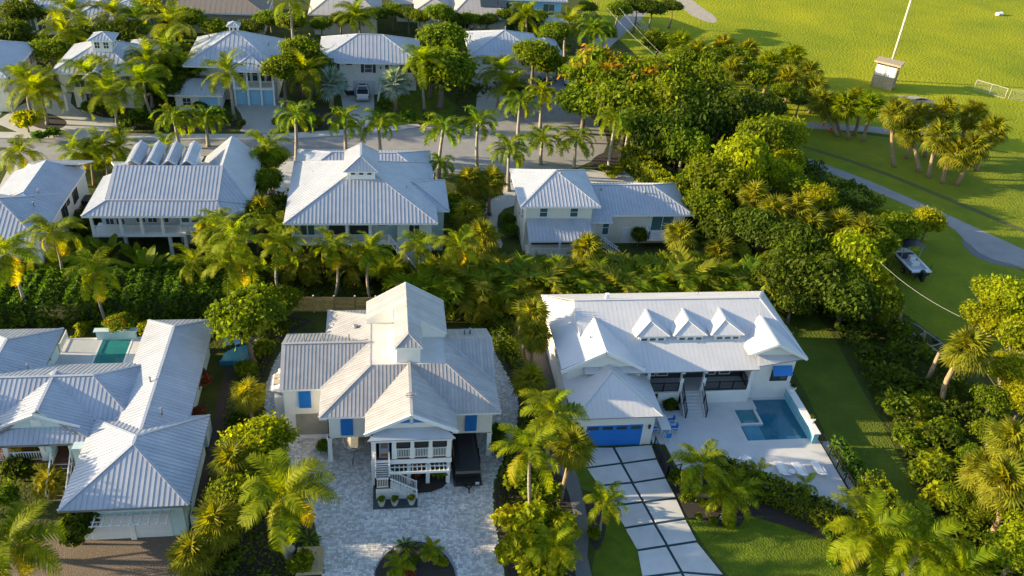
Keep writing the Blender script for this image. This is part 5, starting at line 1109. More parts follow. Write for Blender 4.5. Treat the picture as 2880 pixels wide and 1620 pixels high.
# realtor style sign
sg = thing('yard_sign', 'small black sign with white lettering standing in the mulch bed beside the lawn', 'sign', (26.2, 45.0, 0), None, rad(-8), False)
MB().box(-.42, .42, -.03, .03, .25, .95).build('board', BLACK, sg, origin=(0, 0, 0))
lt = MB().box(-.40, .40, -.045, -.03, .88, .92).box(-.38, .38, -.045, -.03, .29, .33).box(-.28, .28, -.045, -.03, .38, .42).poly([(-.06, -.04, .76), (.06, -.04, .76), (0, -.04, .84)])
for i in range(6): lt.box(-.3 + i * .1, -.3 + i * .1 + .06, -.045, -.03, .5, .68 if i % 2 else .64)
lt.build('lettering', TRIM, sg, origin=(0, 0, 0))
for x in (-.4, .4): MB().box(x - .02, x + .02, -.02, .02, 0, .95).build('stake', BLACK, sg, origin=(0, 0, 0))
bx_ = thing('timber_deck_box', 'low pale timber deck box at the left edge of the paved drive', 'deck box', (-5.4, 43.3, 0))
for i in range(10): x = -6.3 + i * .19; MB().box(x, x + .175, 42.1 + .0, 44.4, .32, .38).build('board', mat('pale_timber', (.48, .36, .19), .8, noise=3, rnd=.12), bx_)
MB().box(-6.3, -4.42, 42.15, 44.35, 0, .32).build('base', WOODW, bx_)
for i, (x, lb) in enumerate(((-.25, 'leftmost potted shrub in front of the stair skirt'), (.75, 'middle potted shrub in front of the stair skirt'), (2.05, 'rightmost potted shrub at the foot of the stair'))):
    POTS = globals().setdefault('POTS', []); POTS.append(pot(x, 48.3, .12, lb, g='pots along the stair plinth', m=mat('white_pot', (.5, .48, .42), .8)))
POTS.append(pot(37.45, 58.9, 1.25, 'flower pot on the pool wall end nearest the house', g='pots on the pool wall', m=TRIM)); POTS.append(pot(37.45, 54.6, 1.25, 'flower pot on the pool wall toward the front', g='pots on the pool wall', m=TRIM))
for x, y, r, lb in ((-6.9, 44.4, .45, 'pale boulder in the dark mulch left of the drive'), (.95, 43.9, .3, 'small pale rock at the edge of the round island bed')):
    b = MB().tube([(x, y, 0), (x, y, r * .5), (x + .03, y, r * .9), (x, y, r * 1.05)], [r, r * 1.1, r * .7, r * .2], 8); tag(b.build('rock', ROCK, origin=(x, y, 0), smooth=True), lb, 'rock')
# ================================================================== PLANT MESHES
rng = np.random.default_rng(11)
def mk(name, v, f, mats, smooth=False, fm=None):
    me = bpy.data.meshes.new(name); v = np.asarray(v, dtype=np.float32); f = list(f)
    me.from_pydata(v.tolist(), [], f)
    for m in mats: me.materials.append(m)
    if fm is not None: me.polygons.foreach_set('material_index', fm)
    me.update(); return me
def frond_geo(L, pairs, leaf, width, rise, droop, lift=.25, bend=0., twist=0.):
    """feather leaf: rachis from the origin along +X, rising then drooping; leaflets to both sides"""
    pts = []; p = Vector((0, 0, 0)); ang = rise; n = 12
    for i in range(n + 1):
        pts.append(p.copy()); ang -= droop / n * (1 + .8 * i / n); p = p + Vector((math.cos(ang), bend * i / n, math.sin(ang))).normalized() * (L / n)
    V = []; F = []
    def at(t):
        i = min(n - 1, int(t * n)); return pts[i].lerp(pts[i + 1], t * n - i), (pts[i + 1] - pts[i]).normalized()
    for i in range(n):   # rachis: thin triangle prism strip
        a, b = pts[i], pts[i + 1]; w0 = .035 * (1 - i / n) + .008; w1 = .035 * (1 - (i + 1) / n) + .008; k = len(V)
        V += [(a.x, a.y - w0, a.z), (a.x, a.y + w0, a.z), (b.x, b.y + w1, b.z), (b.x, b.y - w1, b.z)]; F.append((k, k + 1, k + 2, k + 3))
    for i in range(pairs):
        t = .14 + .86 * i / (pairs - 1); q, d = at(min(t, .999)); s_ = leaf * (math.sin(math.pi * (.12 + .80 * t)) ** .7) 
        side = d.cross(Vector((0, 0, 1))).normalized(); upv = side.cross(d).normalized()
        for sg in (-1, 1):
            jit = random.uniform(-.12, .12)
            out = (side * sg * .85 + d * (.48 + jit) + upv * (lift + random.uniform(-.15, .12))).normalized()
            tip = q + out * s_ * .6; drop = Vector((0, 0, -s_ * random.uniform(.10, .34)))
            end = q + out * s_ * .98 + drop * 1.3; wv = d * width * (.7 + .5 * math.sin(math.pi * t)); k = len(V)
            V += [tuple(q - wv * .45), tuple(tip + drop * .35 - wv * .5), tuple(end), tuple(tip + drop * .35 + wv * .5), tuple(q + wv * .45)]; F.append((k, k + 1, k + 2, k + 3, k + 4))
    return V, F
def frond(name, m, **k): V, F = frond_geo(**k); return mk(name, V, F, [m])
COCO = [frond('coco_frond', LEAF_PALM, L=3.5, pairs=38, leaf=.80, width=.072, rise=r, droop=d, lift=.12, bend=b) for r, d, b in ((.5, 1.1, .15), (.7, 1.5, -.12), (.3, 1.15, .1), (.9, 1.25, 0))]
COCO_Y = [frond('coco_frond', LEAF_PALM2, L=3.4, pairs=38, leaf=.80, width=.072, rise=r, droop=d, lift=.05, bend=b) for r, d, b in ((.5, 1.4, .15), (.2, 1.2, -.12))]
ROYL = [frond('royal_frond', LEAF_ROYAL, L=2.9, pairs=36, leaf=.66, width=.075, rise=r, droop=d, lift=.45, bend=b) for r, d, b in ((.7, 1.7, .12), (.9, 1.9, -.12), (.5, 1.5, .06))]
ROYL_Y = [frond('royal_frond', LEAF_PALM, L=2.9, pairs=36, leaf=.66, width=.075, rise=r, droop=d, lift=.45, bend=b) for r, d, b in ((.8, 1.6, .12), (.6, 1.6, -.12))]
AREC = [frond('areca_frond', LEAF_PALM, L=2.2, pairs=22, leaf=.5, width=.09, rise=r, droop=d, lift=.4, bend=b) for r, d, b in ((.3, 1.5, .1), (.2, 1.9, -.1))]
def fan_geo(pet, R, seg, fold, cup, w=1.0, split=.55):
    V = [(0, -.02, 0), (0, .02, 0), (pet, .015, .0), (pet, -.015, .0)]; F = [(0, 1, 2, 3)]
    c = Vector((pet, 0, 0)); span = rad(285)
    for i in range(seg):
        a0 = -span / 2 + span * i / seg; a1 = a0 + span / seg; am = (a0 + a1) / 2; r = R * random.uniform(.88, 1.08) * (1 - .14 * abs(am) / (span / 2))
        def P(a, q, z): return (c.x + math.cos(a) * q, c.y + math.sin(a) * q, z - cup * (q / R) ** 2 * R - .25 * (math.cos(am) < 0) * 0)
        k = len(V); z = fold * r * .5
        V += [tuple(c), P(a0, r * split, 0), P(am - (a1 - a0) * .12, r, -r * .14 * random.random()), P(am, r * split, z), P(a1, r * split, 0)]
        F += [(k, k + 1, k + 2, k + 3), (k, k + 3, k + 2, k + 4)]
    return V, F
def fanleaf(name, m, **k): V, F = fan_geo(**k); return mk(name, V, F, [m])
FAN = [fanleaf('fan_leaf', LEAF_SABAL, pet=.75, R=.85, seg=16, fold=.10, cup=c) for c in (.2, .45, .7)]
FAN_Y = [fanleaf('fan_leaf', LEAF_SABAL2, pet=.75, R=.85, seg=16, fold=.10, cup=c) for c in (.3, .7)]
FAN_D = [fanleaf('dead_fan_leaf', LEAF_DEAD, pet=.7, R=.7, seg=12, fold=.2, cup=1.0)]
FAN_S = [fanleaf('silver_fan_leaf', LEAF_SILVER, pet=1.2, R=1.35, seg=20, fold=.12, cup=c) for c in (.1, .25)]
def paddle(name, m):
    V = []; F = []; n = 6
    for i in range(n + 1):
        t = i / n; x = .9 * t + (1 - t) * 0; w_ = .28 * math.sin(math.pi * (.05 + .9 * t)) if i else .02; z = 1.6 * t - .5 * t * t
        V += [(x, -w_, z + .05), (x, 0, z), (x, w_, z + .05)]
        if i: k = 3 * i; F += [(k - 3, k, k + 1, k - 2), (k - 2, k + 1, k + 2, k - 1)]
    V = [(v[0], v[1], v[2] + .9) for v in V]; k = len(V); V += [(0, -.03, 0), (0, .03, 0), (.02, .03, .95), (.02, -.03, .95)]; F.append((k, k + 1, k + 2, k + 3))
    return mk(name, V, F, [m])
PADDLE = [paddle('paddle_leaf', LEAF_PALM), paddle('paddle_leaf', LEAF_ROYAL)]

def merge(parts):
    """parts: list of (mesh, matrix) -> vertex and face lists"""
    V = []; F = []
    for me, M in parts:
        k = len(V); V += [tuple(M @ v.co) for v in me.vertices]; F += [tuple(k + i for i in p.vertices) for p in me.polygons]
    return V, F
def leaf_mat4(az, el, roll=0., sc=1., off=(0, 0, 0)):
    return Matrix.Translation(off) @ Matrix.Rotation(az, 4, 'Z') @ Matrix.Rotation(-el, 4, 'Y') @ Matrix.Rotation(roll, 4, 'X') @ Matrix.Scale(sc, 4)
def crown_mesh(name, lib, n, els, m, sc=(.85, 1.1)):
    parts = []
    for i in range(n):
        t = i / n; el = els[0] + (els[1] - els[0]) * t
        parts.append((lib[i % len(lib)], leaf_mat4(i * 2.399 + random.uniform(-.2, .2), el + random.uniform(-.15, .15), random.uniform(-.3, .3), random.uniform(*sc))))
    V, F = merge(parts); return mk(name, V, F, [m])
ARECA_M = [crown_mesh('areca_clump', AREC, 30, (1.25, .25), m, (.7, 1.25)) for m in (LEAF_PALM, LEAF_ROYAL, LEAF_SABAL)]
for k_, me in enumerate(ARECA_M):      # spread stem feet of the clump
    pass
SAB_FAR = [crown_mesh('sabal_crown', FAN, 34, (1.45, -.85), m) for m in (LEAF_SABAL, LEAF_PALM, LEAF_SABAL)]
COCO_FAR = [crown_mesh('palm_crown', COCO, 18, (1.1, -.7), m) for m in (LEAF_PALM, LEAF_PALM)]
ROY_FAR = [crown_mesh('palm_crown', ROYL, 16, (1.0, -.35), m) for m in (LEAF_ROYAL, LEAF_PALM)]

def leaf_cloud(centers, radii, n, size, seed, squash=.8, shell=.55):
    """n diamond leaves spread through the lobes given, mostly toward their outsides"""
    r = np.random.default_rng(seed); c = np.asarray(centers, float); R = np.asarray(radii, float)
    w_ = R ** 2; idx = r.choice(len(c), n, p=w_ / w_.sum()); d = r.normal(size=(n, 3)); d /= np.linalg.norm(d, axis=1)[:, None]
    d[:, 2] = np.where(d[:, 2] < -.35, -d[:, 2], d[:, 2])
    q = (shell + (1 - shell) * r.random(n) ** .6) * (1 + .25 * r.normal(size=n)); pos = c[idx] + d * (R[idx] * q)[:, None] * np.array([1, 1, squash])
    nrm = d * .75 + r.normal(size=(n, 3)) * .55 + np.array([0, 0, .25]); nrm /= np.linalg.norm(nrm, axis=1)[:, None]
    t = np.cross(nrm, r.normal(size=(n, 3))); t /= np.linalg.norm(t, axis=1)[:, None]; b = np.cross(nrm, t)
    s = size * r.uniform(.55, 1.6, n)[:, None]
    V = np.stack([pos - t * s, pos - b * s * .5 + nrm * s * .1, pos + t * s, pos + b * s * .5 + nrm * s * .1], 1).reshape(-1, 3)
    F = np.arange(n * 4).reshape(-1, 4); return V, F
def quads_mesh(name, V, F, mats, core=None):
    V = np.asarray(V, np.float32); nf = len(F); me = bpy.data.meshes.new(name); nv = len(V)
    if core is not None:
        cv, cf = core; F2 = [tuple(int(nv + i) for i in f) for f in cf]; V = np.concatenate([V, np.asarray(cv, np.float32)])
    me.vertices.add(len(V)); me.vertices.foreach_set('co', V.ravel())
    nl = nf * 4 + (sum(len(f) for f in F2) if core is not None else 0); nfc = nf + (len(F2) if core is not None else 0)
    me.loops.add(nl); me.polygons.add(nfc); li = np.empty(nl, np.int32); li[:nf * 4] = F.ravel(); st = np.empty(nfc, np.int32); st[:nf] = np.arange(nf) * 4
    mi = np.zeros(nfc, np.int32)
    if core is not None:
        k = nf * 4
        for j, f in enumerate(F2): st[nf + j] = k; li[k:k + len(f)] = f; k += len(f)
        mi[nf:] = len(mats) - 1
    me.loops.foreach_set('vertex_index', li); me.polygons.foreach_set('loop_start', st)
    for m in mats: me.materials.append(m)
    me.polygons.foreach_set('material_index', mi); me.update(calc_edges=True); me.validate(); return me
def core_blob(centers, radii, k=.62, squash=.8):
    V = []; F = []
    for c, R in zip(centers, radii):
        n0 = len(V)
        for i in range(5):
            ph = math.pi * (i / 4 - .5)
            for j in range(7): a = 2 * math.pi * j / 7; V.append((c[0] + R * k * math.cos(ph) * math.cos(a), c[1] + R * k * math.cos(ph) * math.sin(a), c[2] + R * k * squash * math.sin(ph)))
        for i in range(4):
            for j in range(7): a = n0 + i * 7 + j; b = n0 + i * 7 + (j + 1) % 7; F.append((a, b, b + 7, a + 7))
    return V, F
def tree_crown(name, m, seed, n=8500, size=.052, lobes=19, spread=.62, squash=.75, m2=None):
    """crown of radius about 1 centred on the origin"""
    r = random.Random(seed); C_ = [(0, 0, .05)]; R_ = [.55]
    for i in range(lobes):
        a = i * 2.399 + r.uniform(-.3, .3); q = spread * math.sqrt((i + .6) / lobes) * r.uniform(.85, 1.15); z = .42 * (1 - q * q) * r.uniform(.5, 1.2) - .12
        C_.append((q * math.cos(a), q * math.sin(a), z)); R_.append(r.uniform(.22, .40))
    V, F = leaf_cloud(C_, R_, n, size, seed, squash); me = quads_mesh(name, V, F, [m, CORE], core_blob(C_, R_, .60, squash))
    if m2:   # some clumps of blossom
        me.materials.clear(); me.materials.append(m); me.materials.append(CORE); me.materials.append(m2)
        mi = np.zeros(len(me.polygons), np.int32); me.polygons.foreach_get('material_index', mi); pos = V.reshape(-1, 4, 3).mean(1)
        bl = np.sin(pos[:, 0] * 7 + seed) * np.sin(pos[:, 1] * 6 + 1.3) * np.sin(pos[:, 2] * 5 + 2) > .18; mi[:len(F)][bl & (pos[:, 2] > 0)] = 2; me.polygons.foreach_set('material_index', mi)
    return me
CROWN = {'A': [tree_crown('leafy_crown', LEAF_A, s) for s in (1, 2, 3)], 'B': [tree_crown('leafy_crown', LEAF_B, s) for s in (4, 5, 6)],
         'C': [tree_crown('leafy_crown', LEAF_C, s) for s in (7, 8)], 'F': [tree_crown('leafy_crown', LEAF_A, s, 9000, .050, 22, .7, .6, LEAF_O) for s in (9, 10)]}
SHRUB = {k: [tree_crown('shrub_foliage', m, s, 1500, .12, 9, .55, .85) for s in (21, 22)] for k, m in (('A', LEAF_A), ('B', LEAF_B), ('C', LEAF_C), ('R', LEAF_R), ('H', LEAF_H))}
def trunk_part(root, base, top, r0, r1, m, name='trunk', k=8, bow=.15, n=6, bulge=0):
    base = Vector(base); top = Vector(top); d = top - base; off = Vector((random.uniform(-1, 1), random.uniform(-1, 1), 0)) * bow * d.length * .18
    pts = []; rs = []
    for i in range(n + 1):
        t = i / n; pts.append(base + d * t + off * math.sin(math.pi * t)); rr = r0 + (r1 - r0) * t ** .7
        if i == 0: rr *= 1.35
        if bulge: rr *= 1 + bulge * math.sin(math.pi * min(1, t * 1.6)) * .4
        rs.append(rr)
    return MB().tube(pts, rs, k).build(name, m, root, True)
NEAR = 118; RS = 1.0
def palm(kind, px, py, label, h=None, base=None, s=1.0, group=None, n=None, xy=None):
    """px,py = crown heart in the photograph; base = trunk foot pixel when it shows, otherwise height h"""
    if xy: b = Vector((*xy, 0)); top = Vector((xy[0], xy[1], h))
    elif base: 
        b = G(*base); hh = height_at(b.x, b.y, px, py); top = G(px, py, hh)
        if (Vector((top.x, top.y)) - Vector((b.x, b.y))).length > .35 * hh: top = G(px, py, hh)
    else: top = G(px, py, h); b = Vector((top.x + random.uniform(-.3, .3), top.y + random.uniform(-.3, .3), 0))
    nm = {'C': 'coconut_palm', 'R': 'royal_palm', 'S': 'sabal_palm', 'K': 'silver_fan_palm'}[kind]
    t = thing(nm, label, 'palm tree', (b.x, b.y, 0), group); rel = top - b
    far = b.y > NEAR
    if kind == 'C':
        trunk_part(t, b, top, .19 * s, .11 * s, BARK_P, bow=.5)
        if far: link('fronds', random.choice(COCO_FAR), t, rel, (0, 0, random.uniform(0, 6.28)), s * .95)
        else:
            nn = n or 20
            for i in range(nn):
                f = i / nn; el = 1.15 - 1.75 * f ** .85 + random.uniform(-.12, .12); lib = COCO_Y if (f > .78 and random.random() < .6) else COCO
                link('frond', random.choice(lib), t, rel, (random.uniform(-.35, .35), -el + .2, i * 2.399 + random.uniform(-.25, .25)), s * random.uniform(.82, 1.06))
            if not far:
                cb = MB()
                for i in range(5): a = i * 1.26; q = top + Vector((.22 * math.cos(a), .22 * math.sin(a), -.28)) * s; cb.tube([q - Vector((0, 0, .13)), q, q + Vector((0, 0, .13))], [.05, .12, .05], 6)
                cb.build('coconuts', SHAFT, t)
    elif kind == 'R':
        cs = .9 * s; d = (top - b).normalized()
        trunk_part(t, b, top - d * cs, .21 * s, .15 * s, BARK_P, bow=.1, bulge=.3); MB().tube([top - d * cs, top - d * cs * .6, top], [.17 * s, .19 * s, .07 * s], 8).build('crownshaft', SHAFT, t, True)
        if far: link('fronds', random.choice(ROY_FAR), t, rel, (0, 0, random.uniform(0, 6.28)), s * 1.0)
        else:
            nn = n or 15
            for i in range(nn):
                f = i / nn; el = 1.1 - 1.35 * f + random.uniform(-.1, .1); lib = ROYL_Y if random.random() < .4 else ROYL
                link('frond', random.choice(lib), t, rel, (random.uniform(-.3, .3), -el + .35, i * 2.399), s * random.uniform(.85, 1.08))
    elif kind == 'S':
        trunk_part(t, b, top, .19 * s, .17 * s, BARK_S, bow=.5)
        if far or n == 0: link('fan_leaves', random.choice(SAB_FAR), t, rel, (0, 0, random.uniform(0, 6.28)), s * 1.15)
        else:
            nn = n or 34; gold = random.random() < .12
            for i in range(nn):
                f = i / nn; el = 1.5 - 2.45 * f + random.uniform(-.15, .15); lib = FAN_Y if (gold or f > .85) and random.random() < .5 else FAN
                link('fan_leaf', random.choice(lib), t, rel, (random.uniform(-.4, .4), -el, i * 2.399 + random.uniform(-.2, .2)), s * random.uniform(1.0, 1.3))
            for i in range(4): link('dead_leaf', FAN_D[0], t, rel - Vector((0, 0, .15)), (0, 1.15 + random.uniform(-.1, .2), i * .9), s * 1.1)
    else:
        trunk_part(t, b, top, .3 * s, .25 * s, BARK_S, bow=.1)
        for i in range(30):
            f = i / 30; el = 1.45 - 2.1 * f; link('fan_leaf', random.choice(FAN_S), t, rel, (random.uniform(-.3, .3), -el, i * 2.399), s * random.uniform(.9, 1.1))
    return t
def tree(kind, px, py, r, label, h=None, hh=None, group=None, base=None, name='broadleaf_tree', cat='tree', sq=1.0, xy=None):
    """crown centre pixel, radius r metres, height of crown centre h"""
    h = h or r * 1.1 + .8; r *= RS
    if base: b = G(*base); h = height_at(b.x, b.y, px, py); c = Vector((b.x, b.y, h))
    elif xy: c = Vector((*xy, h)); b = Vector((*xy, 0))
    else: c = G(px, py, h); b = Vector((c.x, c.y, 0))
    t = thing(name, label, cat, (b.x, b.y, 0), group)
    trunk_part(t, b, c - Vector((0, 0, r * .2)), .09 * r, .05 * r, BARK, bow=.4)
    if b.y < 100 and r > 2:
        lb = MB()
        for i in range(4): a = i * 1.6 + r; q = Vector((b.x, b.y, h * .5)); lb.tube([q, q + Vector((math.cos(a) * r * .5, math.sin(a) * r * .5, h * .35))], [.035 * r, .015 * r], 5)
        lb.build('branches', BARK, t)
    o = link('crown', random.choice(CROWN[kind]), t, (0, 0, h), (0, 0, random.uniform(0, 6.28)), (r * random.uniform(.92, 1.08), r * random.uniform(.92, 1.08), r * random.uniform(.95, 1.15) * sq)); return t
def shrub(kind, px, py, r, label, group=None, xy=None, sq=1.0, z=0.):
    c = G(px, py, r * .6 + z) if not xy else Vector((*xy, 0)); t = thing('shrub', label, 'shrub', (c.x, c.y, z), group)
    MB().tube([(c.x, c.y, z), (c.x, c.y, z + r * .6)], [.05 * r + .02, .03 * r + .01], 5).build('stem', BARK, t)
    link('foliage', random.choice(SHRUB[kind]), t, (0, 0, r * .62 * sq), (0, 0, random.uniform(0, 6.28)), (r, r, r * sq)); return t
def clump(px, py, h, label, group=None, k=None, name='areca_palm', s=1.0, xy=None):
    c = G(px, py, h * .55) if not xy else Vector((*xy, 0)); t = thing(name, label, 'palm clump', (c.x, c.y, 0), group)
    st = MB()
    for i in range(7): a = i * .9; st.tube([(c.x + .2 * math.cos(a), c.y + .2 * math.sin(a), 0), (c.x + .45 * math.cos(a), c.y + .45 * math.sin(a), h * .42)], [.05, .035], 5)
    st.build('stems', SHAFT, t)
    link('fronds', ARECA_M[random.randrange(3) if k is None else k], t, (0, 0, h * .36), (0, 0, random.uniform(0, 6.28)), (h / 3.6 * s, h / 3.6 * s, h / 3.4)); return t
def paddles(px, py, h, label, n=12):
    c = G(px, py, h * .6); t = thing('bird_of_paradise_plant', label, 'plant', (c.x, c.y, 0))
    for i in range(n): link('paddle_leaf', PADDLE[i % 2], t, (random.uniform(-.3, .3), random.uniform(-.3, .3), 0), (0, random.uniform(-.1, .35), i * 2.4), h / 2.2 * random.uniform(.75, 1.1))
    return t
def hedge(path, wd, h, label, m, name='hedge', size=.14, dens=55, z=0.):
    """leafy hedge along a polyline: dark core boxes and leaves over top and sides"""
    r = np.random.default_rng(int(abs(path[0][0] * 13)) + 5); P_ = []; N_ = []; core = MB()
    for a, b in zip(path, path[1:]):
        a = np.array([*a, 0.]); b = np.array([*b, 0.]); d = b - a; L = np.linalg.norm(d); d /= L; nn = np.array([-d[1], d[0], 0])
        n = int(dens * L * (wd + 2 * h)); t = r.random(n) * L; u = r.random(n) * (wd + 2 * h) - (wd + 2 * h) / 2
        bumps = .16 * np.sin(t * 2.3 + a[0]) + .12 * np.sin(t * 5.1 + 2) + r.normal(size=n) * .09
        top = np.abs(u) < wd / 2; sd = np.sign(u)
        off = np.where(top, u, sd * (wd / 2 + bumps * .6)); zz = np.where(top, h + bumps, h - (np.abs(u) - wd / 2))
        P_.append(a + d * t[:, None] + nn * off[:, None] + np.array([0, 0, 1]) * np.maximum(.05, zz)[:, None])
        N_.append(np.where(top[:, None], np.array([0, 0, 1.]), nn * sd[:, None]))
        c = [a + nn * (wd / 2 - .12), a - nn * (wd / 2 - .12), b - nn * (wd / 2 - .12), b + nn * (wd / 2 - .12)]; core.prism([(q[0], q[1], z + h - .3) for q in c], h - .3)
    pos = np.concatenate(P_); nr = np.concatenate(N_); n = len(pos); pos[:, 2] += z
    nr = nr * .8 + r.normal(size=(n, 3)) * .6; nr /= np.linalg.norm(nr, axis=1)[:, None]; t = np.cross(nr, r.normal(size=(n, 3))); t /= np.linalg.norm(t, axis=1)[:, None]; b = np.cross(nr, t)
    s = size * r.uniform(.6, 1.3, n)[:, None]; V = np.stack([pos - t * s, pos - b * s * .55, pos + t * s, pos + b * s * .55], 1).reshape(-1, 3)
    x0, y0 = path[0]; V = V - np.array([x0, y0, 0])
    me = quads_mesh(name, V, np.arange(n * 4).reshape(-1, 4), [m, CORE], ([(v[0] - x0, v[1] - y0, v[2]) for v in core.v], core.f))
    o = bpy.data.objects.new(name, me); COL.objects.link(o); o.location = (x0, y0, 0); tag(o, label, 'hedge'); return o
def undergrowth(name, poly, n, hgt, size, m, label, seed=1, z0=.0):
    r = np.random.default_rng(seed); P = np.array(poly); lo = P.min(0); hi = P.max(0); pts = []
    while len(pts) < n:
        q = r.random((n, 2)) * (hi - lo) + lo; ins = np.zeros(len(q), bool); j = len(P) - 1
        for i in range(len(P)):
            c = ((P[i, 1] > q[:, 1]) != (P[j, 1] > q[:, 1])) & (q[:, 0] < (P[j, 0] - P[i, 0]) * (q[:, 1] - P[i, 1]) / (P[j, 1] - P[i, 1] + 1e-9) + P[i, 0]); ins ^= c; j = i
        pts.extend(q[ins].tolist())
    q = np.array(pts[:n]); x, y = q[:, 0], q[:, 1]
    H = (.5 + .28 * np.sin(x * 1.1 + 1.3 * np.sin(y * .7)) + .26 * np.sin(y * 1.4 + x * .5) + .18 * np.sin(x * 2.9 + y * 2.1)) * hgt; H = np.clip(H, .06, None)
    pos = np.stack([x, y, z0 + H * (.55 + .5 * r.random(n))], 1); nr = r.normal(size=(n, 3)) * .7 + np.array([0, 0, .7]); nr /= np.linalg.norm(nr, axis=1)[:, None]
    t = np.cross(nr, r.normal(size=(n, 3))); t /= np.linalg.norm(t, axis=1)[:, None]; b = np.cross(nr, t); s = size * r.uniform(.5, 1.4, n)[:, None]
    V = np.stack([pos - t * s, pos - b * s * .5, pos + t * s, pos + b * s * .5], 1).reshape(-1, 3)
    me = quads_mesh(name, V, np.arange(n * 4).reshape(-1, 4), [m]); o = bpy.data.objects.new(name, me); COL.objects.link(o); tag(o, label, None, None, 'stuff'); return o
# ================================================================== PLANTING (pixels are measured on the 2880 x 1620 photograph)
D2 = 1.118
# ---- front gardens
palm('C', 25, 1530, 'coconut palm cut by the lower left corner, over the bark mulch', h=4.5, s=1.15)
palm('C', 802, 1392, 'big coconut palm leaning over the left edge of the grey paved drive', base=(815, 1575), s=1.2, n=22)
palm('S', 700, 1110, 'small bushy fan palm beside the dark walk, left of the raised house', h=3.4, s=.9)
palm('S', 655, 1300, 'fan palm left of the bright rounded tree by the paved drive', h=4.0)
palm('S', 612, 1478, 'fan palm at the bottom left, right of the double garage', h=4.2, s=1.1)
palm('S', 540, 1560, 'lowest fan palm at the right edge of the bark yard', h=3.2)
tree('B', 730, 1245, 3.0, 'bright rounded tree on the left edge of the grey paved drive', h=3.4)
tree('A', 665, 1400, 2.6, 'leafy tree wedged between the garage and the leaning coconut palm', h=3.0)
tree('A', 700, 905, 3.7, 'dense tall tree beside the plunge pool at the left end of the board fence', h=4.8, sq=1.2)
tree('A', 795, 855, 2.5, 'smaller leafy tree just left of the board fence', h=3.0)
shrub('A', 848, 1590, 1.3, 'round clipped shrub beside the timber deck box'); shrub('C', 640, 1580, 1.5, 'dark shrub at the bottom edge near the right side of the bark yard')
shrub('C', 225, 1500, 1.9, 'large dark vine shrub at the left corner of the double garage', sq=1.3)
shrub('C', 505, 1440, .9, 'trailing vine shrub on the right edge of the double garage front', sq=1.6)
shrub('C', 60, 1330, 1.5, 'dark ferny shrub left of the brown entry stair', sq=1.2); shrub('A', 20, 1400, 1.4, 'leafy shrub at the left frame edge below the porch')
paddles(70, 1290, 2.6, 'broad-leaved plant screening the porch of the lower-left house')
clump(140, 1340, 2.8, 'feathery palm clump at the foot of the brown entry stair')
shrub('R', 560, 1075, 1.3, 'reddish shrub against the long right roof edge of the lower-left house', sq=1.2); shrub('C', 575, 960, 1.4, 'dark shrub behind the plunge pool by the ribbed roof')
shrub('R', 555, 1170, 1.0, 'small red-tinged shrub just behind the air-conditioning unit'); shrub('A', 690, 1045, 1.3, 'leafy shrub between the dark walk and the paved side path'); shrub('C', 672, 1190, 1.3, 'dark shrub at the bend of the left side planting')
tree('F', 336, 912, 1.5, 'round orange-tinged shrub tree behind the small teal pool', h=2.6); shrub('B', 235, 925, 1.0, 'bright hedge shrub left behind the small teal pool'); shrub('B', 205, 960, .8, 'low bright shrub beside the louvred balcony'); shrub('B', 410, 925, 1.0, 'bright shrub to the right of the teal pool wall')
# island and beds in front of the raised house
palm('C', 1215, 1545, 'small yellow-green palm on the right side of the round island bed', h=1.3, s=.38, n=16)
palm('C', 1120, 1590, 'small palm at the front of the round island bed', h=1.2, s=.42, n=16)
def agave(px, py, r, label):
    c = G(px, py, .2); t = thing('agave_plant', label, 'plant', (c.x, c.y, 0))
    for i in range(16): link('leaf', PADDLE[1], t, (0, 0, .0), (0, .5 + .5 * (i % 3) / 2, i * 2.4), (r * .42, r * .3, r * .38))
agave(1140, 1535, 1.0, 'spiky rosette plant beside the small rock on the island bed'); agave(868, 1520, 1.2, 'spiky rosette plant in the dark mulch beside the timber deck box')
for x, y, r, k, l in ((1165, 1575, .5, 'A', 'low shrub in the centre of the round island bed'), (1245, 1585, .5, 'B', 'low yellowish shrub at the right rim of the round island bed'), (1150, 1610, .6, 'R', 'reddish shrub at the lower rim of the round island bed')): shrub(k, x, y, r, l)
for x, y, r, k, l in ((1130, 1330, .7, 'C', 'dark shrub under the trellis beside the stair'), (1170, 1335, .8, 'R', 'purple-tinged shrub under the middle of the trellis'), (1233, 1335, .9, 'A', 'tall shrub under the right end of the trellis')): shrub(k, x, y, r, l, sq=1.4)
for p_, l in zip(POTS[:3], ('leafy plant in the leftmost stair pot', 'leafy plant in the middle stair pot', 'leafy plant in the rightmost stair pot')): shrub('A', 0, 0, .38, l, xy=(p_.location.x, p_.location.y), z=.5)
for p_, l in zip(POTS[3:], ('small plant in the wall pot nearest the house', 'small plant in the wall pot nearer the front')): shrub('C', 0, 0, .32, l, xy=(p_.location.x, p_.location.y), z=1.6)
shrub('C', 1405, 1260, 1.2, 'dark shrub beside the right-hand carport column'); shrub('H', 1400, 1215, 1.0, 'dark shrub behind the right-hand carport column'); shrub('H', 1010, 1205, .8, 'slim dark shrub by the left-hand carport column', xy=(-4.9, 54.6)); shrub('H', 775, 1190, .9, 'dark shrub against the left end wall of the raised house', xy=(-9.6, 57.4))
hedge([(10.9, 69.8), (12.6, 65), (13.4, 60.5), (12.3, 55.6), (10.4, 51.8), (9.7, 49.6)], 1.1, 1.3, 'long curved hedge bordering the right side path of the raised house', LEAF_A, dens=40)
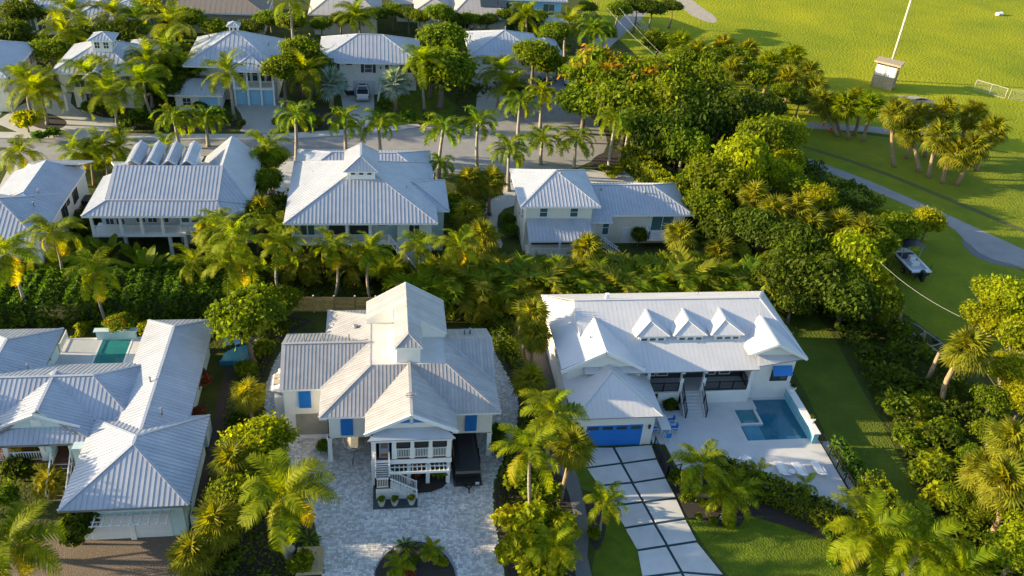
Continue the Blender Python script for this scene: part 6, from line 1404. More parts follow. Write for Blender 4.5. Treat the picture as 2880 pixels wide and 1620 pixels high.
# column of fan palms between the two front houses
palm('S', 1496, 890, 'tallest fan palm in the row between the two front houses, against the white roof', h=6.6, s=1.05)
palm('S', 1506, 945, 'fan palm just below the tallest one beside the white roof', h=5.2)
palm('S', 1490, 1075, 'third fan palm down the row between the two front houses', h=4.4)
palm('C', 1560, 1165, 'golden-edged palm overlapping the left side of the blue garage roof', h=6.2, s=1.0, n=20)
palm('C', 1490, 1268, 'slender coconut palm with drooping yellow fronds left of the slab driveway', base=(1494, 1447), s=.95, n=15)
palm('S', 1610, 1262, 'round-headed fan palm at the left edge of the slab driveway', base=(1575, 1405), s=1.05)
palm('C', 1560, 1545, 'feathery palm at the bottom of the planting left of the slab driveway', h=3.0, s=.75)
palm('C', 1705, 1415, 'short palm in the dark mulch at the left edge of the slab driveway', base=(1687, 1492), s=.62, n=18)
for x, y, r, k, l in ((1490, 1470, 2.1, 'B', 'bright round shrub left of the gravel strip, upper one'), (1575, 1500, 2.0, 'B', 'bright shrub nearest the gravel strip'), (1455, 1555, 2.1, 'B', 'bright clipped shrub at the edge of the paved drive'), (1440, 1465, 1.6, 'B', 'bright shrub on the drive edge above the clipped one'), (1520, 1610, 2.0, 'B', 'bright shrub at the bottom edge between drive and lawn'), (1520, 1400, 1.8, 'A', 'mid-green shrub below the slender coconut palm'), (1465, 1350, 1.7, 'A', 'shrub filling the bed right of the carport'), (1670, 1505, .7, 'A', 'low shrub at the foot of the short palm by the driveway')): shrub(k, x, y, r, l)
# right front bed
palm('C', 1965, 1310, 'left of two golden palms in the bed between driveway and terrace', base=(1961, 1408), s=.85, n=20)
palm('C', 2055, 1388, 'right of two golden palms in the bed between driveway and terrace', base=(2037, 1443), s=.85, n=20)
palm('C', 2130, 1322, 'small slim palm in the notch at the left end of the terrace hedge', base=(2126, 1360), s=.40, n=9)
palm('C', 2268, 1363, 'small slim palm in front of the middle sun lounger', base=(2251, 1402), s=.46, n=9)
palm('C', 2396, 1398, 'small slim palm at the far right end of the terrace hedge', base=(2381, 1444), s=.46, n=9)
hedge([(26.6, 50.6), (29.8, 48.2), (32.3, 46.4), (35.0, 44.0), (36.4, 42.6)], 2.1, 1.45, 'thick dark green hedge along the front edge of the stone terrace', LEAF_A, dens=70)
for i, (x, y, r, k, l) in enumerate(((1935, 1400, .8, 'A', 'green shrub at the driveway edge left of the left golden palm'), (1905, 1350, 1.2, 'C', 'dark round shrub against the black picket fence'), (1975, 1418, .5, 'F', 'orange-leaved shrub right of the left golden palm trunk'), (2008, 1432, .5, 'A', 'mottled low shrub between the two golden palm trunks'), (1965, 1455, .45, 'A', 'yellow-green shrub left of the black sign'), (2005, 1468, .5, 'A', 'yellow-green shrub right of the black sign'), (2047, 1465, .75, 'B', 'bright low shrub at the tip of the mulch bed'))): shrub('B' if k == 'F' else k, x, y, r, l)
shrub('C', 1890, 1120, 1.0, 'dark planting under the porch between garage and steps', xy=(25.7, 58.45), sq=.7)
# lower right corner
palm('C', 2450, 1500, 'large spreading palm at the bottom right of the terrace hedge', h=3.6, s=1.15, n=22)
palm('C', 2590, 1530, 'second spreading palm at the bottom right, nearer the lawn strip', h=3.6, s=1.1, n=20)
palm('C', 2700, 1610, 'palm crown cut by the bottom edge right of the spreading pair', h=3.2, s=1.0, n=18)
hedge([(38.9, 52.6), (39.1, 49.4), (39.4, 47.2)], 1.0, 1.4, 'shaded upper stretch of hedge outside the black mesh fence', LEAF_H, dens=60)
hedge([(39.4, 47.4), (39.6, 45.0), (39.2, 42.6)], 1.7, 2.1, 'sunlit lower stretch of hedge beside the side lawn', LEAF_B, dens=60, size=.16)  # sunlight on this stretch is put into the brighter leaf colour
shrub('A', 2490, 1440, 1.2, 'leafy shrub joining the sunlit hedge to the spreading palm'); shrub('H', 2350, 1570, 1.1, 'dark shrub at the right end of the front lawn'); shrub('H', 2330, 1500, .9, 'dark shrub between the hedge end and the spreading palm')
paddles(2390, 1545, 1.2, 'small broad-leaved plant with yellow tips at the hedge end', 7)
# thicket along the right edge
palm('S', 2722, 988, 'single tall fan palm with a pale skirt standing in the right thicket', base=(2648, 1150), s=1.35, n=44)
palm('S', 2817, 1362, 'tall fan palm with a bright leaning trunk at the lower right', base=(2772, 1530), s=1.3, n=40)
palm('S', 2762, 1330, 'fan palm leaning left beside the bright trunk at the lower right', base=(2709, 1443), s=1.1)
palm('S', 2845, 1245, 'highest fan palm on the right frame edge', h=7.5, s=1.2)
TH = [(2775, 905, 3.0, 'B'), (2850, 845, 3.4, 'B'), (2790, 835, 2.6, 'B'), (2872, 960, 3.2, 'B'), (2830, 1050, 2.8, 'B'), (2878, 1120, 2.6, 'B'), (2790, 1135, 2.0, 'A'), (2730, 800, 0, 'B'), (2868, 1450, 2.6, 'B'), (2860, 1560, 2.6, 'B'), (2790, 1230, 2.0, 'A'), (2740, 1290, 1.6, 'A'), (2875, 1340, 2.2, 'B'), (2700, 1400, 1.5, 'A'), (2760, 1440, 1.5, 'A')]
THL = ['bright tree at the left front of the right-edge clump', 'large bright tree at the top of the right-edge clump', 'bright tree at the upper left of the right-edge clump', 'bright tree cut by the frame edge above the tall fan palm', 'bright tree right of the tall fan palm', 'bright tree at the frame edge above the highest fan palm', 'mid-green small tree in the right thicket below the tall fan palm', '', 'bright tree at the frame edge low on the right', 'bright tree in the bottom right corner', 'green tree left of the highest fan palm', 'small tree above the leaning pair of fan palms', 'bright tree at the frame edge beside the leaning fan palms', 'small green tree left of the leaning fan palms', 'small green tree between the leaning trunks']
for (x, y, r, k), l in zip(TH, THL):
    if r: tree(k, x, y, r, l, h=r * 1.25 + .4)
TH2 = [(2405, 905), (2470, 900), (2520, 975), (2440, 985), (2545, 1060), (2485, 1060), (2610, 1125), (2570, 1150), (2520, 1140), (2660, 1210), (2605, 1220), (2550, 1230), (2690, 1300), (2630, 1310), (2590, 1330), (2720, 1480), (2660, 1400), (2700, 1560), (2790, 1580)]
RW = ['first', 'second', 'third', 'fourth', 'fifth', 'sixth', 'seventh', 'eighth', 'ninth', 'tenth', 'eleventh', 'twelfth', 'thirteenth', 'fourteenth', 'fifteenth', 'sixteenth', 'seventeenth', 'eighteenth', 'nineteenth', 'twentieth']
for i, (x, y) in enumerate(TH2): shrub('ABA'[i % 3], x, y, random.uniform(1.5, 2.2) if i > 5 else 1.25, 'low dark bush beside the side lawn, %s from the back of that thicket' % RW[i], 'bushes of the thicket beside the side lawn', sq=.75)
shrub('B', 2525, 940, 1.3, 'sunlit bright bush below the leftmost timber post'); shrub('B', 2590, 975, .8, 'small sunlit bush at the foot of the short timber post')
# woodland: rows from the flame tree down to the house corner
WL = [
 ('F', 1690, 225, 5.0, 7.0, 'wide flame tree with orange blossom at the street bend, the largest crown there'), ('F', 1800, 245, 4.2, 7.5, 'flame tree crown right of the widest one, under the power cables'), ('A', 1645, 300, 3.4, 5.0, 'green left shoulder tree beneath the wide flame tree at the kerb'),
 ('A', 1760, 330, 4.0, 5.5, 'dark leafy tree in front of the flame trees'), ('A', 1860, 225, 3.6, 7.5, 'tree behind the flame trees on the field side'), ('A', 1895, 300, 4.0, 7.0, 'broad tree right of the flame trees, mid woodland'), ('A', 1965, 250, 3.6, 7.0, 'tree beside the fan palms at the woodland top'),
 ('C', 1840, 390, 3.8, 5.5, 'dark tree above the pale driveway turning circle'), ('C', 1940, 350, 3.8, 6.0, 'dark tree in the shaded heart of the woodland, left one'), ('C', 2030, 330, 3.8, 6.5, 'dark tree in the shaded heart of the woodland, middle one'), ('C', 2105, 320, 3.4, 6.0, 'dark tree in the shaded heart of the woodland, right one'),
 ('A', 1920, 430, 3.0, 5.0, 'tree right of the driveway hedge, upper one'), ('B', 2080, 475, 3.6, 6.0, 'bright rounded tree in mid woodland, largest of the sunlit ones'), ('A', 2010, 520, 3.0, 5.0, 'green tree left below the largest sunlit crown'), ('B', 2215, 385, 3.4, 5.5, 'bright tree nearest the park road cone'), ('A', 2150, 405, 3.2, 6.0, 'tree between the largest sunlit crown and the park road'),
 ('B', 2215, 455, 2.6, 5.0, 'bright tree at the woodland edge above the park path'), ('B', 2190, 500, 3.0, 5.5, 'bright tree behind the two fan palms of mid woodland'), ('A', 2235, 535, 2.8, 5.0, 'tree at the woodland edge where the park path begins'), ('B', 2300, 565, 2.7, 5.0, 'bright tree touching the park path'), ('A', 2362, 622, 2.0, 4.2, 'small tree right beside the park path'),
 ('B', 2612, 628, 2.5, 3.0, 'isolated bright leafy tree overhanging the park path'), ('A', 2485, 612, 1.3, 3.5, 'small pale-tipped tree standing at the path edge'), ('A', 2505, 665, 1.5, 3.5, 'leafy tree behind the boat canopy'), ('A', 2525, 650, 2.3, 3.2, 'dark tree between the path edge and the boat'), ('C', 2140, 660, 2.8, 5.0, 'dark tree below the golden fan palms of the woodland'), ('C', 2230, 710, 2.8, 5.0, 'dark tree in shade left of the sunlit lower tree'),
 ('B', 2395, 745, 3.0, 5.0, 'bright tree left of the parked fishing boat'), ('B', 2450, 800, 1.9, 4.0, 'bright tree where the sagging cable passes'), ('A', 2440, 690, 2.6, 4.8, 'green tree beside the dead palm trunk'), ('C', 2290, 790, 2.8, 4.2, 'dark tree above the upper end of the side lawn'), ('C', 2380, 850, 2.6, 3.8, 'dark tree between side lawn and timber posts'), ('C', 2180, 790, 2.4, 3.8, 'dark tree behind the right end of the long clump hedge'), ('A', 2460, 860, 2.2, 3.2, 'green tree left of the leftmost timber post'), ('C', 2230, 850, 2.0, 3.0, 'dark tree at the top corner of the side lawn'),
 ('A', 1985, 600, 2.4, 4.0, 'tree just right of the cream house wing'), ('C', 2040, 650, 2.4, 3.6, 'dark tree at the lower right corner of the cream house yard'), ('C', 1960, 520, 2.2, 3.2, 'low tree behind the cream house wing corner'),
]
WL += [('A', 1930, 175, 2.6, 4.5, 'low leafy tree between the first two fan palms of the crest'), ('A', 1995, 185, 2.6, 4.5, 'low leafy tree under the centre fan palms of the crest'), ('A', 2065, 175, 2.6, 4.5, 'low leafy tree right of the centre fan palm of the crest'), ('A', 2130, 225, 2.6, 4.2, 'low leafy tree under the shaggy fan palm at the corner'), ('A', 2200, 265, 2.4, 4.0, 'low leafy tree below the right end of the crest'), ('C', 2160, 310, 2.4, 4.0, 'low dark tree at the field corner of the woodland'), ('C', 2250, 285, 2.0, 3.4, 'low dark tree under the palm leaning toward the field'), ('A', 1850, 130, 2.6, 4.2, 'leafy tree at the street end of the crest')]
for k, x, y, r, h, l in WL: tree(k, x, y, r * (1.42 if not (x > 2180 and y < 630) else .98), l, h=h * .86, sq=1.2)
hedge([(33.8, 109.6), (35.2, 104.5), (36.4, 99.5), (37.6, 94)], 1.8, 3.2, 'tall bright hedge between the pale driveway and the woodland', LEAF_B, dens=28, size=.2)
hedge([(37.6, 94.5), (38.8, 88), (39.4, 82)], 1.8, 2.6, 'dark tall hedge running down behind the cream house wing', LEAF_H, dens=28, size=.2)
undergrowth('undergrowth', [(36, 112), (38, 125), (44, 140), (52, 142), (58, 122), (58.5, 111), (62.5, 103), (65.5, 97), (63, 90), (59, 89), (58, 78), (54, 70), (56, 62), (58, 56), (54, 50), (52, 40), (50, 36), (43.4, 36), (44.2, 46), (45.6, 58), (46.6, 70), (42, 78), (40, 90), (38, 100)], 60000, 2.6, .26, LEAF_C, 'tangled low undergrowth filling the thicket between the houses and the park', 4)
for x, y, h, l in ((1912, 125, 7.5, 'fan palm at the top of the woodland, leftmost of the crest'), (1960, 150, 7.0, 'fan palm on the woodland crest, left of centre'), (2035, 135, 6.5, 'fan palm on the woodland crest, centre'), (2100, 150, 6.5, 'fan palm on the woodland crest, right of centre'), (2165, 180, 7.0, 'shaggy fan palm at the woodland corner nearest the field'), (2230, 160, 6.5, 'fan palm at the right end of the woodland crest'), (2215, 225, 6.5, 'fan palm just below the right end of the crest'), (2275, 205, 6.5, 'fan palm leaning toward the field at the woodland corner'), (2290, 250, 5.5, 'shaded fan palm below the leaning one'), (2060, 200, 6.5, 'fan palm behind the shaded woodland heart')):
    palm('S', x, y, l, h=h * .75, s=1.5)
for x, y, h, l in ((2245, 590, 6.5, 'golden fan palm in mid woodland, upper of the pair'), (2175, 600, 6.0, 'fan palm left of the golden pair in mid woodland'), (2120, 560, 6.0, 'fan palm beside the dark tree of mid woodland'), (2280, 640, 5.5, 'golden fan palm, lower of the pair'), (2355, 640, 5.5, 'fan palm left of the dead palm trunk'), (2425, 660, 6.0, 'fan palm crowning the pale dead-looking trunk')):
    palm('S', x, y, l, h=h * .9, s=1.35)
dp = G(2410, 700, 3.0); tk = thing('dead_palm_trunk', 'pale dead palm trunk with a shaggy top in the lower woodland', 'tree stump', (dp.x, dp.y, 0)); MB().tube([(dp.x, dp.y, 0), (dp.x + .2, dp.y, 2.5), (dp.x + .7, dp.y + .3, 4.6), (dp.x + .9, dp.y + .3, 5.4)], [.25, .22, .28, .1], 8).build('trunk', BARK_P, tk, True)
# fan palms standing in the park
for (cx, cy), (bx, by), l in (((2310, 290), (2356, 383), 'fan palm left of the row by the park road'), ((2372, 300), (2384, 391), 'fan palm in the middle of the row by the park road'), ((2445, 300), (2425, 397), 'fan palm right of the row by the park road'), ((2345, 305), (2360, 372), 'fan palm tucked behind the middle of that row'), ((2408, 285), (2402, 380), 'fan palm behind the right end of that row'),
        ((2520, 320), (2515, 469), 'leftmost palm of the large park grove'), ((2575, 330), (2548, 445), 'palm behind the left side of the park grove'), ((2560, 370), (2585, 483), 'palm in front on the left side of the park grove'), ((2655, 320), (2600, 440), 'palm at the back centre of the park grove'), ((2640, 385), (2610, 500), 'golden palm in the centre of the park grove'), ((2735, 325), (2700, 440), 'palm at the back right of the park grove'), ((2790, 370), (2745, 480), 'dark palm on the right side of the park grove'), ((2690, 430), (2650, 514), 'shaggy golden palm at the front of the park grove'), ((2735, 420), (2690, 520), 'palm between the shaggy palm and the dark right one')):
    palm('S', cx, cy, l, base=(bx, by), s=1.5, group=None)
for x, y, r, k, l in ((1790, 20, 3.4, 'C', 'dark tree at the top beside the field fence, left one'), (1835, 30, 3.2, 'C', 'dark tree at the top beside the field fence, right one'), (1740, 35, 3.2, 'A', 'leafy tree at the top above the grass verge'), (1890, 22, 2.6, 'C', 'lone dark tree on the field near the sand patch'), (1700, 95, 2.6, 'A', 'leafy tree right of the tallest royal palm'), (1650, 25, 2.4, 'A', 'tree at the top of the side street')): tree(k, x, y, r, l, h=r * 1.2 + 1)
# ---- clump row between second row and front row
for i, x in enumerate((1190, 1265, 1335, 1400, 1465, 1530, 1600, 1670, 1740, 1810, 1880, 1950, 2020, 2090, 2150)):
    clump(x, 790 + random.uniform(-12, 12) - (x - 1190) * .012, 6.2, 'dense feathery clump behind the front roofs, %s from the left' % RW[i], 'feathery clump row behind the front houses', k=i % 3, s=1.35)
for i, x in enumerate((1300, 1410, 1520, 1640, 1760, 1880, 2000, 2110)):
    clump(x, 742 + random.uniform(-6, 6), 5.0, 'rear-rank feathery clump below the cream and aqua houses, %s from the left' % RW[i], 'feathery clump rear rank', k=(i + 1) % 3, s=1.3)
hedge([(-50, 75.2), (-33, 75.4), (-22, 76.0), (-13.8, 76.6)], 6.0, 3.0, 'tall dark clipped hedge behind the lower-left house and teal pool', LEAF_H, dens=48, size=.20)
hedge([(-52, 80.2), (-36, 80.4), (-28, 80.3)], 1.6, 1.8, 'lower dark hedge in front of the rear pool of the second row', LEAF_H, dens=22, size=.2)
# big palms of the middle band
palm('C', 17, 712, 'tall leaning coconut palm at the left frame edge, middle height', base=(84, 915), s=1.15)
palm('C', 148, 655, 'coconut palm beside the blue-grey roof at the left, second row', h=6.5, s=.98)
palm('C', 265, 765, 'coconut palm with a twisted trunk behind the teal pool', base=(302, 915), s=.98)
palm('C', 664, 672, 'tallest coconut palm between the left and centre houses of the second row', h=9, s=.98, n=24)
palm('C', 650, 740, 'coconut palm below the tallest one, trunk showing above the hedge', h=6.8, s=.98)
palm('C', 787, 690, 'coconut palm at the left corner of the pale aqua house porch', h=7, s=.86)
palm('C', 932, 690, 'coconut palm in front of the aqua house porch, left one', h=6.5, s=.86)
palm('C', 1044, 705, 'coconut palm in front of the aqua house porch, middle one', h=6.5, s=.86)
palm('C', 1178, 694, 'yellow-tipped coconut palm by the aqua house stair', base=(1181, 812), s=.86)
palm('C', 1290, 690, 'coconut palm right of the aqua house with arching fronds', h=6.5, s=.86)
palm('C', 545, 735, 'small coconut palm below the stair of the left second-row house', h=4.5, s=.8)
palm('S', 582, 662, 'fan palm hiding the stair corner of the left second-row house', h=5)
paddles(293, 705, 4.0, 'broad paddle-leaved plant left in front of the second-row porch', 14); paddles(419, 745, 4.2, 'broad paddle-leaved plant in front of the open ground floor', 14); paddles(380, 720, 3.2, 'smaller paddle-leaved plant between the two big ones', 10)
for i, (x, y, h) in enumerate(((90, 720, 4.2), (180, 730, 4.4), (230, 690, 4.4), (340, 770, 3.6), (480, 760, 3.6), (590, 740, 4), (700, 760, 4.2), (850, 735, 4.2), (990, 740, 4), (1100, 745, 4), (1240, 745, 4), (60, 780, 3.5), (120, 640, 4))):
    clump(x, y, h, 'feathery garden palm before the second-row houses, %s of them' % RW[i], 'feathery garden palms of the second row', s=1.25)
tree('A', 720, 615, 2.6, 'leafy tree between the left and centre second-row houses, lower one', h=4.2); tree('A', 745, 520, 2.6, 'leafy tree between the left and centre second-row houses, middle one', h=4.5); tree('A', 760, 455, 2.6, 'leafy tree between the left and centre second-row houses, upper one', h=5)
palm('C', 752, 415, 'bushy palm beside the street left of the aqua house', h=6.5, s=1.05); palm('S', 735, 590, 'fan palm against the aqua house left eave', h=5); tree('B', 700, 480, 1.8, 'bright small tree near the right gable of the left second-row house', h=3.4); palm('C', 790, 640, 'young palm hugging the aqua house left wall', h=4.4, s=.9)
palm('C', 610, 640, 'palm in front of the right gable of the left second-row house', h=7, s=1.0)
for x, y, h, l in ((1321, 510, 4.6, 'left of two round fan palms right of the aqua house'), (1384, 512, 4.6, 'right of two round fan palms right of the aqua house'), (1316, 610, 4.4, 'round fan palm beside the aqua house side door'), (1360, 668, 4.6, 'round fan palm left of the garden path'), (1652, 705, 4.4, 'fan palm in front of the cream house porch'), (1915, 668, 4.2, 'fan palm covering the balcony corner of the cream house')): palm('S', x, y, l, h=h, s=1.2)
palm('S', 2021, 712, 'fan palm standing right of the cream house with its trunk showing', base=(2008, 780), s=1.2); palm('S', 1362, 848, 'shaded fan palm in front of the right end of the board fence', base=(1352, 905), s=1.15)
palm('R', 1237, 465, 'bushy palm at the street corner of the aqua house', h=5.4, s=.85); tree('A', 1022, 436, 1.4, 'small round tree peeking above the aqua house roof ridge', h=3.0)
shrub('A', 1340, 590, 1.6, 'leafy shrub between the round fan palms and the garden path'); shrub('H', 1430, 620, 1.2, 'dark shrub island left of the cream house'); shrub('H', 1437, 650, 1.3, 'dark shrub below it, left of the cream house'); shrub('C', 1801, 678, 1.2, 'dark climbing shrub between storage door and balcony', xy=(30.0, 87.2), sq=1.6)
for i, (x, y, r) in enumerate(((1700, 470, 1.2), (1740, 475, 1.2), (1770, 455, 1.2), (1720, 490, 1.0))): shrub('B' if i % 2 else 'A', x, y, r, 'low shrub in the kidney-shaped island of the pale driveway, %s of four' % RW[i], 'shrubs of the driveway island', sq=.7)
for i, (x, y, r) in enumerate(((1290, 830, 1.5), (1380, 880, 1.5), (1420, 920, 1.4), (1430, 980, 1.3), (1340, 940, 1.1), (760, 890, 1.2), (790, 930, 1.2), (742, 985, 1.3))): shrub('A' if i % 2 else 'C', x, y, r, 'border shrub of the raised house plot, %s counting from the fence' % RW[i], 'border shrubs of the raised house plot')
palm('C', 55, 432, 'coconut palm by the street at the far left', base=(74, 483), s=1.0); palm('C', 212, 427, 'palm on the street side of the left second-row house, leftmost', h=4.6); palm('S', 258, 428, 'slim fan palm with a long pale trunk beside that house', base=(264, 520), s=.8); palm('C', 285, 415, 'palm behind the slim fan palm at the street', h=5); palm('C', 335, 418, 'palm right of the slim fan palm at the street', h=4.6); palm('C', 470, 416, 'low palm just behind the four rear dormers', h=3.6, s=.8)
shrub('B', 285, 470, 1.4, 'bright shrub between the two left second-row roofs'); shrub('C', 250, 620, 2.0, 'dark shrub mass between the two left second-row houses'); shrub('C', 235, 650, 1.8, 'lower dark shrub between the two left second-row houses')
# ---- street royal palms
RP = [((489, 332), (506, 414), 'first royal palm along the street from the left'), ((578, 335), (586, 412), 'second royal palm along the street from the left'), ((832, 325), (833, 452), 'royal palm by the kerb left of the aqua house'), ((969, 338), (973, 447), 'royal palm by the kerb straight above the aqua cupola'), ((1065, 348), (1069, 453), 'royal palm by the kerb right above the aqua cupola'), ((1246, 360), (1232, 503), 'royal palm at the kerb corner of the aqua house'), ((1343, 345), (1342, 487), 'large royal palm at the cul-de-sac edge, left one'), ((1462, 288), (1456, 392), 'royal palm in the turning circle, upper left'), ((1524, 268), (1519, 360), 'royal palm in the turning circle, upper right'), ((1431, 420), (1430, 537), 'dark royal palm beside the street left of the cream house tower'), ((1525, 393), (1520, 462), 'royal palm behind the cream house tower, left one'), ((1620, 392), (1613, 474), 'royal palm behind the cream house tower, right one'), ((1731, 338), (1711, 482), 'royal palm rising from the driveway island, left trunk'), ((1770, 348), (1753, 456), 'royal palm rising from the driveway island, right trunk'), ((1670, 88), (1664, 192), 'tallest royal palm at the narrow bend of the side street'), ((1237, 356), (1228, 430), 'royal palm behind the kerb corner one')]
for (cx, cy), b_, l in RP[:-1]: palm('R', cx, cy, l, base=b_, s=1.25 if cy > 100 else 1.6)
TP_ = [('C', (539, 221), (548, 285), 'palm left of the cobbled drive in front of the tiny cupola house'), ('C', (640, 205), (658, 338), 'tall palm at the left rim of the cobbled drive'), ('C', (302, 268), (331, 362), 'leaning palm beside the upper-left house drive'), ('C', (405, 235), (436, 345), 'large palm right of the cupola house, upper left'), ('C', (112, 262), (134, 350), 'right trunk of the palm pair on the oval lawn island'), ('C', (78, 238), (95, 330), 'left trunk of the palm pair on the oval lawn island'), ('C', (862, 205), (866, 304), 'palm left of the silver fan palm'), ('C', (1193, 180), (1195, 312), 'slim palm in front of the large round tree'), ('C', (1410, 205), (1400, 300), 'palm left of the side street, upper one'), ('C', (1440, 250), (1430, 320), 'palm left of the side street, lower one')]
for k, (cx, cy), b_, l in TP_: palm(k, cx, cy, l, base=b_, s=1.35)
for x, y, h, l in ((205, 36, 7, 'palm in front of the top-left white house'), (180, 92, 6, 'palm behind the upper-left cupola house'), (320, 45, 6, 'palm right of the top-left white house, first'), (385, 58, 6, 'palm right of the top-left white house, second'), (478, 68, 9, 'tall palm column between the two cupola houses, upper crown'), (472, 145, 7, 'tall palm column between the two cupola houses, lower crown'), (255, 218, 5.2, 'small yellow palm left against the cupola house front'), (298, 210, 5.2, 'small yellow palm right against the cupola house front'), (415, 180, 6.5, 'bushy palm at the right corner of the cupola house'), (1000, 45, 5, 'palm behind the shuttered house, left'), (815, 8, 9, 'slim dark palm at the very top'), (1480, 50, 5, 'palm beside the sky-blue house'), (1600, 70, 6, 'palm left of the tallest royal palm')): palm('C', x, y, l, h=h, s=1.4)
palm('K', 932, 240, 'left of two silver fan palms in front of the shuttered house', h=3.6, s=1.15); palm('K', 1111, 238, 'right of two silver fan palms in front of the shuttered house', base=(1112, 312), s=1.15)
TB = [('A', 845, 150, 2.6, 7.0, 'upright bright tree left of the shuttered house'), ('A', 800, 205, 3.2, 5.2, 'wide tree between the tiny cupola house and the silver palm'), ('A', 880, 190, 2.8, 4.4, 'tree behind the left silver fan palm'), ('A', 1240, 215, 4.8, 5.0, 'very large round tree right of the shuttered house'), ('A', 1245, 120, 3.6, 6.5, 'tall tree behind the very large round tree'), ('B', 1210, 190, 2.6, 5.0, 'sunlit left shoulder tree of the round tree'), ('A', 1235, 45, 2.6, 5.0, 'leafy tree left of the blue house at the top'), ('A', 1500, 165, 3.4, 6.0, 'vine-covered tree at the side street corner'), ('A', 1540, 190, 2.6, 4.5, 'smaller tree right of the vine-covered one'), ('A', 1560, 105, 2.8, 4.5, 'tree between the blue house and the side street'), ('C', 30, 105, 3.0, 4.0, 'dark tree at the upper left frame edge'), ('C', 60, 45, 3.2, 4.0, 'dark tree between the two top-left houses'), ('A', 140, 150, 2.6, 4.5, 'tree behind the left side of the cupola house'), ('C', 230, 110, 2.6, 4, 'dark tree behind the cupola'), ('C', 300, 105, 2.6, 4, 'dark tree right behind the cupola'), ('C', 370, 95, 2.8, 4.5, 'dark tree behind the right roof of the cupola house'), ('B', 420, 30, 2.6, 4.5, 'bright tree beside the brown shingle roof'), ('A', 530, 60, 2.8, 4.0, 'tree left in front of the brown shingle house'), ('A', 600, 85, 2.2, 3.4, 'tree under the brown shingle eave'), ('C', 700, 85, 2.2, 3.2, 'dark tree right of the tiny cupola'), ('A', 760, 60, 2.4, 3.6, 'tree in front of the rear street light'), ('A', 820, 70, 2.4, 4.0, 'tree left of the cream rear house'), ('C', 500, 205, 2.8, 4.0, 'dark tree at the left corner of the tiny cupola house'), ('C', 460, 250, 2.6, 3.2, 'dark tree above the left royal palm'), ('A', 905, 75, 1.8, 3.2, 'tree in front of the cream rear house window')]
for k, x, y, r, h, l in TB: tree(k, x, y, r * 1.28, l, h=h)
for i, (x, y) in enumerate(((960, 60), (1010, 50), (1060, 45), (1105, 35), (1150, 45), (1180, 55), (1275, 60), (1320, 60), (1370, 60), (1420, 50), (1465, 60), (1510, 55))):
    tree('A' if i % 2 else 'C', x, y, 2.5, 'garden tree in the row behind the upper houses, %s from the left' % RW[i], 'row of garden trees behind the upper houses', h=3.6) if False else tree('A' if i % 2 else 'C', x, y, 2.5, 'garden tree in the row behind the upper houses, %s from the left' % RW[i], h=3.6, group='row of garden trees behind the upper houses')
for x, y, h, l in ((1345, 65, 4, 'spiky palm clump left below the blue house'), (1430, 60, 4, 'spiky palm clump right below the blue house'), (1500, 75, 4, 'spiky palm clump at the blue house deck')): clump(x, y, h, l, s=1.3)
shrub('B', 75, 345, 2.3, 'large bright round shrub on the oval island at the left'); shrub('H', 150, 375, 1.3, 'low dark shrub on the oval island'); shrub('H', 110, 385, 1.3, 'low shrub at the front of the oval island')
for i, (x, y, r) in enumerate(((250, 305, 1.4), (285, 310, 1.4), (360, 350, 1.8), (395, 335, 1.8), (330, 378, 1.2), (430, 350, 1.4), (605, 320, 1.4), (640, 335, 1.2), (790, 345, 1.6), (850, 340, 1.6), (890, 345, 1.5), (1080, 300, 1.4), (1150, 330, 1.6), (1210, 335, 1.4), (470, 290, 1.6), (560, 300, 1.3), (680, 350, .9))):
    shrub('C' if i % 3 else 'H', x, y, r, 'dark garden shrub between the upper drives, %s from the left' % RW[i], 'dark shrubs of the upper front gardens')
undergrowth('ground_cover', [(-60, 140), (-60, 158), (-40, 156), (-8, 160), (22, 160), (30, 166), (36, 160), (33, 150), (31, 142), (26, 138), (12, 132), (8, 146), (-12, 146), (-12, 134), (-14, 142), (-30, 142), (-32, 126), (-36, 140), (-47, 140)], 15000, 1.5, .3, LEAF_C, 'shaded low planting between and behind the upper houses', 9)
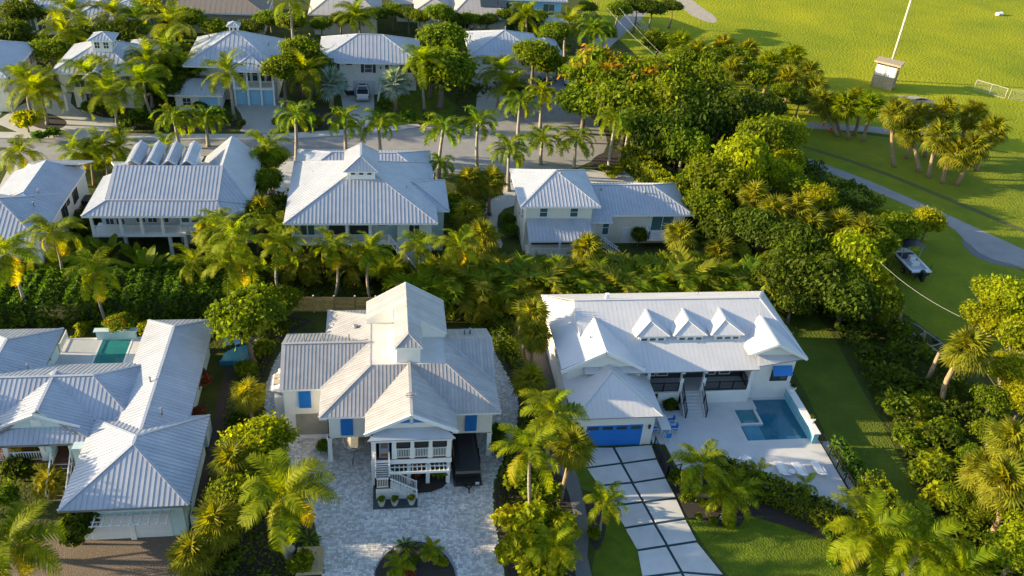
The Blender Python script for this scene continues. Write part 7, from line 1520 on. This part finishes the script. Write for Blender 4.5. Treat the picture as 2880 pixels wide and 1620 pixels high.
undergrowth('ground_cover', [(-60, 76), (-60, 84), (-33, 82), (-12, 82), (-10, 82), (6, 81), (14, 84), (40, 82), (44, 76), (40, 71), (14, 75), (-12, 76)], 14000, 1.0, .24, LEAF_C, 'shaded low planting of the strip between the second row and the front row', 10)
undergrowth('ground_cover', [(-13.8, 45), (-13.2, 73), (-7, 73.6), (-9.6, 70.6), (-10.8, 65), (-10.4, 59.4), (-8.7, 56.8), (-7.4, 51.8), (-5.9, 48), (-5.5, 45), (-7, 38), (-12.5, 38)], 5000, .7, .16, LEAF_A, 'low green planting between the lower-left house and the paved side path', 12)
undergrowth('ground_cover', [(-12, 83), (-13, 100), (-11, 100), (-10.5, 90), (-10.5, 83), (8, 83), (8, 100), (14, 104), (12, 94), (12, 84)], 5000, 1.0, .2, LEAF_C, 'narrow green strips beside the aqua house', 13)
undergrowth('ground_cover', [(9.1, 42), (8.9, 49.5), (11.6, 55.5), (12.6, 60.4), (11.4, 69), (13.2, 72), (13.4, 60), (13.0, 54), (13.6, 50), (13.9, 45), (13, 41)], 2600, .5, .14, LEAF_A, 'sparse low planting in the bed between the two front houses', 14)
undergrowth('ground_cover', [(-13, 84), (-13.6, 96), (-10.4, 96), (-10.2, 84)], 3500, 3.2, .24, LEAF_A, 'tall leafy filling between the left and centre second-row houses', 15)
undergrowth('ground_cover', [(7.6, 84), (8.4, 100), (12, 101), (12.4, 92), (11.8, 84)], 2500, 1.8, .2, LEAF_A, 'leafy filling right of the aqua house', 16)
print('objects', len(bpy.data.objects), 'tris', sum(len(m.polygons) * 2 for m in bpy.data.meshes))

# trees of the neighbouring plot just left of the frame, whose long shadows cover the lower left yards
for i, (x, y, r, h) in enumerate(((-34, 45.5, 3.2, 6.0), (-33, 40.5, 3.0, 6.0), (-38, 50, 3.4, 6.5), (-36, 35, 3.2, 6.5), (-28, 33, 3.0, 5.5), (-18, 30.5, 2.8, 5.0), (-42, 56, 3.0, 6.0))):
    tree('A', 0, 0, r, 'garden tree of the neighbouring plot beyond the lower left corner, %s' % RW[i], h=h, xy=(x, y), group='trees beyond the lower left corner')
